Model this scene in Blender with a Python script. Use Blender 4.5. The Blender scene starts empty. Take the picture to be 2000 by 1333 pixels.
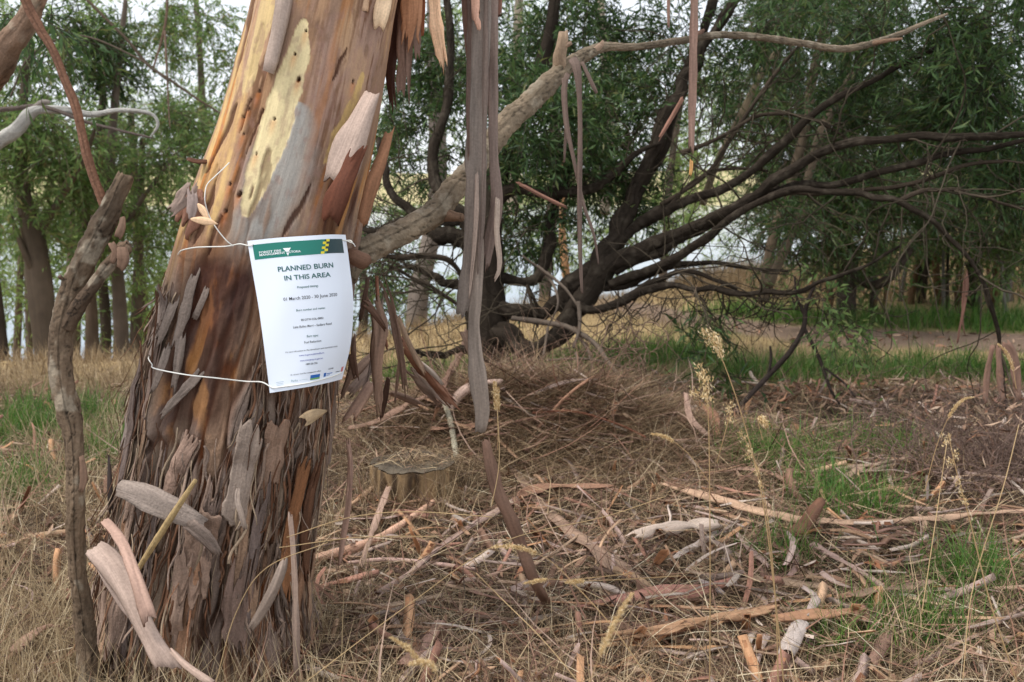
import bpy, math, random
import numpy as np
from mathutils import Vector

# ------------------------------------------------------------------ camera, sky, sun, exposure
scene = bpy.context.scene
COL = scene.collection
FPX = 1944.0                      # focal length in photo pixels (photo 2000 x 1333)
EYE = 1.02
PITCH = math.radians(8.6)
cam_d = bpy.data.cameras.new("camera"); cam = bpy.data.objects.new("camera", cam_d); COL.objects.link(cam)
cam.location = (0, 0, EYE); cam.rotation_euler = (math.radians(90) - PITCH, 0, 0)
cam_d.sensor_width = 36.0; cam_d.lens = 36.0 * FPX / 2000.0
cam_d.clip_start = 0.05; cam_d.clip_end = 9000
cam_d.dof.use_dof = True; cam_d.dof.focus_distance = 2.0; cam_d.dof.aperture_fstop = 7.0
scene.camera = cam

world = bpy.data.worlds.new("World"); scene.world = world; world.use_nodes = True
wn = world.node_tree; wn.nodes.clear()
wo = wn.nodes.new("ShaderNodeOutputWorld"); wb = wn.nodes.new("ShaderNodeBackground")
sky = wn.nodes.new("ShaderNodeTexSky"); sky.sky_type = 'NISHITA'; sky.sun_disc = False
SUN_EL, SUN_AZ = math.radians(58), math.radians(-110)
sky.sun_elevation = SUN_EL; sky.sun_rotation = SUN_AZ; sky.dust_density = 2.5; sky.altitude = 200
wmix = wn.nodes.new("ShaderNodeMix"); wmix.data_type = 'RGBA'
wmix.inputs[0].default_value = 0.8                     # thin bright cloud over the whole sky
wmix.inputs[7].default_value = (7.3, 7.55, 7.95, 1)
wn.links.new(sky.outputs[0], wmix.inputs[6]); wn.links.new(wmix.outputs[2], wb.inputs[0])
wb.inputs[1].default_value = 0.1
wn.links.new(wb.outputs[0], wo.inputs[0])

sun_d = bpy.data.lights.new("sun", 'SUN'); sun_d.energy = 1.5; sun_d.angle = math.radians(12); sun_d.color = (1, 0.97, 0.93)
sun = bpy.data.objects.new("sun", sun_d); COL.objects.link(sun)
sdir = Vector((math.sin(SUN_AZ) * math.cos(SUN_EL), math.cos(SUN_AZ) * math.cos(SUN_EL), math.sin(SUN_EL)))
sun.rotation_euler = sdir.to_track_quat('Z', 'Y').to_euler()

vs = scene.view_settings
vs.view_transform = 'Standard'; vs.look = 'None'; vs.exposure = 0.86; vs.gamma = 1.0; vs.use_curve_mapping = False
scene.render.engine = 'CYCLES'
cy = scene.cycles
cy.use_denoising = True
cy.max_bounces = 7; cy.diffuse_bounces = 3; cy.glossy_bounces = 2; cy.transmission_bounces = 6; cy.transparent_max_bounces = 4
cy.use_adaptive_sampling = True; cy.adaptive_threshold = 0.015
cy.sample_clamp_indirect = 4.0

# ------------------------------------------------------------------ helpers
R = np.random.default_rng(7)
CP, SP = math.cos(PITCH), math.sin(PITCH)

def P(px, py, d):
    """photo pixel + depth (metres along the lens axis) -> world point (numpy, broadcasts)"""
    px, py, d = np.broadcast_arrays(np.asarray(px, float), np.asarray(py, float), np.asarray(d, float))
    a = (px - 1000.0) / FPX; b = (666.5 - py) / FPX
    return np.stack([d * a, d * (CP + b * SP), EYE + d * (-SP + b * CP)], -1)

def M(px, d): return px * d / FPX

def s2l(r, g, b, k=1.0):
    c = np.array([r, g, b], float) / 255.0
    return np.clip(np.where(c <= 0.04045, c / 12.92, ((c + 0.055) / 1.055) ** 2.4) * k, 0, 0.85)

def _h(ix, iy, iz, seed):
    n = (ix.astype(np.int64) * 374761393 + iy.astype(np.int64) * 668265263 + iz.astype(np.int64) * 2147483647 + seed * 974711) & 0xFFFFFFFF
    n = ((n ^ (n >> 13)) * 1274126177) & 0xFFFFFFFF
    n = ((n ^ (n >> 16)) * 2246822519) & 0xFFFFFFFF
    n = n ^ (n >> 15)
    return (n & 0xFFFFFF) / float(0xFFFFFF)

def vn(x, y, z=0.0, seed=0):
    x, y, z = np.broadcast_arrays(np.asarray(x, float), np.asarray(y, float), np.asarray(z, float))
    x0, y0, z0 = np.floor(x), np.floor(y), np.floor(z)
    fx, fy, fz = x - x0, y - y0, z - z0
    fx = fx * fx * (3 - 2 * fx); fy = fy * fy * (3 - 2 * fy); fz = fz * fz * (3 - 2 * fz)
    o = 0
    for dx in (0, 1):
        for dy in (0, 1):
            for dz in (0, 1):
                w = (fx if dx else 1 - fx) * (fy if dy else 1 - fy) * (fz if dz else 1 - fz)
                o = o + w * _h(x0 + dx, y0 + dy, z0 + dz, seed)
    return o

def fbm(x, y, z=0.0, seed=0, oct=4):
    o, a, t, f = 0, 1.0, 0, 1.0
    for k in range(oct):
        o = o + a * vn(np.asarray(x) * f, np.asarray(y) * f, np.asarray(z) * f, seed + k * 17); t += a; a *= 0.5; f *= 2.03
    return o / t

def cells(x, y, seed=0):
    """2-D cellular noise -> F1, F2, cell random"""
    x, y = np.broadcast_arrays(np.asarray(x, float), np.asarray(y, float))
    x0, y0 = np.floor(x), np.floor(y)
    f1 = np.full(x.shape, 9.0); f2 = np.full(x.shape, 9.0); idr = np.zeros(x.shape)
    for dx in (-1, 0, 1):
        for dy in (-1, 0, 1):
            cx, cyy = x0 + dx, y0 + dy
            px = cx + 0.15 + 0.7 * _h(cx, cyy, cx * 0, seed); py = cyy + 0.1 + 0.8 * _h(cx, cyy, cx * 0 + 1, seed)
            d = np.hypot(x - px, y - py); r = _h(cx, cyy, cx * 0 + 2, seed)
            c1 = d < f1
            f2 = np.where(c1, f1, np.minimum(f2, d)); idr = np.where(c1, r, idr); f1 = np.where(c1, d, f1)
    return f1, f2, idr

def ss(a, b, x):
    t = np.clip((np.asarray(x, float) - a) / (b - a), 0, 1); return t * t * (3 - 2 * t)

def norm(v): return v / np.maximum(np.linalg.norm(v, axis=-1, keepdims=True), 1e-9)

# ---- object bookkeeping
def tag(o, label=None, cat=None, group=None, kind=None):
    if label: o["label"] = label
    if cat: o["category"] = cat
    if group: o["group"] = group
    if kind: o["kind"] = kind
    return o

def empty(name, loc, label, cat, group=None):
    o = bpy.data.objects.new(name, None); COL.objects.link(o); o.location = [float(c) for c in loc]; o.empty_display_size = 0.1
    return tag(o, label, cat, group)

def link(name, me, parent=None):
    o = bpy.data.objects.new(name, me); COL.objects.link(o)
    if parent is not None:
        o.parent = parent
        pl = Vector((0, 0, 0)); q = parent
        while q is not None: pl += q.location; q = q.parent
        o.location = -pl
    return o

def mesh(name, V, polys, mats, attrs=None, smooth=True, midx=None, parent=None):
    """polys: list of int arrays (n,k).  attrs: name -> (N,) or (N,3) per vertex."""
    V = np.asarray(V, np.float32)
    me = bpy.data.meshes.new(name)
    me.vertices.add(len(V)); me.vertices.foreach_set("co", V.ravel())
    idx = np.concatenate([np.asarray(p, np.int32).ravel() for p in polys])
    tot = np.concatenate([np.full(len(p), np.asarray(p).shape[1], np.int32) for p in polys])
    st = np.zeros(len(tot), np.int32); st[1:] = np.cumsum(tot)[:-1]
    me.loops.add(len(idx)); me.loops.foreach_set("vertex_index", idx)
    me.polygons.add(len(tot)); me.polygons.foreach_set("loop_start", st)
    me.polygons.foreach_set("use_smooth", np.full(len(tot), smooth, bool))
    for m in (mats if isinstance(mats, (list, tuple)) else [mats]): me.materials.append(m)
    if midx is not None: me.polygons.foreach_set("material_index", np.asarray(midx, np.int32))
    for k, a in (attrs or {}).items():
        a = np.asarray(a, np.float32)
        if a.ndim == 1:
            at = me.attributes.new(k, 'FLOAT', 'POINT'); at.data.foreach_set("value", a)
        else:
            at = me.attributes.new(k, 'FLOAT_VECTOR', 'POINT'); at.data.foreach_set("vector", a.ravel())
    me.update(calc_edges=True)
    return link(name, me, parent)

def spline(pts, n):
    """Catmull-Rom through rows of pts (any number of columns), n samples by chord length"""
    pts = np.asarray(pts, float)
    if len(pts) == 2:
        t = np.linspace(0, 1, n)[:, None]; return pts[0] * (1 - t) + pts[1] * t
    q = np.vstack([2 * pts[0] - pts[1], pts, 2 * pts[-1] - pts[-2]])
    d = np.linalg.norm(np.diff(pts[:, :3], axis=0), axis=1); c = np.concatenate([[0], np.cumsum(d)])
    s = np.linspace(0, c[-1], n); i = np.clip(np.searchsorted(c, s, side='right') - 1, 0, len(pts) - 2)
    t = ((s - c[i]) / np.maximum(d[i], 1e-9))[:, None]
    p0, p1, p2, p3 = q[i], q[i + 1], q[i + 2], q[i + 3]
    return 0.5 * (2 * p1 + (p2 - p0) * t + (2 * p0 - 5 * p1 + 4 * p2 - p3) * t ** 2 + (3 * p1 - p0 - 3 * p2 + p3) * t ** 3)

def frames(C, hint):
    T = norm(np.gradient(C, axis=0))
    hint = np.broadcast_to(np.asarray(hint, float), C.shape)
    N = norm(hint - (hint * T).sum(-1, keepdims=True) * T)
    B = np.cross(T, N)
    return T, N, B

def tube_data(path, rad, sides=10, amp=0.0, seed=0, n=None, colr=(0.1, 0.08, 0.06), coln=0.35, fscale=1.0, rag=0.0, crk=0.0, lich=0.0):
    """tapered tube through path (k,3) with radii (k,) -> V, quads, caps, attrs"""
    path = np.asarray(path, float); rad = np.broadcast_to(np.asarray(rad, float), (len(path),))
    L = np.linalg.norm(np.diff(path, axis=0), axis=1).sum()
    if n is None: n = int(np.clip(L / max(rad.max() * 0.9, 0.004), 6, 90))
    S = spline(np.column_stack([path, rad]), n); C, r = S[:, :3], np.maximum(S[:, 3], 2e-4)
    ref = np.array([0.31, -0.9, 0.3]) if abs(norm(C[-1] - C[0])[1]) < 0.85 else np.array([0.2, 0.1, 1.0])
    T, N, B = frames(C, ref)
    th = np.linspace(0, 2 * np.pi, sides, endpoint=False)
    ln = np.concatenate([[0], np.cumsum(np.linalg.norm(np.diff(C, axis=0), axis=1))])
    cth, sth = np.cos(th), np.sin(th)
    rr = r[:, None] * np.ones(sides)[None]
    if amp:
        rm = float(np.median(r))
        f = fbm(cth[None] * 2.2 * fscale + ln[:, None] * 0.8 / rm * 0.25, sth[None] * 2.2 * fscale, ln[:, None] / rm * 0.35 * fscale, seed, 4)
        rr = rr * (1 + amp * (f - 0.5) * 2)
    ck = np.zeros(rr.shape)
    if crk:
        rm = float(np.median(r)); w_ = 0.6 * (fbm(cth[None] * 2, sth[None] * 2, ln[:, None] / rm * 0.5, seed + 41, 3) - 0.5)
        f1, f2, _ = cells((th / 6.2832 * 9)[None] + w_ * 3 + 0 * ln[:, None], ln[:, None] / rm * 0.42 + w_ + 0 * th[None], seed + 43)
        ck = ss(0.16, 0.02, f2 - f1) * ss(0.42, 0.6, fbm(cth[None] * 1.5, sth[None] * 1.5, ln[:, None] / rm * 0.25, seed + 47, 2)); rr = rr * (1 - 0.13 * crk * ck)
    Cc = C[:, None, :] + np.zeros((1, sides, 1))
    if rag:
        Cc = Cc.copy(); Cc[-1] += T[-1] * (rag * (R.random((sides, 1)) - 0.5))
    V = Cc + rr[..., None] * (cth[None, :, None] * N[:, None] + sth[None, :, None] * B[:, None])
    V = V.reshape(-1, 3)
    i = np.arange(n - 1)[:, None] * sides; j = np.arange(sides)[None]; j2 = (j + 1) % sides
    Q = np.stack([i + j, i + j2, i + sides + j2, i + sides + j], -1).reshape(-1, 4)
    caps = np.array([np.arange(sides)[::-1], (n - 1) * sides + np.arange(sides)])
    cn = fbm(V[:, 0] * 9, V[:, 1] * 9, V[:, 2] * 5, seed + 5, 3)
    col = np.asarray(colr)[None] * (1 + coln * 2 * (cn - 0.5))[:, None]
    col = col * (1 - 0.72 * np.clip(crk, 0, 1) * ck.reshape(-1, 1))
    if lich: lm_ = lich * ss(0.56, 0.66, fbm(V[:, 0] * 34, V[:, 1] * 34, V[:, 2] * 22, seed + 51, 4))[:, None]; col = col * (1 - 0.6 * lm_) + s2l(168, 156, 136) * 0.6 * lm_
    stv = np.stack([np.tile(th * 0 + np.arange(sides) / sides, n) * r.mean() * 6.28, np.repeat(ln, sides), np.full(n * sides, seed * 1.37)], -1)
    return V, [Q, caps], {"col": col, "st": stv}

def tube(name, path, rad, mat, parent=None, **k):
    V, pl, at = tube_data(path, rad, **k)
    return mesh(name, V, pl, mat, at, parent=parent)

def pix_tube(name, pts, mat, parent=None, **k):
    """pts rows: px, py, depth, radius in photo pixels"""
    a = np.asarray(pts, float)
    return tube(name, P(a[:, 0], a[:, 1], a[:, 2]), M(a[:, 3], a[:, 2]), mat, parent, **k)

class Many:
    """collects pieces into one mesh"""
    def __init__(s): s.V, s.p, s.at, s.n = [], [], {}, 0
    def add(s, V, polys, attrs):
        s.V.append(V); s.p += [np.asarray(p) + s.n for p in polys]; s.n += len(V)
        for k, a in attrs.items(): s.at.setdefault(k, []).append(np.asarray(a))
    def build(s, name, mat, parent=None, **k):
        by = {}
        for p in s.p: by.setdefault(p.shape[1], []).append(p)
        return mesh(name, np.concatenate(s.V), [np.concatenate(v) for v in by.values()], mat,
                    {k2: np.concatenate(v) for k2, v in s.at.items()}, parent=parent, **k)

def leaves(name, Pp, D, N, L, W, mat, parent=None, bend=0.2, tone=None):
    Pp, D = np.asarray(Pp), norm(D); S = norm(np.cross(D, N)); N = np.cross(S, D)
    L = np.asarray(L)[:, None]; W = np.asarray(W)[:, None]; n = len(Pp)
    bd = (bend * (0.4 + 1.2 * R.random((n, 1))))
    sd = S * L * 0.12 * (R.random((n, 1)) - 0.5)
    v0 = Pp; m = Pp + D * L * 0.42 - N * bd * L * 0.12 + sd
    v1 = m + S * W * 0.5; v2 = m - S * W * 0.5; v3 = Pp + D * L * 0.98 - N * bd * L
    V = np.stack([v0, v1, v2, v3], 1).reshape(-1, 3)
    k = np.arange(n)[:, None] * 4
    T = np.concatenate([k + np.array([[0, 1, 2]]), k + np.array([[1, 3, 2]])], 1).reshape(-1, 3)
    rn = R.random(n) if tone is None else tone
    return mesh(name, V, [T], mat, {"rnd": np.repeat(rn, 4)}, parent=parent)

def twigs_and_leaves(base, dirs, tl, per, ll, lw, droop, spread=0.9):
    """base (n,3) twig starts.  Returns leaf arrays and twig polylines"""
    n = len(base); dirs = norm(dirs); tl = np.asarray(tl)[:, None]
    t = np.linspace(0.12, 1.0, per)[None, :, None] + 0.04 * (R.random((n, per, 1)) - 0.5)
    g = np.array([0, 0, -1.0])
    pos = base[:, None] + dirs[:, None] * tl[:, None] * t + g * (droop * tl[:, None] * t ** 2)
    tan = norm(dirs[:, None] + g * (2 * droop * t))
    rv = norm(R.normal(size=(n, per, 3)))
    d = norm(tan * 0.75 + rv * spread + g * droop * 0.7)
    nn = norm(R.normal(size=(n, per, 3)) + np.array([0, 0, 0.8]))
    tw = np.stack([base, base + dirs * tl * 0.5 + g * droop * tl * 0.25, base + dirs * tl + g * droop * tl], 1)
    k = n * per
    return (pos.reshape(-1, 3), d.reshape(-1, 3), nn.reshape(-1, 3),
            ll * (0.6 + 0.7 * R.random(k)), lw * (0.6 + 0.7 * R.random(k)), tw)

def twig_mesh(name, tw, r0, mat, parent, colr):
    """many three-point twigs as 3-sided tubes"""
    n = len(tw); th = np.array([0, 2.09, 4.19])
    T = norm(tw[:, 2] - tw[:, 0]); N = norm(np.cross(T, np.array([0.3, 0.2, 0.93]))); B = np.cross(T, N)
    rad = np.array([1.0, 0.7, 0.3]) * r0
    V = tw[:, :, None, :] + rad[None, :, None, None] * (np.cos(th)[None, None, :, None] * N[:, None, None] + np.sin(th)[None, None, :, None] * B[:, None, None])
    V = V.reshape(-1, 3); k = np.arange(n)[:, None, None, None] * 9
    i = np.arange(2)[None, :, None, None] * 3; j = np.arange(3)[None, None, :, None]; j2 = (j + 1) % 3
    Q = np.concatenate([k + i + j, k + i + j2, k + i + 3 + j2, k + i + 3 + j], -1).reshape(-1, 4)
    col = np.tile(np.asarray(colr)[None], (len(V), 1)) * (0.7 + 0.6 * np.repeat(R.random(n), 9))[:, None]
    return mesh(name, V, [Q], mat, {"col": col, "st": V * 1.0}, parent=parent)

def ball(n, shell=0.5):
    v = norm(R.normal(size=(n, 3))); return v * (R.random((n, 1)) ** shell)

def crown(parent, blobs, lm, tm, ll=0.09, lw=0.014, tl=0.28, per=12, droop=0.35, twr=0.0022, tcol=(0.06, 0.05, 0.04), name="crown", outward=0.7):
    """blobs rows: px, py, depth, rx px, ry px, rz metres, number of twigs"""
    bs, ds = [], []
    for (px, py, d, rx, ry, rz, n) in blobs:
        c = P(px, py, d); u = ball(int(n), 0.45)
        # sub-clump the blob: leaves gather round a few boughs so that gaps stay open between them
        nb = max(3, int(n) // 22); cen = ball(nb, 0.4); pick = R.integers(0, nb, int(n))
        u = cen[pick] * 0.78 + ball(int(n), 0.5) * 0.42
        off = u * np.array([M(rx, d), rz, M(ry, d)])
        bs.append(c + off); ds.append(norm(norm(off) * outward + R.normal(size=(int(n), 3)) * 0.6))
    b = np.concatenate(bs); d = np.concatenate(ds)
    pos, dd, nn, L, W, tw = twigs_and_leaves(b, d, tl * (0.6 + 0.8 * R.random(len(b))), per, ll, lw, droop)
    o = leaves(name, pos, dd, nn, L, W, lm, parent)
    twig_mesh("twigs", tw, twr, tm, parent, tcol)["kind"] = "stuff"
    return o

# ------------------------------------------------------------------ materials (procedural)
def newmat(name):
    m = bpy.data.materials.new(name); m.use_nodes = True; nt = m.node_tree; nt.nodes.clear()
    out = nt.nodes.new("ShaderNodeOutputMaterial"); b = nt.nodes.new("ShaderNodeBsdfPrincipled")
    nt.links.new(b.outputs[0], out.inputs[0])
    return m, nt, b, out

def nd(nt, t, **k):
    n = nt.nodes.new(t)
    for a, v in k.items(): setattr(n, a, v)
    return n

def mat_bark(name, streak=(60, 6, 1), lo=0.72, hi=1.3, rough=0.85, bump=0.5, bdist=0.003, fine=140, spec=0.2, zmod=False):
    """colour from the 'col' attribute, broken up by streaks along the 'st' coordinate"""
    m, nt, b, out = newmat(name); L = nt.links.new
    c = nd(nt, "ShaderNodeAttribute", attribute_name="col"); st = nd(nt, "ShaderNodeAttribute", attribute_name="st")
    mp = nd(nt, "ShaderNodeMapping"); mp.inputs[3].default_value = streak; L(st.outputs[1], mp.inputs[0])
    n1 = nd(nt, "ShaderNodeTexNoise"); n1.inputs["Scale"].default_value = 1.0; n1.inputs["Detail"].default_value = 6; n1.inputs["Roughness"].default_value = 0.65
    L(mp.outputs[0], n1.inputs[0])
    geo = nd(nt, "ShaderNodeNewGeometry")
    n2 = nd(nt, "ShaderNodeTexNoise"); n2.inputs["Scale"].default_value = fine; n2.inputs["Detail"].default_value = 3
    L(geo.outputs[0], n2.inputs[0])
    ad = nd(nt, "ShaderNodeMath", operation='MULTIPLY_ADD'); L(n2.outputs[0], ad.inputs[0]); ad.inputs[1].default_value = 0.45
    sc = nd(nt, "ShaderNodeMath", operation='MULTIPLY'); L(n1.outputs[0], sc.inputs[0]); sc.inputs[1].default_value = 0.8
    L(sc.outputs[0], ad.inputs[2])
    mr = nd(nt, "ShaderNodeMapRange"); mr.inputs[1].default_value = 0.35; mr.inputs[2].default_value = 0.9; mr.inputs[3].default_value = lo; mr.inputs[4].default_value = hi
    L(ad.outputs[0], mr.inputs[0])
    fac = mr.outputs[0]
    if zmod:
        sx = nd(nt, "ShaderNodeSeparateXYZ"); L(st.outputs[1], sx.inputs[0]); zr = nd(nt, "ShaderNodeMapRange"); zr.inputs[3].default_value = 0.38; zr.inputs[4].default_value = 1.0; L(sx.outputs[2], zr.inputs[0])
        mf = nd(nt, "ShaderNodeMix"); mf.inputs[2].default_value = 1.0; L(zr.outputs[0], mf.inputs[0]); L(mr.outputs[0], mf.inputs[3]); fac = mf.outputs[0]
    vm = nd(nt, "ShaderNodeVectorMath", operation='SCALE'); L(c.outputs[1], vm.inputs[0]); L(fac, vm.inputs[3])
    L(vm.outputs[0], b.inputs["Base Color"])
    b.inputs["Roughness"].default_value = rough; b.inputs["Specular IOR Level"].default_value = spec
    bp = nd(nt, "ShaderNodeBump"); bp.inputs[0].default_value = bump; bp.inputs[1].default_value = bdist
    L(ad.outputs[0], bp.inputs["Height"])
    if zmod:
        bs = nd(nt, "ShaderNodeMath", operation='MULTIPLY'); bs.inputs[1].default_value = bump; L(zr.outputs[0], bs.inputs[0]); L(bs.outputs[0], bp.inputs[0])
    L(bp.outputs[0], b.inputs["Normal"])
    return m

def mat_rnd(name, stops, rough=0.7, trans=0.0, spec=0.25, var=0.0):
    """colour ramp over the per-piece 'rnd' attribute; optional light through thin leaves"""
    m, nt, b, out = newmat(name); L = nt.links.new
    a = nd(nt, "ShaderNodeAttribute", attribute_name="rnd"); rp = nd(nt, "ShaderNodeValToRGB")
    e = rp.color_ramp.elements
    while len(e) < len(stops): e.new(0.5)
    for k, (p, c) in enumerate(stops): e[k].position = p; e[k].color = (*c, 1)
    L(a.outputs[2], rp.inputs[0]); L(rp.outputs[0], b.inputs["Base Color"])
    b.inputs["Roughness"].default_value = rough; b.inputs["Specular IOR Level"].default_value = spec
    if trans:
        tr = nd(nt, "ShaderNodeBsdfTranslucent"); hs = nd(nt, "ShaderNodeHueSaturation"); hs.inputs["Value"].default_value = 1.25; hs.inputs["Hue"].default_value = 0.485
        L(rp.outputs[0], hs.inputs["Color"]); L(hs.outputs[0], tr.inputs[0])
        mx = nd(nt, "ShaderNodeMixShader"); mx.inputs[0].default_value = trans
        L(b.outputs[0], mx.inputs[1]); L(tr.outputs[0], mx.inputs[2]); L(mx.outputs[0], out.inputs[0])
    return m

def mat_plain(name, c, rough=0.6, spec=0.3):
    m, nt, b, out = newmat(name); b.inputs["Base Color"].default_value = (*[float(x) for x in c], 1)
    b.inputs["Roughness"].default_value = rough; b.inputs["Specular IOR Level"].default_value = spec
    return m

M_TRUNK = mat_bark("gum_trunk_bark", streak=(150, 10, 1), lo=0.52, hi=1.5, bump=0.9, bdist=0.005, fine=230, zmod=True)
M_STRIP = mat_bark("shed_bark", streak=(190, 9, 1), lo=0.62, hi=1.36, bump=0.6, bdist=0.0015, fine=220, rough=0.75)
M_LIMB = mat_bark("limb_bark", streak=(60, 22, 1), lo=0.6, hi=1.4, bump=1.0, bdist=0.007, fine=150)
M_DARK = mat_bark("wattle_bark", streak=(45, 12, 1), lo=0.65, hi=1.35, bump=1.0, bdist=0.010, fine=70, spec=0.05)
M_FAR = mat_bark("far_bark", streak=(14, 2.0, 1), lo=0.65, hi=1.35, bump=0.3, bdist=0.01, fine=12)
M_WOOD = mat_bark("weathered_wood", streak=(70, 12, 1), lo=0.65, hi=1.35, bump=0.6, bdist=0.004, fine=120)

M_LEAF_DARK = mat_rnd("wattle_leaf", [(0, (0.024, 0.052, 0.016)), (0.5, (0.05, 0.10, 0.028)), (0.85, (0.088, 0.15, 0.042)), (1, (0.15, 0.15, 0.05))], rough=0.5, trans=0.3, spec=0.3)
M_LEAF_GUM = mat_rnd("gum_leaf", [(0, (0.075, 0.14, 0.042)), (0.5, (0.135, 0.225, 0.068)), (0.9, (0.21, 0.29, 0.10)), (1, (0.28, 0.24, 0.10))], rough=0.5, trans=0.55)
M_LEAF_PALE = mat_rnd("pale_gum_leaf", [(0, (0.11, 0.19, 0.055)), (0.5, (0.19, 0.30, 0.085)), (1, (0.29, 0.38, 0.13))], rough=0.5, trans=0.55)
M_STRAW = mat_rnd("dry_straw", [(0, s2l(76, 60, 46)), (0.25, s2l(124, 102, 78)), (0.55, s2l(166, 142, 108)), (0.8, s2l(196, 174, 138)), (1, s2l(220, 206, 176))], rough=0.6, trans=0.15)
M_DRYGRASS = mat_rnd("dry_grass", [(0, s2l(112, 94, 70)), (0.5, s2l(160, 140, 106)), (1, s2l(196, 178, 144))], rough=0.6, trans=0.25)
M_GREEN = mat_rnd("green_grass", [(0, (0.045, 0.11, 0.02)), (0.5, (0.085, 0.20, 0.035)), (0.85, (0.15, 0.27, 0.05)), (1, (0.26, 0.24, 0.11))], rough=0.5, trans=0.35)
M_LITTER = mat_rnd("leaf_litter", [(0, s2l(82, 60, 48)), (0.35, s2l(128, 96, 76)), (0.6, s2l(158, 124, 100)), (0.9, s2l(182, 156, 132)), (1, s2l(160, 104, 72))], rough=0.65)
M_SEED = mat_rnd("grass_seed", [(0, s2l(176, 146, 96)), (0.6, s2l(216, 190, 140)), (1, s2l(236, 218, 180))], rough=0.6, trans=0.25)
M_STRING = mat_plain("white_string", s2l(226, 224, 216), 0.5)

# ------------------------------------------------------------------ ground
EDGE_X = np.array([-60, -12, -4, -2.2, -1, 0.3, 1.2, 2.5, 5, 10, 20, 60.0]); EDGE_Y = np.array([5.3, 5.3, 5.4, 5.6, 6.6, 8.6, 9.6, 11.5, 14, 18, 26, 50.0])
LAKE_Z = -20.0
def height(x, y):
    x = np.asarray(x, float); y = np.asarray(y, float)
    r = np.hypot(x, y)
    z = 0.05 * (fbm(x * 0.8, y * 0.8, 0, 3, 3) - 0.5) * ss(0.8, 2.5, y)
    z = z + 0.025 * (fbm(x * 4, y * 4, 0, 9, 3) - 0.5) * ss(40, 8, r)
    z = z + (0.225 + 0.07 * (fbm(x * 5, y * 5, 0, 71, 3) - 0.5)) * np.exp(-(np.abs(x - 0.06) / 0.62) ** 2.6 - ((y - 3.95) / 0.36) ** 2)       # litter heap behind the stump
    z = z + 0.05 * np.exp(-((x - 1.75) / 0.75) ** 2 - ((y - 4.8) / 0.3) ** 2)          # low litter bank
    z = z - 0.02 * np.exp(-((x + 0.62) / 0.5) ** 2 - ((y - 1.9) / 0.4) ** 2)        # swell round the big gum
    z = z + 0.75 * ss(3.4, 9, x) * ss(7.0, 13, y) * ss(60, 20, r)                       # bank on the right
    e = np.interp(x, EDGE_X, EDGE_Y); d = np.maximum(y - e, 0)
    fall = np.where(d < 2, 0.10 * d * d, 0.4 + 0.42 * (d - 2))
    z = z - fall
    z = np.maximum(z, LAKE_Z - 1.5)
    far = ss(1450, 1750, r) * 34 + ss(1600, 2900, r) * 45 * (0.45 + fbm(x * 0.0011, y * 0.0011, 0, 31, 3))
    return z + far

def G(px, py, lift=0.0):
    px = np.atleast_1d(np.asarray(px, float)); py = np.atleast_1d(np.asarray(py, float)); o = []
    for a, b in zip(px, py):
        d = np.concatenate([np.linspace(0.9, 12, 900), np.linspace(12.1, 60, 300)])
        q = P(a, b, d); z = q[:, 2] - height(q[:, 0], q[:, 1])
        k = np.argmax(z < 0) if (z < 0).any() else len(d) - 1
        if k > 0:
            t = z[k - 1] / max(z[k - 1] - z[k], 1e-9); p = q[k - 1] * (1 - t) + q[k] * t
        else: p = q[0]
        o.append(p + np.array([0, 0, lift]))
    return np.array(o)

_GC = {}
def patch(pts, x, y):
    """soft union of ellipses: rows px, py, rx px (at that depth), depth radius m"""
    m = np.zeros(np.shape(x))
    for (px, py, rx, ry) in pts:
        if (px, py) not in _GC: _GC[(px, py)] = G(px, py)[0]
        c = _GC[(px, py)]; d = c[1]
        q = ((x - c[0]) / (rx * d / FPX)) ** 2 + ((y - c[1]) / ry) ** 2
        m = np.maximum(m, np.exp(-q * 1.1))
    return m
GREEN_SPOTS = [(1640, 985, 150, 0.22), (1500, 905, 120, 0.25), (1700, 880, 160, 0.2), (1780, 1240, 170, 0.16), (1900, 1140, 120, 0.2), (1650, 1275, 90, 0.1),
               (1300, 700, 140, 0.45), (1150, 720, 160, 0.35), (980, 730, 140, 0.4), (1560, 735, 200, 0.35), (1850, 725, 200, 0.35), (830, 745, 120, 0.4), (100, 830, 160, 0.45), (40, 960, 100, 0.25), (230, 890, 70, 0.25),
               (1480, 622, 180, 0.6), (1750, 630, 280, 0.5), (1950, 636, 200, 0.5), (1400, 640, 90, 0.4), (1680, 728, 200, 0.35), (1980, 735, 150, 0.3), (1520, 1100, 80, 0.12)]
def green_mask(x, y):
    return patch(GREEN_SPOTS, x, y)
def path_mask(x, y):
    # bare track: from far centre, sweeping to the right edge in the middle distance
    cx = np.array([-1.0, 0.6, 1.2, 2.2, 3.4, 5, 9]); cyv = np.array([11.5, 9.6, 8.3, 7.0, 6.75, 6.7, 6.8])
    yy = np.interp(x, cx, cyv); w = np.interp(x, [0, 1.2, 2.5, 5], [0.9, 0.95, 0.6, 0.5])
    return ss(1.0, 0.55, np.abs(y - yy) / w + 0.5 * (fbm(x * 3, y * 3, 0, 77, 3) - 0.5)) * ss(0.4, 1.0, x)

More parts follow.
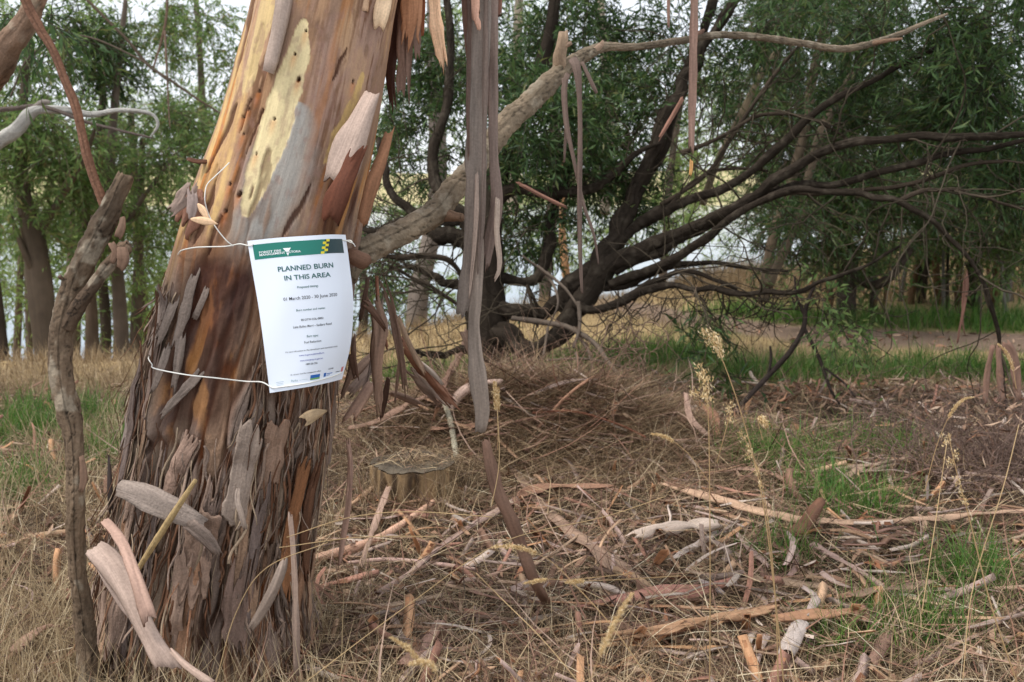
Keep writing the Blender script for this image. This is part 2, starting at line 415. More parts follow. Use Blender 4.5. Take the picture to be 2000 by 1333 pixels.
def build_ground():
    ang = np.radians(np.linspace(-75, 75, 251))
    rad = np.concatenate([np.geomspace(0.35, 14, 340), np.geomspace(14.3, 4200, 110)])
    A, RR = np.meshgrid(ang, rad); x = RR * np.sin(A); y = RR * np.cos(A) - 0.2
    z = height(x, y)
    V = np.stack([x, y, z], -1).reshape(-1, 3); m, n = x.shape
    i = np.arange(m - 1)[:, None] * n; j = np.arange(n - 1)[None]
    Q = np.stack([i + j, i + j + 1, i + n + j + 1, i + n + j], -1).reshape(-1, 4)
    x, y = V[:, 0], V[:, 1]; r = np.hypot(x, y)
    soil = s2l(50, 40, 32); litter = s2l(92, 74, 58); track = s2l(122, 102, 86); green = s2l(92, 112, 48); straw = s2l(178, 152, 108); farc = s2l(186, 172, 128)
    f = fbm(x * 5, y * 5, 0, 41, 5)[:, None]; f2 = fbm(x * 22, y * 22, 0, 43, 3)[:, None]
    c = soil * (1 - f) + litter * f; c = c * (0.7 + 0.6 * f2)
    w = ss(4.5, 6.5, y)[:, None]; c = c * (1 - w) + (straw * (0.6 + 0.5 * f2)) * w
    gm = (np.clip(green_mask(x, y) * 1.3, 0, 1) * ss(2.6, 5, y))[:, None]; c = c * (1 - gm * 0.8) + green * gm * 0.8
    pm = path_mask(x, y)[:, None]; tc = track * (0.75 + 0.5 * f2) * (0.85 + 0.3 * f); c = c * (1 - pm) + tc * pm
    fw = ss(30, 200, r)[:, None]; fn = fbm(x * 0.004, y * 0.004, 0, 5, 4)[:, None]
    fc = farc * (0.8 + 0.4 * fn); dk = ss(0.56, 0.62, fn); fc = fc * (1 - dk * 0.6) + s2l(96, 110, 76) * dk * 0.6
    c = c * (1 - fw) + fc * fw
    o = mesh("ground", V, [Q], M_GROUND, {"col": c, "st": V}); tag(o, kind="structure")
M_GROUND = mat_bark("soil_and_litter", streak=(30, 30, 30), lo=0.65, hi=1.35, bump=0.6, bdist=0.01, fine=70, rough=0.95)
build_ground()

def build_lake():
    m, nt, b, out = newmat("lake_water"); b.inputs["Base Color"].default_value = (0.16, 0.22, 0.26, 1); b.inputs["Roughness"].default_value = 0.12; b.inputs["IOR"].default_value = 1.33
    n = nd(nt, "ShaderNodeTexNoise"); n.inputs["Scale"].default_value = 0.6; n.inputs["Detail"].default_value = 4
    g = nd(nt, "ShaderNodeNewGeometry"); nt.links.new(g.outputs[0], n.inputs[0])
    bp = nd(nt, "ShaderNodeBump"); bp.inputs[0].default_value = 0.25; bp.inputs[1].default_value = 0.15; nt.links.new(n.outputs[0], bp.inputs["Height"]); nt.links.new(bp.outputs[0], b.inputs["Normal"])
    V = np.array([[-4000, 20, LAKE_Z], [4000, 20, LAKE_Z], [4000, 3500, LAKE_Z], [-4000, 3500, LAKE_Z]])
    o = mesh("lake_water", V, [np.array([[0, 1, 2, 3]])], m, smooth=False); tag(o, kind="structure")
build_lake()

# ------------------------------------------------------------------ the big gum
# silhouette of the trunk: photo y, left x, right x, depth of the axis
TR = np.array([[-1500, 850, 1040, 1.95], [-700, 690, 915, 1.98], [-300, 590, 835, 2.0], [0, 502, 772, 2.02], [100, 478, 757, 2.03], [200, 452, 742, 2.04], [300, 424, 722, 2.05], [400, 385, 704, 2.06],
               [500, 350, 692, 2.08], [600, 322, 686, 2.09], [700, 294, 664, 2.10], [800, 274, 650, 2.12], [900, 252, 638, 2.13], [1000, 236, 622, 2.15], [1100, 214, 612, 2.16],
               [1200, 196, 610, 2.18], [1300, 182, 622, 2.19], [1420, 160, 640, 2.2]])
def trunk_axis(py):
    py = np.asarray(py, float)
    c = np.interp(py, TR[:, 0], (TR[:, 1] + TR[:, 2]) / 2); h = np.interp(py, TR[:, 0], (TR[:, 2] - TR[:, 1]) / 2); d = np.interp(py, TR[:, 0], TR[:, 3])
    return c, h, d
_yy = np.linspace(-1500, 1420, 600)
_c, _h2, _d = trunk_axis(_yy)
_ker = np.hanning(41); _ker /= _ker.sum()
def _sm(a): return np.convolve(np.pad(a, 20, mode='edge'), _ker, 'valid')
_AX = P(_sm(_c), _yy, _sm(_d)); _RD = M(_sm(_h2), _d)
_T = norm(np.gradient(_AX, axis=0)); _N = np.array([0, -1.0, 0]) - (_T @ np.array([0, -1.0, 0]))[:, None] * _T; _N = norm(_N); _B = np.cross(_N, _T)   # _B to the right
if _B[300, 0] < 0: _B = -_B
def ip(arr, py): return np.stack([np.interp(py, _yy, arr[:, k]) for k in range(3)], -1)

def trunk_pt(th, py, off=0.0):
    r = np.interp(py, _yy, _RD) + off
    n = ip(_N, py); b = ip(_B, py)
    return ip(_AX, py) + r[..., None] * (np.cos(th)[..., None] * n + np.sin(th)[..., None] * b)

def proj(p):
    q = np.asarray(p) - np.array([0, 0, EYE]); d = q @ np.array([0, CP, -SP]); return 1000 + q[..., 0] / d * FPX, 666.5 - (q @ np.array([0, SP, CP])) / d * FPX, d

def trunk_find(px, py):
    """trunk angle and height of the point that the photo shows at px, py"""
    c, h, _ = trunk_axis(py); th = math.asin(float(np.clip((px - c) / h, -0.97, 0.97))); yy = float(py)
    for _ in range(8):
        a, b, _d0 = proj(trunk_pt(np.array([th]), np.array([yy]))); yy += float(py - b[0])
        th = float(np.clip(th + (px - a[0]) / (h * max(math.cos(th), 0.35)) * 0.7, -1.4, 1.4))
    return th, yy

_HOLE = {}
def trunk_disp(th, py):
    """radial relief (m), masks and colour of the trunk at angle th (0 faces the camera, + to the right) and height py"""
    r = np.interp(py, _yy, _RD); arc = th * r; sl = -py * 2.1 / FPX          # metres round and along
    py = proj(trunk_pt(th, py))[1]                                           # a level on the bark, not on the axis
    wob = 60 * (fbm(th * 2.5, sl * 3, 0, 2, 3) - 0.5)
    rough = ss(520, 860, py + wob * 2 - 60 * np.abs(np.sin(th)) ** 2 * 3 + 60)
    rough = np.maximum(rough, ss(430, 640, py + wob) * ss(-0.35, -0.8, th))                      # rough bark climbs the left side
    rough = np.maximum(rough, 0.8 * ss(300, 520, py + wob) * ss(0.75, 1.2, th))
    inner = ss(470, 560, py + wob) * ss(900, 800, py + wob) * ss(-0.75, -0.5, th + wob * 0.002) * ss(0.35, 0.0, th + wob * 0.003)   # torn open red-brown inner bark
    rough = rough * (1 - 0.75 * inner)
    wx = arc / 0.036 + 1.6 * (fbm(arc * 9, sl * 3.0, 0, 4, 4) - 0.5) + sl * 1.1
    wy = sl / 0.24 + 0.9 * (fbm(arc * 12, sl * 5, 0, 6, 3) - 0.5)
    f1, f2, cid = cells(wx, wy, 11)
    crack = ss(0.0, 0.28, f2 - f1)
    g1, g2, gid = cells(arc / 0.013 + 1.1 * (fbm(arc * 30, sl * 6, 0, 14, 3) - 0.5), sl / 0.14 + fbm(arc * 25, sl * 5, 0, 15, 2), 21)
    fine = ss(0.0, 0.35, g2 - g1)
    strk = fbm(arc * 130, sl * 9, 0, 8, 4) - 0.5
    plates = (crack - 1) * 0.016 + (cid - 0.5) * 0.016 * crack + (fine - 1) * 0.004 + strk * 0.006
    soft = 0.004 * (fbm(arc * 11, sl * 3.2, 0, 16, 3) - 0.5) + 0.0016 * (fbm(arc * 60, sl * 18, 0, 18, 3) - 0.5)
    inn = 0.024 * (fbm(arc * 30, sl * 10, 0, 19, 5) - 0.55) - 0.006
    # low folds on the right above the limb, where the wood is torn in long splinters
    torn = ss(300, 380, py + wob * 0.6) * ss(560, 480, py) * ss(0.62, 0.85, th + 0.05 * strk)
    d = plates * rough + soft * (1 - rough) + inn * inner * 1.3 + torn * 0.02 * (fbm(arc * 60, sl * 5, 0, 23, 3) - 0.5)
    but = 0.02 * ss(900, 1350, py) * (np.cos(th * 5 + 1.2) * 0.6 + np.cos(th * 9 + 0.4) * 0.4)                 # root flare lobes
    d = d + but
    # ---- colours
    n1 = fbm(arc * 14, sl * 2.4, 0, 51, 4); n2 = fbm(arc * 45, sl * 4.5, 0, 53, 4); n3 = fbm(arc * 5, sl * 1.6, 0, 55, 3); sp = fbm(arc * 120, sl * 60, 0, 57, 2)
    def mixc(c, k, w): return c * (1 - w[..., None]) + np.asarray(k) * w[..., None]
    c = np.zeros(th.shape + (3,)) + s2l(168, 134, 106, 1.0)
    c = mixc(c, s2l(160, 132, 116, 1.0), ss(0.42, 0.6, n1))                                     # greyish pink
    c = mixc(c, s2l(196, 150, 100, 1.1), ss(0.5, 0.7, n2) * ss(0.1, -0.5, th + 0.3 * (n3 - 0.5)) * 0.8)    # orange streaks, left flank
    c = mixc(c, s2l(176, 124, 80, 1.0), ss(0.5, 0.72, fbm(arc * 30, sl * 3, 0, 59, 4)) * ss(300, 420, py + wob) * 0.7)
    px = np.sin(np.clip(th, -1.5, 1.5))
    def streak(th0, th1, y0, y1, w, seed, soft_=0.25):
        t = (py - y0) / (y1 - y0); mid = th0 + (th1 - th0) * t
        ww = w * np.sqrt(np.clip(4 * t * (1 - t), 0, 1)) * (0.65 + 0.9 * fbm(sl * 14, 0.5 + arc * 12, 0, seed, 4))
        return ss(1 + soft_ * 0.4, 1 - soft_ * 0.4, np.abs(th - mid + 0.10 * (fbm(sl * 22, arc * 40, 0, seed + 1, 3) - 0.5)) / np.maximum(ww, 1e-4)) * (t > 0) * (t < 1)
    b1 = fbm(arc * 22, sl * 6, 0, 95, 5); b2 = fbm(arc * 60, sl * 20, 0, 97, 4)
    c = mixc(c, s2l(126, 102, 88), ss(0.5, 0.62, b1) * 0.6); c = mixc(c, s2l(190, 156, 122), ss(0.5, 0.38, b1) * 0.5); c = mixc(c, s2l(120, 92, 72), ss(0.6, 0.72, b2) * 0.55)
    hair = fbm(arc * 170, sl * 7, 0, 99, 4); c = mixc(c, s2l(104, 70, 48), ss(0.56, 0.68, hair) * (0.35 + 0.55 * ss(0.45, 0.6, n3)))
    orl = fbm(arc * 48, sl * 2.6, 0, 101, 4); c = mixc(c, s2l(182, 116, 62), ss(0.55, 0.66, orl) * (0.35 + 0.5 * np.clip(ss(0.0, -0.6, th) + ss(0.45, 0.8, th), 0, 1))); c = mixc(c, s2l(214, 180, 126), ss(0.56, 0.68, fbm(arc * 36, sl * 2.2, 0, 103, 4)) * ss(0.05, -0.5, th) * 0.8)
    cream = s2l(216, 198, 156, 1.05)
    c = mixc(c, s2l(160, 158, 152, 1.05), np.clip(streak(0.16, 0.0, 200, 560, 0.30, 61, 1.6), 0, 1) * 0.85)   # blue-grey new bark
    k1 = np.maximum(streak(0.0, -0.02, 36, 250, 0.15, 63, 0.1), streak(-0.08, -0.12, 120, 425, 0.17, 65, 0.1)); d = d - 0.0022 * k1
    c = mixc(c, cream * (0.82 + 0.36 * n2)[..., None], k1)
    k2 = ss(0.60, 0.66, fbm(arc * 20, sl * 3.2, 0, 91, 4)) * (1 - k1) * (1 - rough); d = d + 0.0022 * k2; c = mixc(c, s2l(150, 122, 102), k2 * 0.75)      # thin scales of last year's bark
    k3 = ss(0.66, 0.70, fbm(arc * 34, sl * 7, 0, 93, 3)) * (1 - rough) * ss(0.3, -0.2, th); d = d - 0.003 * k3; c = mixc(c, s2l(96, 66, 46), k3 * 0.8)
    c = mixc(c, s2l(206, 182, 136, 1.0), streak(-0.55, -0.62, -200, 190, 0.15, 67) * 0.8)
    c = mixc(c, s2l(204, 172, 118, 1.0), streak(0.92, 0.62, 140, 320, 0.075, 69) * 0.9)
    c = mixc(c, s2l(196, 160, 112, 1.0), streak(-0.62, -0.8, 180, 470, 0.16, 71, 1.2) * 0.55)
    c = mixc(c, s2l(150, 118, 106), ss(0.55, 0.75, sp) * 0.35)
    c = mixc(c, s2l(86, 44, 26), ss(0.55, 0.72, fbm(arc * 32, sl * 5, 0, 73, 4)) * torn); c = mixc(c, s2l(214, 148, 76), ss(0.45, 0.62, fbm(arc * 40, sl * 4, 0, 74, 3)) * torn * 0.75)
    c = mixc(c, s2l(66, 38, 28), streak(0.95, 0.85, 330, 480, 0.10, 75) * 0.9)
    ic = np.zeros(c.shape) + s2l(74, 44, 32); q = fbm(arc * 34, sl * 11, 0, 77, 5)
    ic = mixc(ic, s2l(122, 78, 50), ss(0.5, 0.62, q)); ic = mixc(ic, s2l(174, 122, 74), ss(0.55, 0.64, q) * ss(620, 740, py + wob)); ic = mixc(ic, s2l(58, 32, 26), ss(0.46, 0.34, q) * ss(760, 560, py))
    c = mixc(c, s2l(146, 108, 82), ss(430, 520, py + wob) * 0.6)
    c = mixc(c, ic, np.clip(inner * 1.2, 0, 1))
    g = 0.72 + 0.55 * cid
    rc = s2l(136, 118, 102)[None] * g[..., None]
    rc = mixc(rc, s2l(164, 132, 108), ss(0.55, 0.75, n1) * 0.7); rc = mixc(rc, s2l(126, 112, 106), ss(0.5, 0.8, cid) * 0.6)
    rc = mixc(rc, s2l(84, 54, 38), (1 - crack) * 0.8); rc = mixc(rc, s2l(150, 88, 50), (1 - crack) * ss(0.5, 0.65, n2) * 0.7)
    c = mixc(c, rc, np.clip(rough * 1.1, 0, 1))
    for (ta, tb, ya, yb, w_, sd_) in [(-0.62, -0.66, 330, 480, 0.05, 121), (-0.5, -0.52, 190, 260, 0.025, 122), (-0.72, -0.9, 200, 340, 0.05, 123), (0.48, 0.36, 360, 465, 0.028, 124), (-0.28, -0.34, 210, 300, 0.02, 125), (-0.4, -0.46, 420, 500, 0.03, 126), (0.62, 0.5, 90, 160, 0.02, 127)]:
        kk = streak(ta, tb, ya, yb, w_, sd_, 0.5); d = d - 0.004 * kk; c = mixc(c, s2l(70, 40, 28), kk * 0.85)
    lum = (c @ np.array([0.3, 0.55, 0.15]))[..., None]; c = np.clip(lum + (c - lum) * 1.08, 0.004, 0.85) * (0.93 - 0.12 * ss(330, 520, py)[..., None] * ss(1000, 800, py)[..., None])
    # insect holes with rust-coloured weeping
    for (a, b, rr) in [(583, 155, 4.2), (528, 108, 4), (505, 178, 2.5), (485, 213, 3), (474, 228, 2), (450, 360, 3), (440, 413, 3), (535, 232, 2.5), (597, 60, 2.2), (468, 380, 5), (476, 262, 2), (690, 160, 3), (575, 105, 2.5), (500, 300, 2)]:
        if (a, b) not in _HOLE: _HOLE[(a, b)] = trunk_find(a, b)
        t0, b = _HOLE[(a, b)]; hh = float(trunk_axis(b)[1]); b = float(proj(trunk_pt(np.array([t0]), np.array([b])))[1][0])
        rr = rr * 0.75; q = np.hypot((th - t0) * hh / rr, (py - b) / (rr * 1.7))
        d = d - 0.010 * ss(1.15, 0.5, q); c = mixc(c, s2l(60, 36, 24), ss(1.5, 0.9, q))
        c = mixc(c, s2l(196, 110, 40), ss(1, 0, np.abs(th - t0) * hh / 10) * ss(0, 6, py - b) * ss(44, 8, py - b) * 0.35)
    return d, rough, c

gum = empty("gum_tree", trunk_pt(np.array([0.0]), np.array([1330.0]))[0] + np.array([0, 0.2, 0]), "big leaning gum with orange streaked trunk and a white notice tied to it", "tree")
_DG = {}
def relief(th, py):
    """the trunk's relief read back from its built grid"""
    a, b, D = _DG['th'], _DG['py'], _DG['d']; th = np.clip(th, a[0], a[-1] - 1e-6); py = np.clip(py, b[0], b[-1] - 1e-6)
    i = np.clip(np.searchsorted(a, th, side='right') - 1, 0, len(a) - 2); j = np.clip(np.searchsorted(b, py, side='right') - 1, 0, len(b) - 2)
    u = (th - a[i]) / (a[i + 1] - a[i]); v = (py - b[j]) / (b[j + 1] - b[j])
    return (D[j, i] * (1 - u) + D[j, i + 1] * u) * (1 - v) + (D[j + 1, i] * (1 - u) + D[j + 1, i + 1] * u) * v
def build_trunk():
    th = np.concatenate([np.linspace(-1.95, 1.95, 250), np.linspace(2.0, 2 * np.pi - 2.0, 34)])
    py = np.concatenate([np.linspace(-1480, -60, 50), np.linspace(-50, 1410, 540)])
    PY, TH = np.meshgrid(py, th, indexing='ij')
    TH = np.where(TH > np.pi, TH - 2 * np.pi, TH)
    d, rough, c = trunk_disp(TH, PY)
    _DG['th'], _DG['py'], _DG['d'] = th[:250], py, d[:, :250]
    V = trunk_pt(TH, PY, d).reshape(-1, 3); m, n = PY.shape
    i = np.arange(m - 1)[:, None] * n; j = np.arange(n)[None]; j2 = (j + 1) % n
    Q = np.stack([i + j, i + n + j, i + n + j2, i + j2], -1).reshape(-1, 4)
    r = np.interp(PY, _yy, _RD); st = np.stack([TH * r, -PY * 2.1 / FPX, rough], -1).reshape(-1, 3)
    mesh("trunk", V, [Q], M_TRUNK, {"col": c.reshape(-1, 3), "st": st}, parent=gum)
build_trunk()

# ---- loose sheets of bark: a curved, ragged, two-sided strip
def strip_data(path, width, hint, curl=0.8, thick=0.0025, rag=0.05, m=7, n=None, edge=0.18, twist=0.0, spl=0.18, wm=0.3, seed=0, co=(0.3, 0.2, 0.15), ci=(0.3, 0.17, 0.09), taper=(0.35, 0.55), wav=0.0, split=0.0):
    rg = np.random.default_rng(seed * 7919 + 13)
    path = np.asarray(path, float); L = np.linalg.norm(np.diff(path, axis=0), axis=1).sum()
    width = np.broadcast_to(np.asarray(width, float), (len(path),))
    if n is None: n = int(np.clip(L / 0.02, 8, 60))
    hint = np.asarray(hint, float)
    S = spline(np.column_stack([path, width]), 160); 
    T, N, B = frames(S[:, :3], hint)
    cm = np.arange(m) / (m - 1.0)
    v0 = rag * (0.8 * fbm(cm * 2.5, 0.5, 0, seed + 21, 2) + spl * (0.55 * (1.6 * fbm(cm * m / 2.2, 0.7, 0, seed + 23, 3)) ** 2.2 + 0.4 * rg.random(m) ** 2)); v1 = 1 - rag * (0.8 * fbm(cm * 2.5, 4.5, 0, seed + 22, 2) + spl * (0.55 * (1.6 * fbm(cm * m / 2.2, 5.7, 0, seed + 24, 3)) ** 2.2 + 0.4 * rg.random(m) ** 2))
    tt = np.linspace(0, 1, n)[:, None]; t = v0[None] + (v1 - v0)[None] * tt                      # (n,m)
    k = t * 159
    def g(a): return np.stack([np.interp(k, np.arange(160), a[:, q]) for q in range(a.shape[1])], -1)
    C = g(S[:, :3]); w = g(S[:, 3:4])[..., 0]; Nn = norm(g(N)); Bb = norm(g(B))
    ta, tb = taper; env = np.minimum(1, (t + 0.02) / 0.12) ** 0.5 * ta + (1 - ta); env = env * (np.minimum(1, (1 - t + 0.02) / 0.18) ** 0.5 * (1 - tb) + tb)
    w = w * env * (1 + wm * 2 * (fbm(t[:, :1] * L * 6, 9.1, 0, seed + 25, 3) - 0.5))
    u = np.linspace(-0.5, 0.5, m)[None] + 0 * t
    eL = edge * (fbm(t * L * 22, 0.3, 0, seed + 1, 3) - 0.5); eR = edge * (fbm(t * L * 22, 7.3, 0, seed + 2, 3) - 0.5)
    u = u + np.where(u < 0, eL * (-u * 2), eR * (u * 2)) * 1.0
    cu = curl * (0.7 + 0.6 * fbm(t[:, :1] * L * 5, 3.1, 0, seed + 3, 2))
    cu = np.where(np.abs(cu) < 1e-3, 1e-3, cu)
    tw = (twist * (t - 0.5))[..., None]
    ct, st_ = np.cos(tw), np.sin(tw)
    Nt = Nn * ct + Bb * st_; Bt = Bb * ct - Nn * st_
    q = rg.uniform(-1.4, 1.4); cr = 0.55 * min(1.5, abs(curl)) * (fbm(t * L * 10, u * 3.0, 0, seed + 31, 2) - 0.5) * 2
    us = u
    a = cu * (us + q * us * us * 0.9) + cr
    du = np.diff(us, axis=1) * w[:, 1:]; am = 0.5 * (a[:, 1:] + a[:, :-1])
    X = np.concatenate([np.zeros((n, 1)), np.cumsum(np.cos(am) * du, 1)], 1); Y = np.concatenate([np.zeros((n, 1)), np.cumsum(-np.sin(am) * du, 1)], 1)
    X = X - X.mean(1, keepdims=True); Y = Y - Y.min(1, keepdims=True) if curl > 0 else Y - Y.max(1, keepdims=True) * 0.3
    rl = 0.004 * np.abs(cu) * (u + 0.5) * (np.abs(curl) > 2.2); X = X + rl * np.sin(a); Y = Y + rl * np.cos(a)
    Y = Y + wav * (fbm(t * L * 7, u * 2, 0, seed + 4, 3) - 0.5)
    X = X + 0.3 * wav * (fbm(t * L * 4, 1.1, 0, seed + 6, 2) - 0.5)
    Vo = C + Bt * X[..., None] + Nt * Y[..., None]
    # normals of the arc, for thickness
    an = Bt * np.sin(a)[..., None] + Nt * np.cos(a)[..., None]
    Vi = Vo - an * thick
    V = np.concatenate([Vo.reshape(-1, 3), Vi.reshape(-1, 3)]); nm = n * m
    i = np.arange(n - 1)[:, None] * m; j = np.arange(m - 1)[None]
    Q = np.stack([i + j, i + j + 1, i + m + j + 1, i + m + j], -1).reshape(-1, 4)
    Qi = (Q + nm)[:, ::-1]
    ii = np.arange(n - 1) * m
    e1 = np.stack([ii, ii + m, ii + m + nm, ii + nm], -1); e2 = np.stack([ii + m - 1, ii + m - 1 + nm, ii + 2 * m - 1 + nm, ii + 2 * m - 1], -1)
    jj = np.arange(m - 1); e3 = np.stack([jj, jj + nm, jj + 1 + nm, jj + 1], -1); q = (n - 1) * m
    e4 = np.stack([q + jj, q + jj + 1, q + jj + 1 + nm, q + jj + nm], -1)
    s_ = (u * w); l_ = t * L
    st = np.stack([s_, l_, np.full(s_.shape, seed * 1.7)], -1).reshape(-1, 3); st = np.concatenate([st, st + np.array([0, 0, 5.0])])
    # flaky lighter and darker areas along the sheet
    f = fbm(t * L * 9, u * 2.5, 0, seed + 8, 4).reshape(-1)
    c1 = np.asarray(co)[None] * (0.62 + 0.76 * f)[:, None]; c2 = np.asarray(ci)[None] * (0.62 + 0.76 * f[::-1])[:, None]
    col = np.concatenate([c1, c2])
    return V, [Q, Qi, e1, e2, e3, e4], {"col": col, "st": st}

def strip(name, path, width, hint, parent=None, mat=None, **k):
    V, pl, at = strip_data(path, width, hint, **k)
    return mesh(name, V, pl, mat or M_STRIP, at, parent=parent)

PINK = s2l(176, 150, 138); GREY = s2l(146, 126, 114); TAN = s2l(186, 152, 122); BROWN = s2l(128, 98, 80); PALE = s2l(202, 182, 166); ORNG = s2l(186, 142, 106); DKBR = s2l(92, 62, 46); RED = s2l(158, 116, 98)
INN = s2l(190, 138, 100); INB = s2l(120, 80, 58)
CAMV = np.array([0, -1.0, 0.1])

def pix_strip(name, pts, parent=None, hint=CAMV, mat=None, **k):
    """pts rows: px, py, depth, full width in photo pixels"""
    a = np.asarray(pts, float)
    return strip(name, P(a[:, 0], a[:, 1], a[:, 2]), M(a[:, 3], a[:, 2]), hint, parent, mat, **k)

# ---- bark plates standing off the foot of the trunk: each a part
def plate(th0, py0, py1, w_px, lean, lift, seed, co, ci=INB, m=10, mat=None):
    """sheet following the trunk between two heights; lifts away at its ends"""
    rg = np.random.default_rng(seed); n = 14; py0, py1 = [min(666 + (q - 666 - 29 * math.cos(th0)) / (1 + 0.1 * math.cos(th0)), 1375) for q in (py0, py1)]
    py = np.linspace(py0, py1, n); t = np.linspace(0, 1, n)
    th = th0 + lean * (t - 0.5) + 0.03 * (fbm(t * 5, seed, 0, seed, 2) - 0.5)
    d = relief(th, py)
    off = 0.004 + np.maximum(d, -0.004) + lift[0] * (1 - t) ** 3 + lift[1] * t ** 3
    path = trunk_pt(th, py, off)
    outw = trunk_pt(th, py, np.ones(n)) - trunk_pt(th, py, np.zeros(n))
    w = M(w_px, 2.05) * (0.8 + 0.5 * fbm(t * 4, seed, 0, seed + 3, 2))
    return strip("bark_plate", path, w, np.mean(outw, 0), gum, M_TRUNK if mat is None else mat, curl=0.5 + 0.7 * rg.random(), thick=0.002 + 0.003 * rg.random(), spl=0.6, rag=0.22 + 0.25 * rg.random(), m=13, n=34, edge=0.4, wm=0.12, taper=(0.0, 1.0), seed=seed, co=co, ci=ci, wav=0.006)

rp = np.random.default_rng(99)
BC_ = [s2l(146, 124, 108), s2l(128, 110, 98), s2l(168, 146, 122), s2l(104, 84, 70), s2l(138, 100, 76), s2l(92, 62, 44)]
BC = [s2l(150, 126, 110), s2l(132, 112, 100), s2l(160, 130, 106), s2l(120, 104, 96), s2l(142, 108, 84)]
for k in range(30):
    th0 = -1.45 + 2.9 * rp.random(); lo = 640 if th0 > -0.6 else 520
    if -0.62 < th0 < 0.1: lo = 830
    y0 = lo + (1150 - lo) * rp.random(); ln = 190 + 300 * rp.random()
    if math.sin(th0) > 0.25 and y0 < 770: y0 += 130
    plate(th0, y0, min(y0 + ln, 1370), 11 + 20 * rp.random(), 0.22 * (rp.random() - 0.5), (0.02 * rp.random() ** 2, 0.026 * rp.random() ** 2), 200 + k, BC[k % 5])
# stringy shreds of bark fibre clinging to the lower trunk
mm = Many(); rf = np.random.default_rng(5)
for k in range(620):
    th0 = rf.uniform(-1.45, 1.45); y0 = rf.uniform(560 if abs(th0 + 0.2) > 0.5 else 800, 1300); ln = rf.uniform(50, 240); n_ = 9; t_ = np.linspace(0, 1, n_)
    py_ = y0 + ln * t_; th_ = th0 + rf.normal() * 0.10 * t_ + 0.02 * np.sin(t_ * 9 + k); dd_ = relief(th_, np.minimum(py_, 1380))
    lf_ = rf.random() ** 3 * 0.05 * (t_ if rf.random() < 0.7 else 1 - t_) ** 2
    pth_ = trunk_pt(th_, np.minimum(py_, 1380), np.maximum(dd_, -0.003) + 0.003 + lf_)
    mm.add(*strip_data(pth_, rf.uniform(0.0012, 0.0065), pth_.mean(0) - ip(_AX, np.array([y0]))[0], curl=0.8, thick=0.001, m=3, n=10, rag=0.05, seed=4000 + k, co=BC_[k % 6] * rf.uniform(0.7, 1.15), ci=INB))
mm.build("bark_fibres", M_TRUNK, gum)["kind"] = "stuff"
# the marked ones in the photo
plate(0.38, 770, 1040, 46, -0.05, (0.014, 0.0), 401, s2l(158, 140, 126))
plate(0.62, 760, 960, 40, 0.05, (0.03, 0.0), 402, s2l(140, 114, 96))
plate(-0.18, 815, 1010, 34, -0.25, (0.01, 0.01), 403, s2l(150, 124, 108))
plate(0.1, 950, 1210, 60, 0.0, (0.01, 0.01), 404, s2l(140, 116, 100))
plate(-0.85, 560, 760, 36, -0.2, (0.03, 0.0), 405, s2l(140, 124, 114))
plate(-1.1, 720, 1000, 44, -0.1, (0.0, 0.015), 406, s2l(126, 112, 104))
plate(0.5, 1010, 1330, 55, 0.0, (0.01, 0.02), 407, s2l(126, 104, 92))
plate(-0.55, 1060, 1340, 58, 0.1, (0.01, 0.02), 408, s2l(134, 112, 98))
plate(0.95, 820, 1200, 34, 0.0, (0.03, 0.01), 409, s2l(134, 92, 62))
plate(1.15, 780, 1150, 30, 0.0, (0.03, 0.03), 410, s2l(96, 66, 48))

# peeling and hanging bark that still belongs to the tree
pix_strip("bark_roll", [(566, -60, 1.90, 40), (560, 0, 1.885, 42), (548, 70, 1.88, 40), (536, 120, 1.88, 34), (529, 150, 1.885, 26)], gum, curl=3.6, co=s2l(168, 148, 134), ci=INB, seed=21, rag=0.06, thick=0.003, edge=0.1)
pix_strip("bark_roll", [(738, 165, 1.93, 34), (715, 220, 1.91, 52), (690, 280, 1.90, 66), (662, 350, 1.895, 60), (648, 385, 1.90, 40)], gum, curl=2.2, co=s2l(172, 150, 136), ci=s2l(110, 62, 42), seed=22, rag=0.2, m=11, thick=0.004, edge=0.35, taper=(0.1, 1.0))
pix_strip("bark_sliver", [(716, 262, 1.872, 22), (694, 310, 1.866, 40), (668, 365, 1.868, 46), (646, 430, 1.885, 34), (636, 470, 1.90, 16)], gum, curl=1.6, co=s2l(98, 58, 42), ci=DKBR, seed=30, rag=0.35, m=11, thick=0.003, edge=0.5, taper=(0.0, 1.0))
pix_strip("bark_sliver", [(772, 215, 1.98, 10), (748, 300, 1.97, 26), (722, 380, 1.97, 34), (700, 470, 1.99, 30)], gum, curl=1.2, co=s2l(140, 100, 74), ci=DKBR, seed=23, rag=0.3, taper=(0.0, 0.9), edge=0.4)
pix_strip("bark_sliver", [(716, -20, 1.93, 20), (714, 25, 1.93, 18)], gum, curl=3.0, co=TAN, ci=DKBR, seed=24, rag=0.02)
pix_strip("bark_sliver", [(758, -60, 1.95, 36), (745, 20, 1.94, 34), (736, 60, 1.95, 22), (730, 88, 1.95, 8)], gum, curl=1.0, co=s2l(214, 184, 150), ci=INN, seed=25, rag=0.3, spl=0.8, edge=0.5)
pix_strip("bark_sliver", [(414, 322, 1.98, 34), (388, 318, 1.96, 30), (362, 310, 1.95, 14)], gum, hint=(0, -0.4, 1), curl=2.0, co=DKBR, ci=DKBR, seed=26, rag=0.1, edge=0.4)
pix_strip("bark_sliver", [(400, 335, 1.96, 70), (378, 400, 1.95, 66), (358, 450, 1.96, 50), (350, 500, 1.97, 40)], gum, curl=1.4, co=s2l(150, 108, 88), ci=DKBR, seed=27, rag=0.35, spl=0.8, m=13, edge=0.6, wav=0.02)
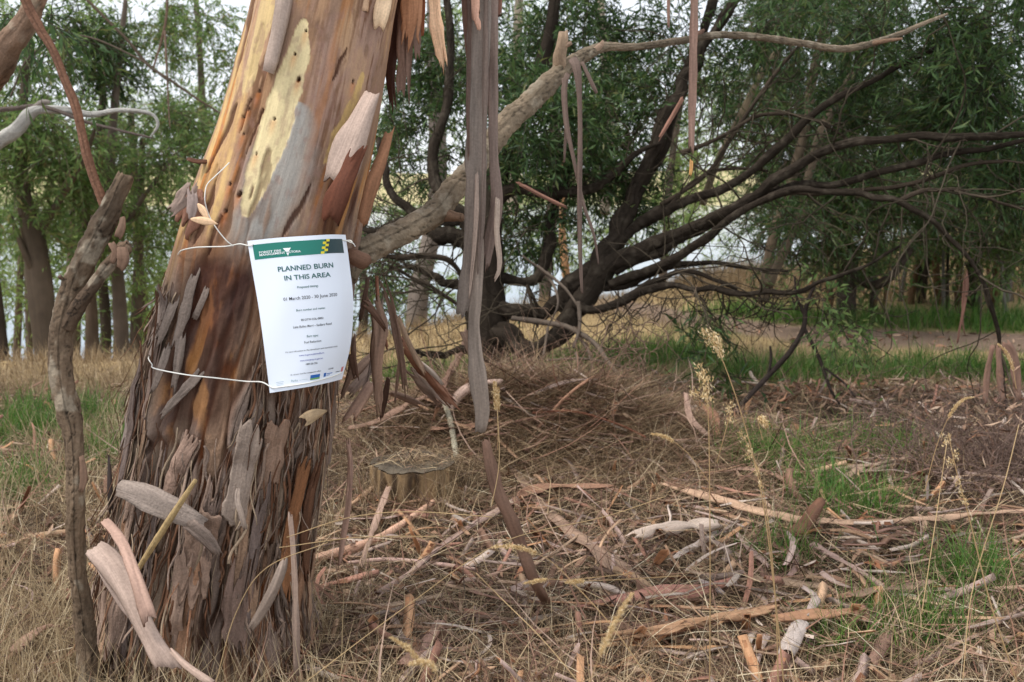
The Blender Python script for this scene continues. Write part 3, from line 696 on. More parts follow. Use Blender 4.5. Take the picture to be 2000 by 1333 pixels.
pix_strip("bark_sliver", [(384, 340, 1.93, 20), (364, 380, 1.92, 34), (340, 408, 1.92, 26), (314, 428, 1.92, 8)], gum, curl=0.8, co=GREY, ci=BROWN, seed=28, rag=0.35, spl=0.7, edge=0.5, m=11)
pix_strip("bark_sliver", [(372, 345, 1.92, 14), (376, 400, 1.91, 22), (366, 450, 1.91, 12)], gum, curl=1.2, co=s2l(150, 132, 124), ci=BROWN, seed=29, rag=0.35, spl=0.7, edge=0.6, m=11)
for k, (a, b, c2, d2, w) in enumerate([(392, 480, 322, 740, 26), (360, 610, 330, 800, 20), (425, 690, 290, 845, 30), (412, 540, 372, 640, 16), (350, 560, 300, 690, 22), (340, 640, 285, 800, 18)]):
    pix_strip("bark_sliver", [(a, b, 1.93, w * 0.5), ((a + c2) / 2 + 5, (b + d2) / 2 - 8, 1.91, w * 0.8), (c2, d2, 1.93, w * 0.5)], gum, curl=0.7, co=s2l(124, 110, 100), ci=DKBR, seed=31 + k, rag=0.4, m=11, edge=0.8, thick=0.004, mat=M_TRUNK, taper=(0.0, 1.0))
for k, (a, b, c2, d2, w) in enumerate([(309, 560, 304, 700, 8), (330, 540, 326, 600, 7), (212, 880, 218, 1010, 10), (240, 900, 236, 960, 12)]):
    pix_strip("bark_sliver", [(a, b, 2.03, w * 0.4), ((a + c2) / 2, (b + d2) / 2, 2.03, w), (c2, d2, 2.04, w)], gum, curl=0.9, co=s2l(70, 60, 56), ci=DKBR, seed=41 + k, rag=0.2, thick=0.004)

# long ribbons hanging from the limbs above the picture
def ribbon(pts, co, ci=INN, seed=0, **k):
    kw = dict(curl=0.9, rag=0.05, spl=0.6, edge=0.25, thick=0.0012, taper=(0.0, 0.9), m=11, wav=0.006); kw.update(k); kw['edge'] = max(kw['edge'], 0.22); kw['rag'] = max(kw['rag'], 0.06)
    return pix_strip("bark_ribbon", pts, gum, co=co, ci=ci, seed=seed, **kw)
ribbon([(812, -420, 2.1, 60), (806, -120, 2.1, 58), (800, 60, 2.1, 52), (800, 200, 2.1, 56), (806, 290, 2.1, 50), (812, 380, 2.1, 30)], s2l(122, 96, 82), s2l(160, 104, 66), 51, rag=0.34, spl=0.8, edge=0.3, m=13, curl=1.0)
ribbon([(800, -200, 2.06, 30), (806, 0, 2.06, 34), (800, 90, 2.05, 30), (790, 165, 2.06, 8)], s2l(168, 120, 88), ci=INN, seed=52, edge=0.6, curl=0.8, rag=0.3, spl=0.9, m=13)
ribbon([(776, -300, 2.12, 30), (768, 0, 2.12, 26), (762, 120, 2.12, 22), (766, 200, 2.12, 16), (774, 300, 2.12, 8)], s2l(74, 46, 36), DKBR, 53, edge=0.35, curl=1.6, rag=0.2)
ribbon([(822, -300, 2.14, 20), (822, 0, 2.14, 18), (823, 80, 2.14, 10)], s2l(150, 92, 62), INN, 54, edge=0.3)
ribbon([(836, -250, 2.08, 24), (848, 0, 2.08, 26), (856, 70, 2.08, 24), (866, 130, 2.08, 18), (864, 202, 2.08, 6)], s2l(222, 180, 144), s2l(168, 112, 82), 55, edge=0.7, curl=0.7, twist=1.2, rag=0.2, spl=0.8)
ribbon([(900, -300, 2.2, 30), (912, 0, 2.2, 22), (914, 80, 2.2, 16), (916, 140, 2.2, 8)], s2l(120, 92, 80), BROWN, 56, edge=0.3)
ribbon([(940, -420, 2.18, 46), (940, -100, 2.18, 46), (936, 60, 2.18, 44), (930, 250, 2.18, 42), (928, 420, 2.18, 42), (914, 560, 2.18, 40), (903, 642, 2.18, 34)], s2l(128, 116, 106), s2l(150, 114, 88), 57, rag=0.02, edge=0.08, curl=0.7, twist=0.5)
ribbon([(966, -420, 2.2, 34), (958, -50, 2.2, 32), (962, 150, 2.2, 26), (964, 300, 2.2, 22), (970, 400, 2.2, 26), (955, 480, 2.2, 24), (944, 560, 2.2, 12)], s2l(124, 106, 96), s2l(130, 94, 72), 58, edge=0.15, curl=1.1, twist=-0.5)
ribbon([(934, 440, 2.16, 22), (932, 560, 2.16, 22), (925, 640, 2.16, 24), (934, 740, 2.16, 30), (942, 800, 2.16, 30), (938, 856, 2.16, 22)], s2l(134, 120, 108), s2l(150, 114, 88), 59, rag=0.03, edge=0.12, curl=0.9)
ribbon([(905, 640, 2.17, 26), (916, 670, 2.165, 22), (928, 720, 2.16, 20), (934, 780, 2.16, 20)], s2l(130, 106, 90), s2l(150, 114, 88), 60, rag=0.08, edge=0.2, curl=0.9)
ribbon([(976, -300, 2.24, 30), (972, 0, 2.24, 24), (975, 30, 2.24, 12)], s2l(140, 100, 84), BROWN, 61)
ribbon([(931, -300, 2.14, 16), (929, 0, 2.14, 14), (932, 40, 2.14, 12), (938, 70, 2.14, 4)], s2l(206, 160, 136), INN, 62)
ribbon([(1357, -420, 2.25, 20), (1355, -100, 2.25, 19), (1354, 100, 2.25, 18), (1351, 250, 2.25, 19), (1349, 322, 2.25, 17)], s2l(138, 110, 96), INB, 63, rag=0.01, edge=0.06, curl=1.5, taper=(0, 0.9))
ribbon([(1350, 310, 2.25, 8), (1349, 334, 2.25, 7), (1346, 348, 2.25, 3)], s2l(206, 156, 98), INN, 64, rag=0.2)
ribbon([(1306, -200, 2.5, 8), (1305, 20, 2.5, 6), (1306, 60, 2.5, 3)], s2l(140, 110, 96), INB, 65)

# dead limb leaving the trunk beside the notice
LIMB = [(668, 540, 2.08, 28.2), (690, 505, 2.10, 28.2), (740, 478, 2.14, 24.8), (800, 446, 2.2, 24.0), (850, 415, 2.26, 24.0), (885, 370, 2.3, 23.2), (930, 322, 2.34, 22.4), (985, 246, 2.40, 22.4), (1030, 205, 2.44, 21.5), (1075, 160, 2.48, 19.9), (1110, 128, 2.52, 15.7), (1150, 104, 2.56, 12.4), (1182, 92, 2.6, 9.1), (1240, 92, 2.66, 7.1), (1330, 80, 2.74, 7.1), (1400, 69, 2.8, 6.6), (1470, 72, 2.86, 7.1), (1560, 84, 2.94, 6.6), (1640, 96, 3.0, 6.6), (1700, 86, 3.06, 6.6), (1760, 66, 3.1, 5.4), (1800, 48, 3.14, 4.1), (1850, 28, 3.2, 2.5)]
limb = pix_tube("limb", LIMB, M_LIMB, gum, sides=36, n=420, crk=0.9, lich=0.7, amp=0.24, seed=5, colr=s2l(116, 102, 84), coln=0.9, fscale=1.9)
pix_tube("stub", [(1096, 140, 2.5, 13), (1092, 112, 2.49, 14), (1098, 88, 2.48, 12), (1100, 66, 2.48, 9)], M_LIMB, limb, sides=12, amp=0.35, seed=6, colr=s2l(160, 136, 112), rag=0.02)
pix_tube("stub", [(1100, 92, 2.48, 6), (1116, 84, 2.47, 4)], M_LIMB, limb, sides=8, amp=0.3, seed=7, colr=s2l(150, 126, 106))
pix_tube("stub", [(1150, 104, 2.56, 9), (1172, 90, 2.57, 6), (1178, 80, 2.57, 3)], M_LIMB, limb, sides=8, amp=0.3, seed=8, colr=s2l(150, 126, 106))
pix_tube("stub", [(1350, 78, 2.76, 6), (1366, 66, 2.77, 6), (1376, 58, 2.77, 2)], M_LIMB, limb, sides=8, amp=0.3, seed=9, colr=s2l(110, 84, 70))
pix_tube("stub", [(870, 420, 2.27, 14), (890, 424, 2.25, 9), (903, 425, 2.24, 8)], M_LIMB, limb, sides=10, amp=0.3, seed=10, colr=s2l(130, 104, 84))
pix_tube("twig", [(1690, 88, 3.06, 5), (1730, 80, 3.05, 4), (1762, 76, 3.05, 2.5)], M_LIMB, limb, sides=8, amp=0.2, seed=12, colr=s2l(130, 104, 84))
# strip folded over the limb
for k, pts in enumerate([[(1128, 120, 2.44, 22), (1118, 116, 2.42, 22), (1126, 132, 2.40, 20), (1131, 180, 2.40, 13), (1133, 260, 2.41, 10), (1132, 400, 2.42, 10), (1133, 500, 2.42, 10), (1137, 580, 2.42, 5)],
                         [(1112, 138, 2.44, 12), (1102, 170, 2.43, 12), (1106, 240, 2.43, 10), (1118, 300, 2.43, 8), (1140, 400, 2.43, 8), (1160, 460, 2.43, 6), (1170, 522, 2.43, 4)],
                         [(1136, 120, 2.42, 8), (1150, 150, 2.41, 8), (1166, 184, 2.41, 8)],
                         [(1100, 150, 2.46, 8), (1106, 220, 2.46, 8), (1102, 320, 2.46, 5)]]):
    o = pix_strip("draped_bark", pts, None, curl=1.0, co=s2l(112, 94, 84), ci=BROWN, seed=71 + k, rag=0.04, edge=0.15)
    tag(o, ["thin brown bark ribbon folded over the dead limb and hanging far down", "slanting thin bark ribbon hanging from the fork of the dead limb", "short bark scrap dangling to the right of the dead limb fork", "narrow bark ribbon hanging behind the folded one on the dead limb"][k], "bark ribbon", "bark draped over the dead limb")

# ------------------------------------------------------------------ the notice
notice = empty("notice", P(590, 610, 1.9), "white printed paper notice with green header tied to the big gum trunk", "notice")
def _edge(pts, n=60):
    a = np.asarray(pts, float); t = np.linspace(0, 1, len(a)); q = np.linspace(0, 1, n)
    S = spline(np.column_stack([a, np.zeros(len(a))]) if a.shape[1] == 2 else a, n); return S
E_T = _edge([(483, 471, 1.868), (540, 465, 1.866), (600, 461, 1.872), (645, 458.5, 1.89), (675, 459, 1.93)])
E_B = _edge([(527, 768, 1.852), (565, 762, 1.858), (610, 754.5, 1.875), (645, 747, 1.91), (668, 741, 1.95)])
E_L = _edge([(483, 471, 1.868), (494, 536, 1.864), (505, 600, 1.860), (516, 680, 1.856), (527, 768, 1.852)])
E_R = _edge([(675, 459, 1.93), (683, 520, 1.935), (690, 590, 1.94), (685, 672, 1.945), (668, 741, 1.95)])
def _ei(E, t): k = np.linspace(0, 1, len(E)); return np.stack([np.interp(t, k, E[:, q]) for q in range(3)], -1)
def sheet_pt(u, v, off=0.0):
    """point of the paper; u across, v down, 0..1 (Coons patch through its four edges)"""
    u = np.asarray(u, float); v = np.asarray(v, float)
    def raw(u, v):
        U, Vv = u[..., None], v[..., None]
        c = (1 - Vv) * _ei(E_T, u) + Vv * _ei(E_B, u) + (1 - U) * _ei(E_L, v) + U * _ei(E_R, v)
        c = c - ((1 - U) * (1 - Vv) * E_T[0] + U * (1 - Vv) * E_T[-1] + (1 - U) * Vv * E_B[0] + U * Vv * E_B[-1])
        c[..., 2] = c[..., 2] + 0.0015 * np.sin(u * 9 + v * 4) * np.sin(v * 5)
        return P(c[..., 0], c[..., 1], c[..., 2])
    p = raw(u, v); e = 1e-3
    n = norm(np.cross(raw(u + e, v) - raw(u - e, v), raw(u, v + e) - raw(u, v - e)))
    s = np.sign((n * (np.array([0, 0, EYE]) - p)).sum(-1, keepdims=True))
    return p + n * s * off
M_PAPER = mat_plain("white_paper", s2l(222, 228, 242), 0.35, 0.4)
M_BANNER = mat_plain("print_green", (0.008, 0.17, 0.125), 0.35, 0.4); M_BANNERD = mat_plain("print_dark_green", (0.008, 0.035, 0.04), 0.35, 0.4)
M_YEL = mat_plain("print_yellow", (0.75, 0.62, 0.03), 0.4); M_WHITE = mat_plain("print_white", (0.82, 0.84, 0.85), 0.4); M_TXT = mat_plain("print_black", (0.025, 0.028, 0.033), 0.5)
M_TXG = mat_plain("print_teal", (0.012, 0.10, 0.09), 0.5); M_TXB = mat_plain("print_blue", (0.03, 0.04, 0.32), 0.5); M_LBL = mat_plain("print_logo_blue", (0.02, 0.12, 0.42), 0.5); M_LGR = mat_plain("print_logo_green", (0.16, 0.36, 0.10), 0.5)
M_TXL = mat_plain("print_grey", (0.30, 0.42, 0.45), 0.5); M_LRD = mat_plain("print_pink", (0.55, 0.2, 0.2), 0.5)
def grid_uv(u0, u1, v0, v1, nu, nv, shear=0.0):
    v, u = np.meshgrid(np.linspace(v0, v1, nv), np.linspace(u0, u1, nu), indexing='ij')
    u = u + shear * (v - v0)
    i = np.arange(nv - 1)[:, None] * nu; j = np.arange(nu - 1)[None]
    return u.ravel(), v.ravel(), np.stack([i + j, i + nu + j, i + nu + j + 1, i + j + 1], -1).reshape(-1, 4)
u, v, Q = grid_uv(0, 1, 0, 1, 41, 61)
_f = sheet_pt(u, v); _b = sheet_pt(u, v, -0.0003)
mesh("sheet", np.concatenate([_f, _b]), [Q, Q[:, ::-1] + len(u)], M_PAPER, parent=notice)
def print_rect(name, u0, u1, v0, v1, m, off=0.0004, shear=0.0, parent=notice):
    u, v, Q = grid_uv(u0, u1, v0, v1, 24 if u1 - u0 > .3 else 6, 6, shear); return mesh(name, sheet_pt(u, v, off), [Q], m, parent=parent)
ban = print_rect("banner", 0.045, 0.955, 0.030, 0.128, M_BANNER)
print_rect("banner_end", 0.772, 0.9545, 0.0302, 0.1278, M_BANNERD, 0.0006, parent=ban)
for k in range(6):
    v0 = 0.030 + k * 0.0163; a = 0.790 - 0.0085 * k + (0 if k % 2 == 0 else -0.032)
    print_rect("yellow_check", a, a + 0.036, v0, v0 + 0.0163, M_YEL, 0.0009, shear=-0.3, parent=ban)
def print_poly(name, pts, m, off, parent=notice):
    a = np.asarray(pts, float); return mesh(name, sheet_pt(a[:, 0], a[:, 1], off), [np.arange(len(a))[None]], m, parent=parent)
print_poly("white_triangle", [(0.345, 0.072), (0.425, 0.072), (0.3985, 0.096), (0.3715, 0.096)], M_WHITE, 0.0007, ban)
print_poly("white_triangle", [(0.3735, 0.106), (0.3985, 0.106), (0.386, 0.124)], M_WHITE, 0.0007, ban)
W_, H_ = 0.21, 0.297
def lettering(txt, uc, vb, cap, m, width=None, bold=0.0, align='CENTER', off=0.0006, parent=notice):
    """one printed line: cap height in metres, centred at uc with its baseline at vb; width stretches it to a share of the sheet"""
    cu = bpy.data.curves.new("line", 'FONT'); cu.body = txt; cu.align_x = align; cu.size = 1.0; cu.resolution_u = 3; cu.offset = bold
    ob = bpy.data.objects.new("line", cu); COL.objects.link(ob)
    dg = bpy.context.evaluated_depsgraph_get(); ev = ob.evaluated_get(dg); me = bpy.data.meshes.new_from_object(ev)
    n = len(me.vertices); co = np.zeros(n * 3); me.vertices.foreach_get("co", co); co = co.reshape(-1, 3)
    bpy.data.objects.remove(ob); bpy.data.curves.remove(cu)
    sc = cap / 0.72
    wx = co[:, 0].max() - co[:, 0].min(); sx = (width * W_ / wx) if width else sc
    u = uc + co[:, 0] * sx / W_; v = vb - co[:, 1] * sc / H_
    q = sheet_pt(u, v, off); me.vertices.foreach_set("co", q.astype(np.float32).ravel()); me.name = "lettering"
    me.materials.clear(); me.materials.append(m); me.update()
    return link("lettering", me, parent)
lettering("FOREST FIRE", 0.098, 0.092, 0.0042, M_WHITE, 0.225, 0.012, 'LEFT', 0.0009, ban)
lettering("MANAGEMENT", 0.098, 0.1085, 0.0042, M_WHITE, 0.262, 0.012, 'LEFT', 0.0009, ban)
lettering("VICTORIA", 0.372, 0.1062, 0.0042, M_WHITE, 0.145, 0.012, 'LEFT', 0.0009, ban)
lettering("PLANNED BURN", 0.545, 0.222, 0.0098, M_TXG, 0.565, 0.016)
lettering("IN THIS AREA", 0.545, 0.285, 0.0098, M_TXG, 0.47, 0.016)
lettering("Proposed timing:", 0.535, 0.345, 0.0046, M_TXG, 0.215, 0.012)
lettering("01 March 2020 - 30 June 2020", 0.55, 0.417, 0.0062, M_TXT, 0.56, 0.004)
lettering("Burn number and name:", 0.54, 0.494, 0.0046, M_TXG, 0.30, 0.004)
lettering("BS-OTW-COL-0002", 0.55, 0.560, 0.0040, M_TXT, 0.235, 0.014)
lettering("Lake Bullen Merri \u2013 Sadlers Road", 0.55, 0.603, 0.0046, M_TXT, 0.41, 0.004)
lettering("Burn type:", 0.55, 0.668, 0.0046, M_TXG, 0.13, 0.004)
lettering("Fuel Reduction", 0.55, 0.706, 0.0046, M_TXT, 0.19, 0.004)
lettering("For more information on this planned burn and associated works", 0.54, 0.757, 0.0034, M_TXT, 0.60, 0.0)
lettering("www.vic.gov.au/plannedburn", 0.54, 0.788, 0.0036, M_TXB, 0.285, 0.0)
lettering("www.emergency.vic.gov.au", 0.54, 0.823, 0.0036, M_TXB, 0.265, 0.0)
lettering("1800 226 226", 0.545, 0.851, 0.0036, M_TXT, 0.14, 0.012)
lettering("Or call your local fire management office", 0.48, 0.908, 0.0028, M_TXT, 0.38, 0.006)
lettering("5233580", 0.80, 0.906, 0.0030, M_TXT, 0.07, 0.008)
for k, (a, w, vv) in enumerate([(0.15, 0.10, 0.938), (0.15, 0.09, 0.9485), (0.15, 0.095, 0.959)]): print_rect("logo_line", a - w / 2, a + w / 2, vv, vv + 0.0022, M_TXL)
lettering("Parks", 0.34, 0.951, 0.0044, M_TXL, 0.085, 0.01); print_rect("logo_line", 0.40, 0.51, 0.9455, 0.9470, M_TXL)
lg = print_rect("logo_panel", 0.545, 0.665, 0.924, 0.957, M_LBL); print_rect("logo_stripe", 0.546, 0.664, 0.9455, 0.9565, M_LGR, 0.0007, parent=lg)
print_rect("logo_panel", 0.715, 0.745, 0.925, 0.951, M_LBL); print_rect("logo_line", 0.752, 0.835, 0.931, 0.936, M_LBL); print_rect("logo_line", 0.752, 0.800, 0.942, 0.946, M_LBL)
print_rect("logo_line", 0.875, 0.93, 0.931, 0.936, M_TXT); print_rect("logo_panel", 0.945, 0.975, 0.905, 0.940, M_LRD)
def eyelet(u, v):
    a = np.linspace(0, 2 * np.pi, 13)[:-1]; return mesh("punched_hole", sheet_pt(u + 0.008 * np.cos(a), v + 0.0057 * np.sin(a), 0.0008), [np.arange(12)[None]], M_TXT, parent=notice)
eyelet(0.050, 0.032); eyelet(0.040, 0.968)

def trunk_px(px, py, off=0.004):
    th, py = trunk_find(px, py)
    dd = relief(np.array([th]), np.array([float(py)])); return trunk_pt(np.array([th]), np.array([float(py)]), np.maximum(dd, 0) + off)[0]
def cord(pts, r=0.0011, parent=None):
    return tube("cord", np.array(pts), r, M_STRING, parent, sides=6, n=90)
top_l = [trunk_px(x, y, o) for x, y, o in [(351, 498, 0.002), (366, 491, 0.012), (390, 485, 0.012), (415, 483, 0.01), (440, 482, 0.01), (456, 480, 0.012)]]
lash = empty("upper_cord", top_l[3], "white cord running across the orange bark into the notice top corner", "cord")
tube("cord", np.array(top_l + [P(468, 477, 1.872), sheet_pt(0.0, 0.031, 0.001), sheet_pt(0.05, 0.032, 0.0012)]), 0.0012, M_STRING, lash, sides=6, n=110)
tube("loose_end", np.array([P(456, 481, 1.875), P(442, 470, 1.87), P(424, 448, 1.87), P(410, 425, 1.875), P(402, 402, 1.87), P(400, 385, 1.865), P(404, 362, 1.87), P(420, 345, 1.87), P(436, 330, 1.875), P(448, 318, 1.88)]), 0.0011, M_STRING, lash, sides=6, n=110)
tube("knot_tail", np.array([sheet_pt(0.952, 0.038, 0.001), sheet_pt(0.985, 0.042, 0.002), P(683, 473, 1.93), P(690, 476, 1.925), P(694, 482, 1.93)]), 0.001, M_STRING, lash, sides=6, n=40)
tube("knot_tail", np.array([sheet_pt(0.985, 0.042, 0.002), P(684, 470, 1.925), P(688, 473, 1.92)]), 0.001, M_STRING, lash, sides=6, n=30)
low = [P(296, 690, 2.03), P(290, 700, 1.99), P(297, 712, 1.935)] + [trunk_px(x, y, o) for x, y, o in [(330, 719, 0.034), (380, 728, 0.034), (430, 735, 0.022), (480, 742, 0.014)]]
lash2 = empty("lower_cord", low[4], "white cord looping round the rough left flank into the notice bottom edge", "cord")
tube("cord", np.array(low + [P(512, 747, 1.86), sheet_pt(0.04, 0.968, 0.0012)] + [sheet_pt(a, b, 0.0015) for a, b in [(0.15, 0.972), (0.35, 0.974), (0.55, 0.972), (0.75, 0.963), (0.88, 0.954), (0.955, 0.944)]]), 0.0013, M_STRING, lash2, sides=6, n=160)

# ------------------------------------------------------------------ dead sapling at the left
_g = G(168, 1235)[0]; d0 = float(1.86)
snag = empty("dead_sapling", P(165, 1240, 1.95), "twisted grey brown dead sapling with broken forked top standing left of the gum", "dead tree")
pix_tube("trunk", [(176, 1360, 1.92, 23), (170, 1270, 1.92, 20), (163, 1190, 1.92, 18), (152, 1120, 1.90, 16), (148, 1040, 1.88, 17), (148, 980, 1.86, 17), (146, 900, 1.86, 17), (142, 840, 1.86, 19), (130, 790, 1.86, 23), (120, 730, 1.86, 22), (118, 680, 1.86, 21), (122, 640, 1.86, 22), (136, 590, 1.86, 24), (148, 550, 1.86, 24), (168, 505, 1.86, 23), (196, 450, 1.86, 23), (216, 410, 1.86, 20), (232, 372, 1.86, 17), (246, 345, 1.86, 15)], M_LIMB, snag, sides=40, n=420, crk=1.0, lich=0.8, amp=0.26, seed=101, colr=s2l(110, 92, 74), coln=0.9, fscale=2.2, rag=0.012)
pix_tube("limb", [(130, 640, 1.85, 14), (152, 600, 1.845, 15), (176, 568, 1.84, 13), (205, 528, 1.84, 12), (228, 502, 1.84, 12), (244, 484, 1.84, 14), (250, 476, 1.84, 7)], M_LIMB, snag, sides=28, n=180, crk=1.0, lich=0.8, amp=0.3, seed=102, colr=s2l(98, 80, 64), coln=0.8, rag=0.012)
pix_tube("limb", [(206, 405, 1.875, 11), (196, 380, 1.875, 9.5), (184, 350, 1.875, 9), (170, 305, 1.875, 9), (160, 260, 1.88, 8.5), (148, 210, 1.88, 8.5), (124, 150, 1.885, 8), (104, 100, 1.89, 8), (80, 60, 1.895, 9), (58, 20, 1.9, 9.5), (36, -30, 1.9, 9), (0, -110, 1.92, 8)], M_LIMB, snag, sides=16, n=200, crk=0.3, amp=0.16, seed=103, colr=s2l(112, 80, 62), coln=0.4)
for k, pts in enumerate([[(240, 420, 1.83, 12), (238, 445, 1.82, 18), (228, 470, 1.82, 12)], [(214, 470, 1.83, 10), (226, 492, 1.825, 16), (216, 520, 1.83, 12)], [(236, 478, 1.825, 14), (240, 506, 1.82, 24), (232, 530, 1.83, 12)], [(118, 620, 1.84, 8), (108, 640, 1.84, 10), (104, 665, 1.845, 4)], [(158, 880, 1.845, 10), (164, 935, 1.845, 14), (154, 968, 1.845, 8)]]):
    pix_strip("bark_flake", pts, snag, curl=1.2, co=s2l(112, 88, 72), ci=s2l(70, 48, 38), seed=111 + k, rag=0.2, edge=0.6, thick=0.003)
pix_tube("stub", [(122, 545, 1.84, 4), (116, 540, 1.835, 5)], M_LIMB, snag, sides=8, amp=0.3, seed=104, colr=s2l(100, 80, 66))

# ------------------------------------------------------------------ dark wattle behind, its limbs sweeping right
WC = s2l(52, 45, 38, 1.0); WC2 = s2l(66, 57, 48)
wat = empty("wattle_tree", P(950, 790, 5.1), "dark wattle behind the litter heap with long limbs sweeping to the right", "tree")
wtr = pix_tube("trunk", [(948, 830, 5.1, 46), (950, 760, 5.1, 40), (953, 690, 5.1, 39), (950, 620, 5.1, 42), (948, 560, 5.1, 38), (946, 500, 5.1, 36), (948, 450, 5.1, 34), (960, 380, 5.1, 26), (985, 300, 5.1, 20), (1010, 240, 5.1, 17), (1046, 160, 5.1, 14), (1075, 60, 5.1, 12), (1090, -60, 5.1, 10)], M_DARK, wat, sides=22, n=150, amp=0.2, seed=201, colr=WC, fscale=1.5)
LIMBS = [
 [(950, 650, 5.1, 24), (985, 655, 5.0, 27), (1020, 678, 4.95, 25), (1060, 682, 4.9, 24), (1100, 650, 4.9, 24), (1135, 592, 4.9, 26), (1165, 540, 4.9, 24), (1200, 470, 4.95, 21), (1240, 380, 5.0, 17), (1272, 300, 5.0, 16), (1305, 220, 5.05, 14), (1350, 140, 5.1, 13), (1395, 60, 5.1, 11), (1450, -20, 5.1, 10)],
 [(945, 585, 5.1, 20), (990, 606, 5.02, 16), (1040, 608, 5.0, 15), (1090, 592, 4.97, 17), (1130, 560, 4.95, 20), (1180, 520, 4.95, 22)],
 [(1165, 545, 4.9, 18), (1230, 500, 4.85, 17), (1300, 468, 4.8, 14), (1380, 432, 4.7, 12.5), (1450, 400, 4.6, 12), (1520, 348, 4.5, 11), (1600, 298, 4.4, 10.5), (1680, 278, 4.3, 9), (1780, 270, 4.2, 8.5), (1900, 268, 4.1, 8), (2030, 262, 4.0, 6)],
 [(1180, 500, 4.93, 14), (1250, 440, 4.95, 13), (1330, 398, 4.9, 11), (1410, 372, 4.85, 10), (1480, 325, 4.8, 9.5), (1550, 262, 4.75, 9), (1600, 215, 4.7, 8.5), (1680, 170, 4.65, 6.5), (1780, 118, 4.6, 5.5), (1860, 78, 4.55, 4), (1940, 30, 4.5, 2.5)],
 [(1200, 530, 4.88, 12), (1300, 480, 4.8, 11), (1400, 428, 4.7, 10), (1480, 382, 4.62, 9.5), (1560, 362, 4.5, 8.5), (1660, 355, 4.4, 8), (1740, 332, 4.3, 7.5), (1830, 306, 4.2, 6.5), (1920, 290, 4.15, 5.5), (2020, 270, 4.1, 4)],
 [(1190, 556, 4.86, 10), (1290, 520, 4.75, 10), (1370, 470, 4.65, 9), (1440, 420, 4.55, 9), (1500, 385, 4.45, 8), (1560, 372, 4.35, 7.5), (1640, 376, 4.25, 7), (1720, 388, 4.15, 7), (1754, 394, 4.12, 6.5), (1810, 425, 4.1, 6), (1860, 470, 4.1, 5.5), (1900, 520, 4.1, 5), (1930, 580, 4.12, 5), (1948, 640, 4.15, 4.5), (1956, 720, 4.2, 4.5), (1966, 800, 4.3, 4)],
 [(1754, 394, 4.12, 5), (1800, 374, 4.1, 4.5), (1860, 372, 4.1, 4), (1930, 388, 4.1, 3.5), (2010, 412, 4.1, 3)],
 [(1480, 396, 4.5, 6), (1560, 376, 4.5, 6), (1660, 374, 4.4, 5.5), (1750, 366, 4.3, 5), (1830, 345, 4.2, 4.5), (1900, 320, 4.15, 4), (1960, 316, 4.1, 3)],
 [(1120, 590, 4.85, 13), (1170, 606, 4.8, 11), (1220, 586, 4.75, 10), (1290, 560, 4.7, 8), (1370, 562, 4.6, 7), (1460, 572, 4.5, 6), (1550, 570, 4.4, 5.5), (1610, 548, 4.35, 4.5), (1690, 520, 4.3, 4), (1760, 480, 4.25, 3)],
 [(1150, 560, 4.9, 10), (1230, 555, 4.85, 9), (1310, 520, 4.8, 7), (1400, 516, 4.75, 5), (1480, 525, 4.7, 4), (1540, 530, 4.65, 3)],
 [(1220, 586, 4.75, 7), (1280, 548, 4.72, 6.5), (1340, 530, 4.7, 5), (1380, 540, 4.68, 4), (1440, 566, 4.65, 3)],
 [(1240, 390, 5.0, 12), (1290, 300, 5.1, 11), (1320, 220, 5.15, 11), (1336, 150, 5.2, 11), (1375, 60, 5.25, 10), (1400, -30, 5.3, 9)],
 [(960, 540, 5.1, 14), (1000, 542, 5.1, 11), (1045, 545, 5.1, 10), (1066, 520, 5.12, 11), (1074, 460, 5.15, 11), (1086, 400, 5.2, 9), (1110, 330, 5.2, 7), (1180, 250, 5.2, 5)],
 [(940, 520, 5.1, 22), (905, 475, 5.1, 19), (860, 455, 5.1, 17), (815, 438, 5.15, 15), (770, 440, 5.15, 10), (730, 455, 5.15, 8), (700, 440, 5.2, 5)],
 [(940, 480, 5.1, 20), (900, 420, 5.1, 18), (868, 390, 5.1, 15), (850, 340, 5.15, 13), (850, 270, 5.15, 11), (870, 200, 5.2, 10), (880, 100, 5.2, 9), (870, -20, 5.2, 8)],
 [(905, 430, 5.1, 12), (820, 420, 5.1, 10), (770, 380, 5.12, 8), (750, 320, 5.15, 7), (740, 270, 5.2, 5)],
 [(945, 420, 5.1, 17), (1000, 370, 5.05, 14), (1060, 372, 5.0, 12), (1130, 374, 5.0, 12), (1180, 350, 4.95, 10), (1240, 300, 4.95, 6), (1290, 280, 4.95, 4)],
 [(940, 550, 5.1, 14), (900, 560, 5.1, 11), (860, 550, 5.1, 10), (830, 530, 5.12, 8), (790, 520, 5.15, 5)],
 [(945, 680, 5.08, 11), (905, 684, 5.0, 8), (860, 694, 4.95, 7), (830, 690, 4.92, 6), (805, 684, 4.9, 5), (795, 655, 4.9, 3)],
 [(905, 545, 5.0, 5), (870, 505, 4.95, 6), (790, 500, 4.95, 6), (740, 498, 4.95, 5)], [(900, 600, 5.0, 4), (840, 560, 4.95, 4), (800, 540, 4.95, 4), (760, 520, 4.9, 3)],
 [(1290, 400, 4.9, 5), (1380, 340, 4.9, 4.5), (1450, 235, 4.9, 4), (1510, 150, 4.9, 3.5), (1560, 90, 4.9, 3)],
 [(1330, 300, 4.9, 5), (1420, 262, 4.85, 4.5), (1480, 228, 4.8, 4), (1560, 225, 4.8, 3.5), (1620, 250, 4.8, 3), (1666, 280, 4.8, 2)],
 [(1300, 410, 4.9, 4), (1360, 350, 4.9, 3.5), (1430, 330, 4.9, 3.5), (1500, 335, 4.85, 3)],
 [(1060, 620, 4.85, 4), (1030, 560, 4.8, 4), (1050, 640, 4.75, 3)],
]
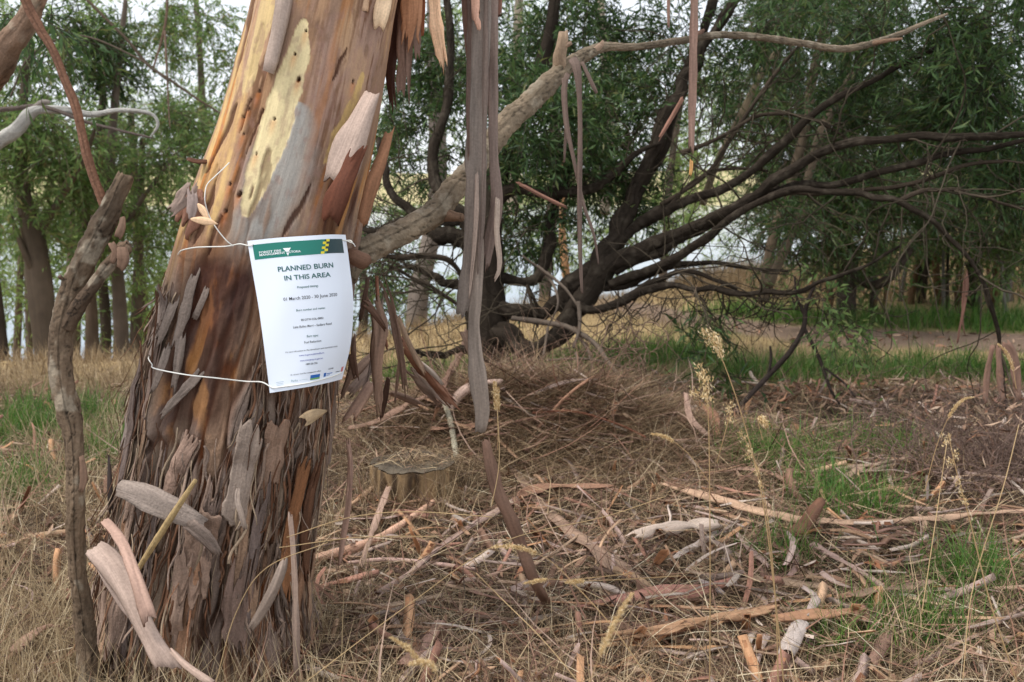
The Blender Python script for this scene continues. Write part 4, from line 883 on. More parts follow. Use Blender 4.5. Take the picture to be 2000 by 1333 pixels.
for k, l in enumerate(LIMBS):
    mx = max(r[3] for r in l)
    q = np.asarray(l, float); q = spline(q, len(q) * 2); rj = np.random.default_rng(800 + k); q[1:-1, :2] += rj.normal(size=(len(q) - 2, 2)) * np.clip(q[1:-1, 3:4] * 0.28, 1.2, 5); q[:, 3] *= 0.92 * (1 + 0.10 * rj.normal(size=len(q)))
    pix_tube("limb", q, M_DARK, wat, sides=24 if mx > 15 else 12, n=220 if mx > 8 else 90, amp=0.22, seed=210 + k, colr=WC if mx > 6 else WC2, fscale=1.8, crk=0.5 if mx > 8 else 0, lich=0.12 if mx > 8 else 0)

def wander(p, d, L, n, wob, grav=0.0):
    """a crooked twig: n points from p"""
    o = [p]; d = norm(d)
    for k in range(n - 1):
        d = norm(d + R.normal(size=3) * wob + np.array([0, 0, grav])); o.append(o[-1] + d * L / (n - 1))
    return np.array(o)
def twig_cloud(name, starts, dirs, lens, rads, mat, parent, colr, wob=0.35, grav=-0.03, kids=2):
    mm = Many()
    for p, d, L, r in zip(starts, dirs, lens, rads):
        w = wander(p, d, L, 8, wob, grav)
        mm.add(*tube_data(w, np.linspace(r, r * 0.35, 8), sides=5, n=14, colr=np.asarray(colr) * (0.7 + 0.6 * R.random()), seed=int(R.integers(1e4))))
        for _ in range(kids):
            q = R.integers(2, 7); w2 = wander(w[q], norm(w[q + 1] - w[q]) + R.normal(size=3) * 0.6, L * (0.3 + 0.4 * R.random()), 6, wob, grav)
            mm.add(*tube_data(w2, np.linspace(r * 0.6, r * 0.25, 6), sides=4, n=8, colr=np.asarray(colr) * (0.7 + 0.6 * R.random()), seed=int(R.integers(1e4))))
    o = mm.build(name, mat, parent); o["kind"] = "stuff"; return o
st_, di_, le_, ra_ = [], [], [], []
for l in LIMBS[2:]:
    a = np.asarray(l); C = P(a[:, 0], a[:, 1], a[:, 2]); S = spline(C, 60)
    for _ in range(11):
        k = R.integers(8, 58); t = norm(S[k] - S[k - 3]); st_.append(S[k]); di_.append(t * 0.8 + R.normal(size=3) * np.array([0.6, 0.4, 0.6])); le_.append(0.25 + 0.7 * R.random()); ra_.append(0.002 + 0.0035 * R.random())
twig_cloud("twigs", st_, di_, le_, ra_, M_DARK, wat, s2l(74, 66, 55))
# dead lower twigs under the sweeping limbs
st_, di_ = [], []
for _ in range(70):
    x = 1160 + 500 * R.random(); y = 560 + 30 * R.random(); st_.append(P(x, y, 4.6 + 0.3 * R.random())); di_.append(np.array([0.5 * R.normal() + 0.3, 0.3 * R.normal(), -0.7]))
twig_cloud("dead_twigs", st_, di_, 0.15 + 0.3 * R.random(70), 0.0016 + 0.0026 * R.random(70), M_DARK, wat, s2l(62, 54, 46), wob=0.5)
# foliage of the wattle: rows px, py, depth, rx, ry, rz, twigs
W_BLOBS = [(1060, 250, 4.9, 110, 90, 0.35, 210), (1150, 330, 5.3, 120, 60, 0.3, 187), (1200, 220, 5.4, 90, 70, 0.3, 110), (1010, 120, 5.5, 120, 90, 0.4, 161), (900, 100, 5.6, 90, 110, 0.3, 136), (860, 260, 5.6, 70, 80, 0.3, 102), (1120, 60, 5.5, 120, 70, 0.4, 161),
           (1180, 400, 5.4, 110, 40, 0.3, 93), (1030, 400, 5.5, 80, 40, 0.3, 68), (1260, 120, 5.6, 80, 100, 0.3, 93), (800, 340, 5.7, 50, 70, 0.3, 51), (740, 500, 5.8, 50, 60, 0.3, 38), (760, 130, 5.8, 40, 120, 0.3, 51), (1060, 470, 5.5, 60, 40, 0.3, 34),
           (1000, -120, 5.5, 300, 120, 0.7, 221), (1250, -100, 5.5, 200, 100, 0.6, 136)]
crown(wat, W_BLOBS, M_LEAF_DARK, M_DARK, ll=0.06, lw=0.0105, tl=0.25, per=19, droop=0.15)
W_RIGHT = [(1830, 60, 4.6, 110, 60, 0.4, 120), (1930, 150, 4.4, 100, 80, 0.4, 200), (1960, 60, 4.4, 90, 80, 0.4, 130), (1860, 220, 4.8, 90, 50, 0.3, 110), (1970, 330, 4.5, 70, 60, 0.3, 120), (1900, 360, 4.7, 60, 40, 0.3, 50), (1330, 60, 5.2, 60, 60, 0.3, 50),
           (1440, 130, 5.3, 70, 50, 0.3, 60), (1560, 30, 5.1, 110, 50, 0.3, 90), (1700, 40, 4.9, 90, 50, 0.3, 80), (1650, 230, 5.2, 110, 60, 0.3, 90), (1560, 430, 5.4, 90, 40, 0.3, 50), (1800, -120, 4.4, 300, 110, 0.8, 240)]
crown(wat, W_RIGHT, M_LEAF_DARK, M_DARK, ll=0.065, lw=0.0095, tl=0.27, per=18, droop=0.25)

# ------------------------------------------------------------------ trees further back
def far_tree(label, path, blobs, bark, lm, ll, lw, tl, per=12, group=None, cat="tree", droop=0.22, name="tree", limbs=(), amp=0.12, sides=12, crown_k={}):
    a = np.asarray(path, float)
    t = empty(name, P(a[0, 0], a[0, 1], a[0, 2]), label, cat, group)
    pix_tube("trunk", path, M_FAR, t, sides=sides, n=60, amp=amp, seed=int(R.integers(1e4)), colr=bark, coln=0.5)
    for l in limbs: pix_tube("limb", l, M_FAR, t, sides=8, n=40, amp=amp, seed=int(R.integers(1e4)), colr=bark, coln=0.5)
    if blobs: crown(t, blobs, lm, M_FAR, ll=ll, lw=lw, tl=tl, per=per, droop=droop, twr=0.004, tcol=s2l(96, 84, 70), **crown_k)
    return t
GB = s2l(94, 82, 72); GB2 = s2l(150, 138, 122); GBD = s2l(72, 62, 54)
gk = dict(ll=0.075, lw=0.017, tl=0.36, per=17)
far_tree("tall gum with shaggy dark trunk behind the dead sapling", [(100, 760, 8.2, 26), (92, 680, 8.2, 24), (80, 580, 8.2, 24), (68, 480, 8.2, 22), (50, 400, 8.2, 15), (40, 300, 8.2, 11), (50, 150, 8.2, 8), (60, 40, 8.2, 6)],
         [(60, 330, 8.2, 120, 60, 0.8, 130), (120, 250, 8.0, 130, 70, 0.8, 190), (40, 200, 8.2, 90, 60, 0.7, 110), (100, 120, 8.2, 70, 60, 0.6, 80), (30, 420, 8.0, 60, 50, 0.5, 60)], s2l(80, 69, 58), M_LEAF_GUM, **gk, limbs=[[(66, 470, 8.2, 9), (110, 400, 8.2, 7), (160, 320, 8.1, 5), (190, 240, 8.0, 3)], [(80, 560, 8.2, 7), (50, 500, 8.1, 6), (20, 420, 8.1, 4)]])
far_tree("gum with grey trunk and hanging pale foliage left of the big trunk", [(238, 750, 9.0, 16), (236, 640, 9.0, 14), (228, 520, 9.0, 12), (214, 400, 9.0, 10), (220, 250, 9.0, 8), (235, 100, 9.0, 6), (245, 0, 9.0, 4)],
         [(300, 330, 9.0, 110, 60, 0.9, 150), (230, 380, 9.0, 90, 60, 0.8, 120), (330, 230, 9.2, 70, 50, 0.8, 90), (300, 420, 9.0, 110, 50, 0.8, 110), (250, 470, 9.0, 80, 40, 0.7, 50)], GB, M_LEAF_GUM, **gk, limbs=[[(222, 480, 9.0, 6), (270, 400, 9.0, 5), (330, 320, 9.0, 3)]])
far_tree("slender dark trunked gum with one dense dark clump near its top", [(205, 745, 9.6, 11), (206, 620, 9.6, 10), (196, 500, 9.6, 9), (192, 350, 9.6, 8), (200, 200, 9.6, 7), (206, 80, 9.6, 5)],
         [(196, 85, 9.0, 38, 40, 0.5, 130), (206, 140, 9.0, 32, 36, 0.4, 110)], GBD, M_LEAF_DARK, **gk)
far_tree("gum with drooping foliage in the gap of sky beside the big trunk", [(420, 760, 11.0, 14), (424, 600, 11.0, 12), (430, 420, 11.0, 10), (400, 250, 11.0, 8), (390, 100, 11.0, 6), (380, -40, 11, 5)],
         [(300, 20, 10.5, 60, 60, 0.8, 110), (330, 90, 10.5, 50, 50, 0.7, 80), (410, 40, 10.5, 60, 60, 0.8, 60), (450, 130, 10.5, 50, 60, 0.8, 60), (400, 220, 10.5, 60, 60, 0.8, 70), (390, 300, 10.5, 60, 60, 0.8, 80)], GB, M_LEAF_GUM, **gk, droop=0.35)
far_tree("pale foliaged gum standing farthest left beyond the grass", [(14, 780, 8.6, 14), (6, 700, 8.6, 12), (-10, 560, 8.6, 11), (-30, 400, 8.6, 9), (-20, 200, 8.6, 7)],
         [(20, 470, 9, 70, 60, 0.7, 80), (-40, 300, 8.6, 110, 120, 0.9, 130), (10, 60, 8.8, 80, 80, 0.7, 80), (90, 30, 8.8, 80, 40, 0.7, 70)], GBD, M_LEAF_PALE, **gk)
far_tree("bright green gum crown low between the two left trunks", [(146, 740, 12.5, 10), (150, 600, 12.5, 9), (160, 420, 12.5, 8), (170, 250, 12.5, 6)],
         [(150, 430, 12, 110, 60, 1.0, 130), (60, 560, 12, 80, 60, 1.0, 60), (170, 530, 12, 60, 50, 0.9, 60), (180, 330, 12, 110, 60, 1.0, 140), (300, 520, 12, 70, 60, 0.9, 60), (250, 250, 12, 70, 50, 0.8, 70), (300, 600, 12, 50, 40, 0.7, 36)], GB, M_LEAF_PALE, **gk)
for k, (x, w, lean, top, lab) in enumerate([(186, 13, -12, 420, "thin bare grey trunk between dead sapling and big gum, left of a pair"), (262, 12, 8, 430, "thin bare trunk just left of the big gum's rough flank"), (172, 9, 6, 460, "thinnest grey trunk showing right behind the dead sapling"), (288, 14, -16, 380, "dim brown trunk half covered by the big gum's rough flank"), (126, 8, 10, 450, "thin trunk close right of the shaggy gum"), (60, 7, -8, 470, "thin trunk close left of the shaggy gum"), (30, 8, 10, 430, "thin trunk near the left border above tall dry grass")]):
    d = 9.2 + 0.5 * k; far_tree(lab, [(x, 745, d, w), (x + lean * 0.5, 640, d, w * 0.9), (x + lean, 520, d, w * 0.75), (x + lean * 1.5, top, d, w * 0.6), (x + lean * 2, top - 160, d, w * 0.4)], [(x + lean * 2, top - 120, d, 50, 60, 0.6, 36), (x + lean, top, d, 50, 50, 0.6, 24)], GB if k % 2 else s2l(92, 78, 66), M_LEAF_GUM, group="thin trunks behind the dead sapling", **gk)
# behind the wattle
for k, (pth, bl, lab, bk) in enumerate([
    ([(1064, 640, 9.5, 13), (1066, 520, 9.5, 12), (1078, 420, 9.5, 12), (1086, 300, 9.5, 11), (1080, 150, 9.5, 10), (1085, -20, 9.5, 8)], [(1010, 470, 10, 60, 50, 0.7, 36), (1130, 250, 10, 80, 60, 0.8, 60)], "grey gum trunk seen through the wattle limbs right of its trunk", GB),
    ([(1112, 600, 10.5, 8), (1102, 500, 10.5, 8), (1098, 440, 10.5, 7), (1104, 300, 10.5, 6)], [(1120, 480, 11, 70, 40, 0.7, 40), (1210, 480, 11, 60, 50, 0.7, 36)], "slim orange brown trunk standing before the lake between wattle limbs", s2l(186, 142, 104)),
    ([(812, 640, 8.2, 22), (820, 560, 8.2, 20), (842, 460, 8.2, 18), (856, 330, 8.2, 17), (850, 180, 8.2, 16), (846, -20, 8.2, 13)], [(780, 560, 8.8, 60, 50, 0.6, 40), (740, 420, 9, 70, 60, 0.7, 56), (830, 80, 9, 70, 90, 0.8, 70)], "grey trunk rising behind the wattle left of the hanging ribbons", s2l(110, 100, 92)),
    ([(1000, 420, 11, 12), (1006, 250, 11, 11), (1010, 100, 11, 10), (1015, -30, 11, 8)], [(960, 60, 11, 90, 80, 0.9, 70)], "pale far trunk above the wattle fork", GB2),
    ([(1180, 420, 11, 11), (1190, 200, 11, 10), (1176, 60, 11, 9), (1170, -60, 11, 8)], [(1200, 120, 11, 90, 90, 0.9, 90), (1260, 330, 11, 60, 60, 0.8, 40)], "pale far trunk right of the dead limb stub", GB2),
    ([(700, 700, 9, 10), (712, 600, 9, 9), (706, 480, 9, 8), (720, 340, 9, 7)], [(700, 560, 9.4, 50, 60, 0.6, 40), (740, 250, 9.4, 50, 60, 0.6, 40)], "thin trunk just right of the notice behind leaning bark", GBD),
    ([(1290, 600, 12, 9), (1300, 470, 12, 8), (1310, 330, 12, 7), (1330, 200, 12, 6)], [(1340, 200, 12, 70, 60, 0.8, 70), (1340, 330, 12, 60, 70, 0.8, 60), (1290, 440, 12, 60, 40, 0.7, 36), (1390, 250, 12, 60, 70, 0.8, 60)], "bright green far gum seen in the gap right of the rising wattle limb", GB)]):
    far_tree(lab, pth, bl, bk, M_LEAF_PALE if k in (6, 1) else M_LEAF_GUM, group="gums behind the wattle", **gk)
# the wood beyond, on the slope down to the lake: one soft mass of foliage
def far_wood(blobs, lm, seed):
    w = empty("far_wood", P(blobs[0][0], 760, 14), None, None); w["kind"] = "stuff"
    o = crown(w, blobs, lm, M_FAR, ll=0.085, lw=0.02, tl=0.5, per=20, droop=0.15, twr=0.004, tcol=s2l(96, 84, 70), name="foliage"); return w
rw = np.random.default_rng(23)
bl = [(rw.uniform(-60, 480), rw.uniform(170, 640), rw.uniform(12.5, 17), rw.uniform(35, 70), rw.uniform(25, 45), 0.8, 22) for _ in range(44)] + [(rw.uniform(-40, 420), rw.uniform(450, 640), rw.uniform(9.5, 11.5), rw.uniform(25, 60), rw.uniform(18, 34), 0.4, 14) for _ in range(14)]
far_wood(bl, M_LEAF_PALE, 1)
bl = [(rw.uniform(690, 1460), rw.uniform(20, 500), rw.uniform(12.5, 17), rw.uniform(40, 80), rw.uniform(25, 50), 0.8, 22) for _ in range(46)] + [(1150, 470, 14, 110, 30, 0.8, 40), (1390, 260, 13, 50, 80, 0.8, 50), (1360, 380, 13, 50, 50, 0.8, 40), (820, 560, 13, 80, 40, 0.8, 40)]
far_wood(bl, M_LEAF_PALE, 2)
# dark trees on the right
dk = dict(ll=0.052, lw=0.0095, tl=0.34, per=36)
far_tree("dense dark evergreen filling the right side with low dark boughs", [(1650, 640, 8.0, 20), (1654, 560, 8.0, 18), (1650, 460, 8.0, 16), (1640, 330, 8.0, 14), (1650, 150, 8.0, 11), (1660, -60, 8.0, 8)],
         [(1520, 270, 7.6, 110, 100, 0.8, 330), (1640, 180, 7.6, 140, 110, 0.8, 380), (1640, 350, 7.4, 150, 80, 0.8, 380), (1540, 420, 7.4, 100, 40, 0.7, 170), (1560, 80, 7.8, 120, 90, 0.8, 240), (1740, 290, 7.4, 120, 100, 0.8, 320), (1490, 180, 7.8, 60, 80, 0.6, 120), (1700, 425, 7.4, 110, 36, 0.6, 140), (1560, 500, 7.6, 90, 26, 0.5, 80), (1600, -80, 7.8, 300, 90, 1.2, 300)],
         s2l(70, 60, 52), M_LEAF_DARK, **dk, limbs=[[(1650, 520, 8.0, 8), (1700, 556, 7.8, 10), (1740, 540, 7.7, 9), (1770, 500, 7.7, 8), (1800, 450, 7.7, 6)]])
far_tree("dark evergreen at the right border overhanging the track", [(1900, 620, 8.6, 15), (1904, 540, 8.6, 14), (1910, 400, 8.6, 12), (1920, 200, 8.6, 10), (1930, 0, 8.6, 8)],
         [(1880, 370, 8, 130, 80, 0.9, 360), (1800, 180, 8.2, 130, 110, 0.9, 330), (1950, 250, 8, 120, 130, 0.9, 330), (1980, 400, 8, 110, 50, 0.8, 190), (1900, 450, 8, 90, 20, 0.7, 40), (1790, 420, 8, 70, 30, 0.7, 80), (2080, 200, 8, 120, 250, 0.9, 240), (1900, 30, 8.2, 130, 80, 0.9, 90)],
         s2l(70, 60, 52), M_LEAF_DARK, **dk)
far_tree("slender tan trunk rising through the dark evergreen", [(1490, 590, 6.8, 11), (1506, 480, 6.8, 10), (1530, 400, 6.8, 10), (1552, 330, 6.8, 10), (1574, 250, 6.8, 9), (1586, 160, 6.8, 9), (1606, 70, 6.8, 8), (1622, -20, 6.8, 7)], [(1600, -40, 6.8, 120, 50, 0.6, 80)], s2l(90, 77, 62), M_LEAF_DARK, **dk)
far_tree("slender tan trunk leaning right above the long wattle limbs", [(1500, 560, 6.4, 10), (1560, 420, 6.4, 9), (1600, 270, 6.4, 9), (1640, 190, 6.4, 9), (1690, 110, 6.4, 9), (1720, 40, 6.4, 8), (1760, -30, 6.4, 7)], [(1760, -30, 6.4, 90, 50, 0.5, 80)], s2l(84, 72, 58), M_LEAF_DARK, **dk)
far_tree("slim pale stem leaning right behind the thin hanging ribbon", [(1372, 400, 6.0, 7), (1400, 320, 6.0, 7), (1440, 240, 6.0, 7), (1490, 140, 6.0, 6), (1530, 80, 6.0, 5), (1556, 0, 6.0, 5)], [(1560, 0, 6.0, 80, 50, 0.5, 50)], s2l(110, 96, 76), M_LEAF_DARK, **dk)
# thicket of saplings beyond the track
_w = [(a, b, c) for c in ("standing upright", "leaning left", "leaning right", "bent near its top") for b in ("brown", "grey", "dark") for a in ("thin", "thicker", "short")]
SAPL = [f"{a} {b} sapling {c} in the thicket beyond the bare track" for a, b, c in _w]
for k in range(30):
    x = 1640 + 400 * rp.random() if k < 26 else 1560 + 100 * rp.random(); yb = 586 + 34 * rp.random(); d = G(x, yb)[0]; dd = float((d - np.array([0, 0, EYE])) @ np.array([0, CP, -SP])); dd = min(dd, 14); h = 130 + 110 * rp.random(); ln = 26 * (rp.random() - 0.5); a_, b_, c_ = _w[k]; w = {'thin': 3.2, 'thicker': 6.5, 'short': 4}[a_]; h = h * 0.6 if a_ == 'short' else h; ln = {'standing upright': 0, 'leaning left': -30, 'leaning right': 30, 'bent near its top': 6}[c_]; bc_ = {'brown': s2l(120, 92, 68), 'grey': s2l(118, 112, 104), 'dark': s2l(64, 54, 46)}[b_]; bt_ = 26 if c_[0] == 'b' else 0
    pth = [(x, yb + 6, dd, w * 1.2), (x + ln * 0.3, yb - h * 0.4, dd, w), (x + ln * 0.5 + 5 * rp.random(), yb - h * 0.7, dd, w * 0.8), (x + ln - bt_, yb - h, dd, w * 0.5)]
    far_tree(SAPL[k], pth, [(x + ln * 0.6, yb - h * 0.75, dd, 26, 40, 0.3, 14)], bc_, M_LEAF_GUM, ll=0.10, lw=0.022, tl=0.3, per=9, group="saplings in the thicket beyond the track", cat="sapling", name="sapling", sides=6)

# pale limbs reaching in from trees just outside on the left
ghost = empty("pale_gum", P(-260, 800, 4.0), "pale smooth gum limb reaching in at the left border", "tree")
pix_tube("trunk", [(-330, 900, 4.2, 40), (-300, 600, 4.2, 36), (-220, 430, 4.2, 30), (-150, 200, 4.2, 26), (-120, -100, 4.2, 20)], M_LIMB, ghost, sides=14, amp=0.08, seed=301, colr=s2l(190, 184, 176), coln=0.2)
pix_tube("limb", [(-220, 430, 4.2, 24), (-80, 330, 4.15, 18), (-20, 288, 4.12, 15), (30, 256, 4.1, 13), (56, 226, 4.1, 12), (80, 214, 4.1, 9), (130, 216, 4.1, 8), (180, 224, 4.1, 6), (230, 216, 4.1, 4.5), (275, 218, 4.1, 4), (300, 226, 4.1, 3.5), (308, 245, 4.1, 3), (296, 266, 4.1, 2)], M_LIMB, ghost, sides=14, n=180, amp=0.3, seed=302, colr=s2l(176, 172, 164), coln=0.6, crk=0.4, fscale=1.5)
pix_tube("limb", [(-20, 216, 4.1, 5), (30, 212, 4.1, 5), (70, 208, 4.1, 5), (110, 216, 4.08, 4), (160, 236, 4.06, 3.5), (220, 252, 4.05, 3), (280, 266, 4.05, 2.5), (300, 270, 4.05, 1.5)], M_LIMB, ghost, sides=8, n=90, amp=0.12, seed=303, colr=s2l(104, 92, 84))
pix_tube("limb", [(66, 212, 4.1, 6), (84, 200, 4.1, 6), (98, 200, 4.1, 3)], M_LIMB, ghost, sides=8, amp=0.15, seed=304, colr=s2l(150, 140, 130))
pix_tube("limb", [(-150, 200, 4.2, 22), (-60, 190, 3.4, 26), (-14, 150, 3.0, 26), (18, 88, 2.9, 24), (50, 46, 2.88, 20), (70, 0, 2.85, 18), (90, -60, 2.85, 16)], M_LIMB, ghost, sides=30, n=200, amp=0.24, seed=305, crk=0.9, lich=0.7, colr=s2l(138, 112, 92), coln=0.9, fscale=1.6)
pix_tube("twig", [(20, 190, 5, 2), (60, 110, 5, 2.5), (150, 70, 5, 2), (260, 110, 5, 2), (330, 160, 5, 1.5)], M_LIMB, ghost, sides=5, colr=s2l(90, 78, 66))
crown(ghost, [(60, 20, 3.6, 80, 30, 0.3, 18), (110, 60, 3.6, 60, 40, 0.3, 14), (20, 20, 3.6, 50, 40, 0.3, 10)], M_LEAF_DARK, M_DARK, ll=0.075, lw=0.012, tl=0.2, per=9, droop=0.5)
arch = empty("hanging_branch", P(150, -20, 6.0), "long thin dark bare branch slanting down across the sky at upper left", "branch")
pix_tube("stem", [(140, -30, 6.0, 3.2), (200, 30, 6.0, 3), (250, 80, 6.0, 3), (290, 128, 6.0, 3), (330, 155, 6.0, 2.6), (380, 190, 6.0, 2.2), (440, 228, 6.0, 1.8)], M_DARK, arch, sides=6, colr=s2l(90, 78, 66))
pix_tube("side_twig", [(300, 132, 6.0, 2), (320, 60, 6.0, 2.4), (326, 0, 6.0, 3), (310, -60, 6.0, 3)], M_DARK, arch, sides=6, colr=s2l(110, 90, 76)); pix_tube("side_twig", [(322, 60, 6.0, 2.5), (326, 140, 6.0, 2.2), (330, 220, 6.0, 1.6), (332, 250, 6.0, 1)], M_DARK, arch, sides=6, colr=s2l(120, 100, 86))

# ------------------------------------------------------------------ stump
def build_stump():
    c = G(800, 1008)[0] + np.array([0.0, 0.13, 0]); t = empty("tree_stump", c, "old sawn tree stump with grey top and pale split sides under the litter heap", "stump")
    n, m = 22, 120; th = np.linspace(0, 2 * np.pi, m, endpoint=False); z = np.linspace(-0.06, 0.135, n)
    Z, TH = np.meshgrid(z, th, indexing='ij')
    fl = fbm(np.cos(TH) * 2.2, np.sin(TH) * 2.2, Z * 2.5, 5, 3) - 0.5; gr = np.abs(fbm(np.cos(TH) * 16, np.sin(TH) * 16, Z * 2, 6, 3) - 0.5)
    r = 0.138 * (1 + 0.3 * fl) + 0.03 * ss(0.08, -0.06, Z) - 0.007 * ss(0.06, 0.0, gr)
    kz = 0.5 * ss(0.13, 0.07, Z); r = r - kz * 0.035 * np.exp(-((TH - 4.85) / 0.07) ** 2) - kz * 0.018 * np.exp(-((TH - 5.5) / 0.05) ** 2) - kz * 0.02 * np.exp(-((TH - 4.1) / 0.06) ** 2)                                                   # open split
    zz = Z + 0.022 * (fbm(np.cos(TH) * 3, np.sin(TH) * 3, 0, 8, 2) - 0.5) * ss(0.1, 0.165, Z)
    V = np.stack([c[0] + r * np.cos(TH), c[1] + r * np.sin(TH), c[2] + zz], -1).reshape(-1, 3)
    i = np.arange(n - 1)[:, None] * m; j = np.arange(m)[None]; Q = np.stack([i + j, i + (j + 1) % m, i + m + (j + 1) % m, i + m + j], -1).reshape(-1, 4)
    f = fbm(V[:, 0] * 60, V[:, 1] * 60, V[:, 2] * 8, 3, 4)[:, None]
    f = ss(0.3, 0.75, f); col = s2l(158, 132, 98) * f + s2l(72, 58, 46) * (1 - f)
    mesh("side", V, [Q], M_WOOD, {"col": col, "st": np.stack([(TH * 0.14).ravel(), zz.ravel(), 0 * zz.ravel()], -1)}, parent=t)
    k = 9; rr = np.linspace(0, 1, k); top = []; rt = r[-1] * 0.995
    RRR, T2 = np.meshgrid(rr, th, indexing='ij'); rad = RRR * rt[None]
    zt = zz[-1][None] * RRR + zz[-1].mean() * (1 - RRR) + 0.006 * (fbm(rad * np.cos(T2) * 60, rad * np.sin(T2) * 60, 0, 9, 3) - 0.5) + 0.003
    V2 = np.stack([c[0] + rad * np.cos(T2), c[1] + rad * np.sin(T2), c[2] + zt], -1).reshape(-1, 3)
    i = np.arange(k - 1)[:, None] * m; Q2 = np.stack([i + j, i + m + j, i + m + (j + 1) % m, i + (j + 1) % m], -1).reshape(-1, 4)
    f2 = fbm(V2[:, 0] * 40, V2[:, 1] * 40, 0, 13, 4)[:, None] ** 1.3
    mesh("cut_top", V2, [Q2], M_WOOD, {"col": s2l(112, 100, 84) * (0.3 + 1.0 * f2), "st": V2 * 1.0}, parent=t)
build_stump()

# ------------------------------------------------------------------ grass, straw and litter
def fan(n, rmin, rmax, half=40, p=1.0):
    """random ground points in front of the camera, denser near by"""
    r = rmin * (rmax / rmin) ** (R.random(n) ** p); a = np.radians(half) * (2 * R.random(n) - 1); return r * np.sin(a), r * np.cos(a)

def blades(name, x, y, h, w, lean, bend, mat, z0=0.0, seg=4, tone=None, az=None, curl=0.0):
    n = len(x); z = height(x, y) + z0; az = R.random(n) * 2 * np.pi if az is None else az
    d = np.stack([np.cos(az), np.sin(az), np.zeros(n)], -1); side = np.stack([-np.sin(az), np.cos(az), np.zeros(n)], -1); up = np.array([0, 0, 1.0])
    t = np.linspace(0, 1, seg)[None, :, None]; h = np.asarray(h)[:, None, None]; a0 = np.asarray(lean)[:, None, None]; a1 = a0 + np.asarray(bend)[:, None, None]
    ang = a0 + (a1 - a0) * t; dt = 1.0 / (seg - 1)
    st = up * np.cos(ang) + d[:, None] * np.sin(ang)
    if curl: st = norm(st + side[:, None] * (curl * R.normal(size=(n, 1, 1))) * t)
    C = np.concatenate([np.zeros((n, 1, 3)), np.cumsum(0.5 * (st[:, 1:] + st[:, :-1]) * dt, 1)], 1) * h
    C = C + np.stack([x, y, z], -1)[:, None]
    ww = np.asarray(w)[:, None, None] * (1 - 0.92 * t ** 1.5)
    rot = R.random(n)[:, None, None] * 1.2 - 0.6
    sd = side[:, None] * np.cos(rot) + np.cross(st, side[:, None] + 0 * st) * np.sin(rot)
    V = np.stack([C - sd * ww * 0.5, C + sd * ww * 0.5], 2).reshape(-1, 3)
    k = np.arange(n)[:, None, None] * seg * 2; i = np.arange(seg - 1)[None, :, None] * 2
    Q = (k + i + np.array([0, 1, 3, 2])[None, None]).reshape(-1, 4)
    rn = R.random(n) if tone is None else tone
    o = mesh(name, V, [Q], mat, {"rnd": np.repeat(rn, seg * 2)}); o["kind"] = "stuff"; return o

def keep(x, y, prob):
    m = R.random(len(x)) < prob; return x[m], y[m]
def clear_of_path(x, y): return 1 - 0.93 * path_mask(x, y)
U = R.random
# matted straw lying about
x, y = fan(112000, 1.15, 6.5); x, y = keep(x, y, clear_of_path(x, y) * (0.45 + 0.75 * fbm(x * 2.5, y * 2.5, 0, 301, 3)) * (1 - 0.45 * green_mask(x, y)) * (1 - 0.75 * ss(4.4, 4.9, y) * ss(-0.9, -0.5, x) * ss(1.3, 0.9, x))); n = len(x)
blades("dry_straw", x, y, 0.05 + 0.22 * U(n) ** 1.7, 0.0010 + 0.0028 * U(n) ** 2.5, 0.95 + 0.6 * U(n), 1.0 * (U(n) - 0.35), M_STRAW, z0=0.001 + 0.03 * U(n) ** 1.7, seg=3, curl=0.7, tone=np.clip(0.32 + 0.3 * R.normal(size=n), 0, 1))
# straw on the litter heap, thicker
x = 0.05 + 0.44 * R.normal(size=27000); y = 3.8 + 0.32 * R.normal(size=27000); n = len(x)
blades("dry_straw", x, y, 0.08 + 0.25 * U(n) ** 1.6, 0.0012 + 0.0028 * U(n) ** 2, 0.95 + 0.55 * U(n), 0.9 * (U(n) - 0.25), M_STRAW, z0=0.002 + 0.04 * U(n), seg=3, curl=0.6, tone=np.clip(0.28 + 0.22 * R.normal(size=n), 0, 1))
# upright dry grass tufts
def tufts(name, cx, cyv, per, rad, h0, h1, w, mat, lean=0.5, bend=0.9, seg=4, tone=None):
    n = len(cx); k = n * per; x = np.repeat(cx, per) + rad * R.normal(size=k); y = np.repeat(cyv, per) + rad * R.normal(size=k)
    return blades(name, x, y, h0 + (h1 - h0) * U(k) ** 1.4, w * (0.6 + 0.8 * U(k)), lean * np.abs(R.normal(size=k)) * 0.7, bend * U(k), mat, seg=seg, curl=0.25, tone=None if tone is None else np.clip(tone + 0.25 * R.normal(size=k), 0, 1))
x, y = fan(900, 1.4, 5.2); x, y = keep(x, y, clear_of_path(x, y) * ss(0.5, 0.62, fbm(x * 1.6, y * 1.6, 0, 311, 3)) * 0.8)
tufts("dry_grass", x, y, 14, 0.03, 0.06, 0.24, 0.0022, M_STRAW, 0.8, 1.2)
# pale long grass round the foot of the gum and along the left
x = np.concatenate([-1.1 + 0.34 * R.normal(size=260), -0.62 + 0.24 * R.normal(size=70), -1.6 + 0.5 * R.normal(size=240)]); y = np.concatenate([1.85 + 0.3 * R.normal(size=260), 1.66 + 0.05 * R.normal(size=70), 3.2 + 0.9 * R.normal(size=240)])
tufts("dry_grass", x, y, 24, 0.035, 0.06, 0.27, 0.0024, M_DRYGRASS, 0.75, 1.3, tone=0.62)
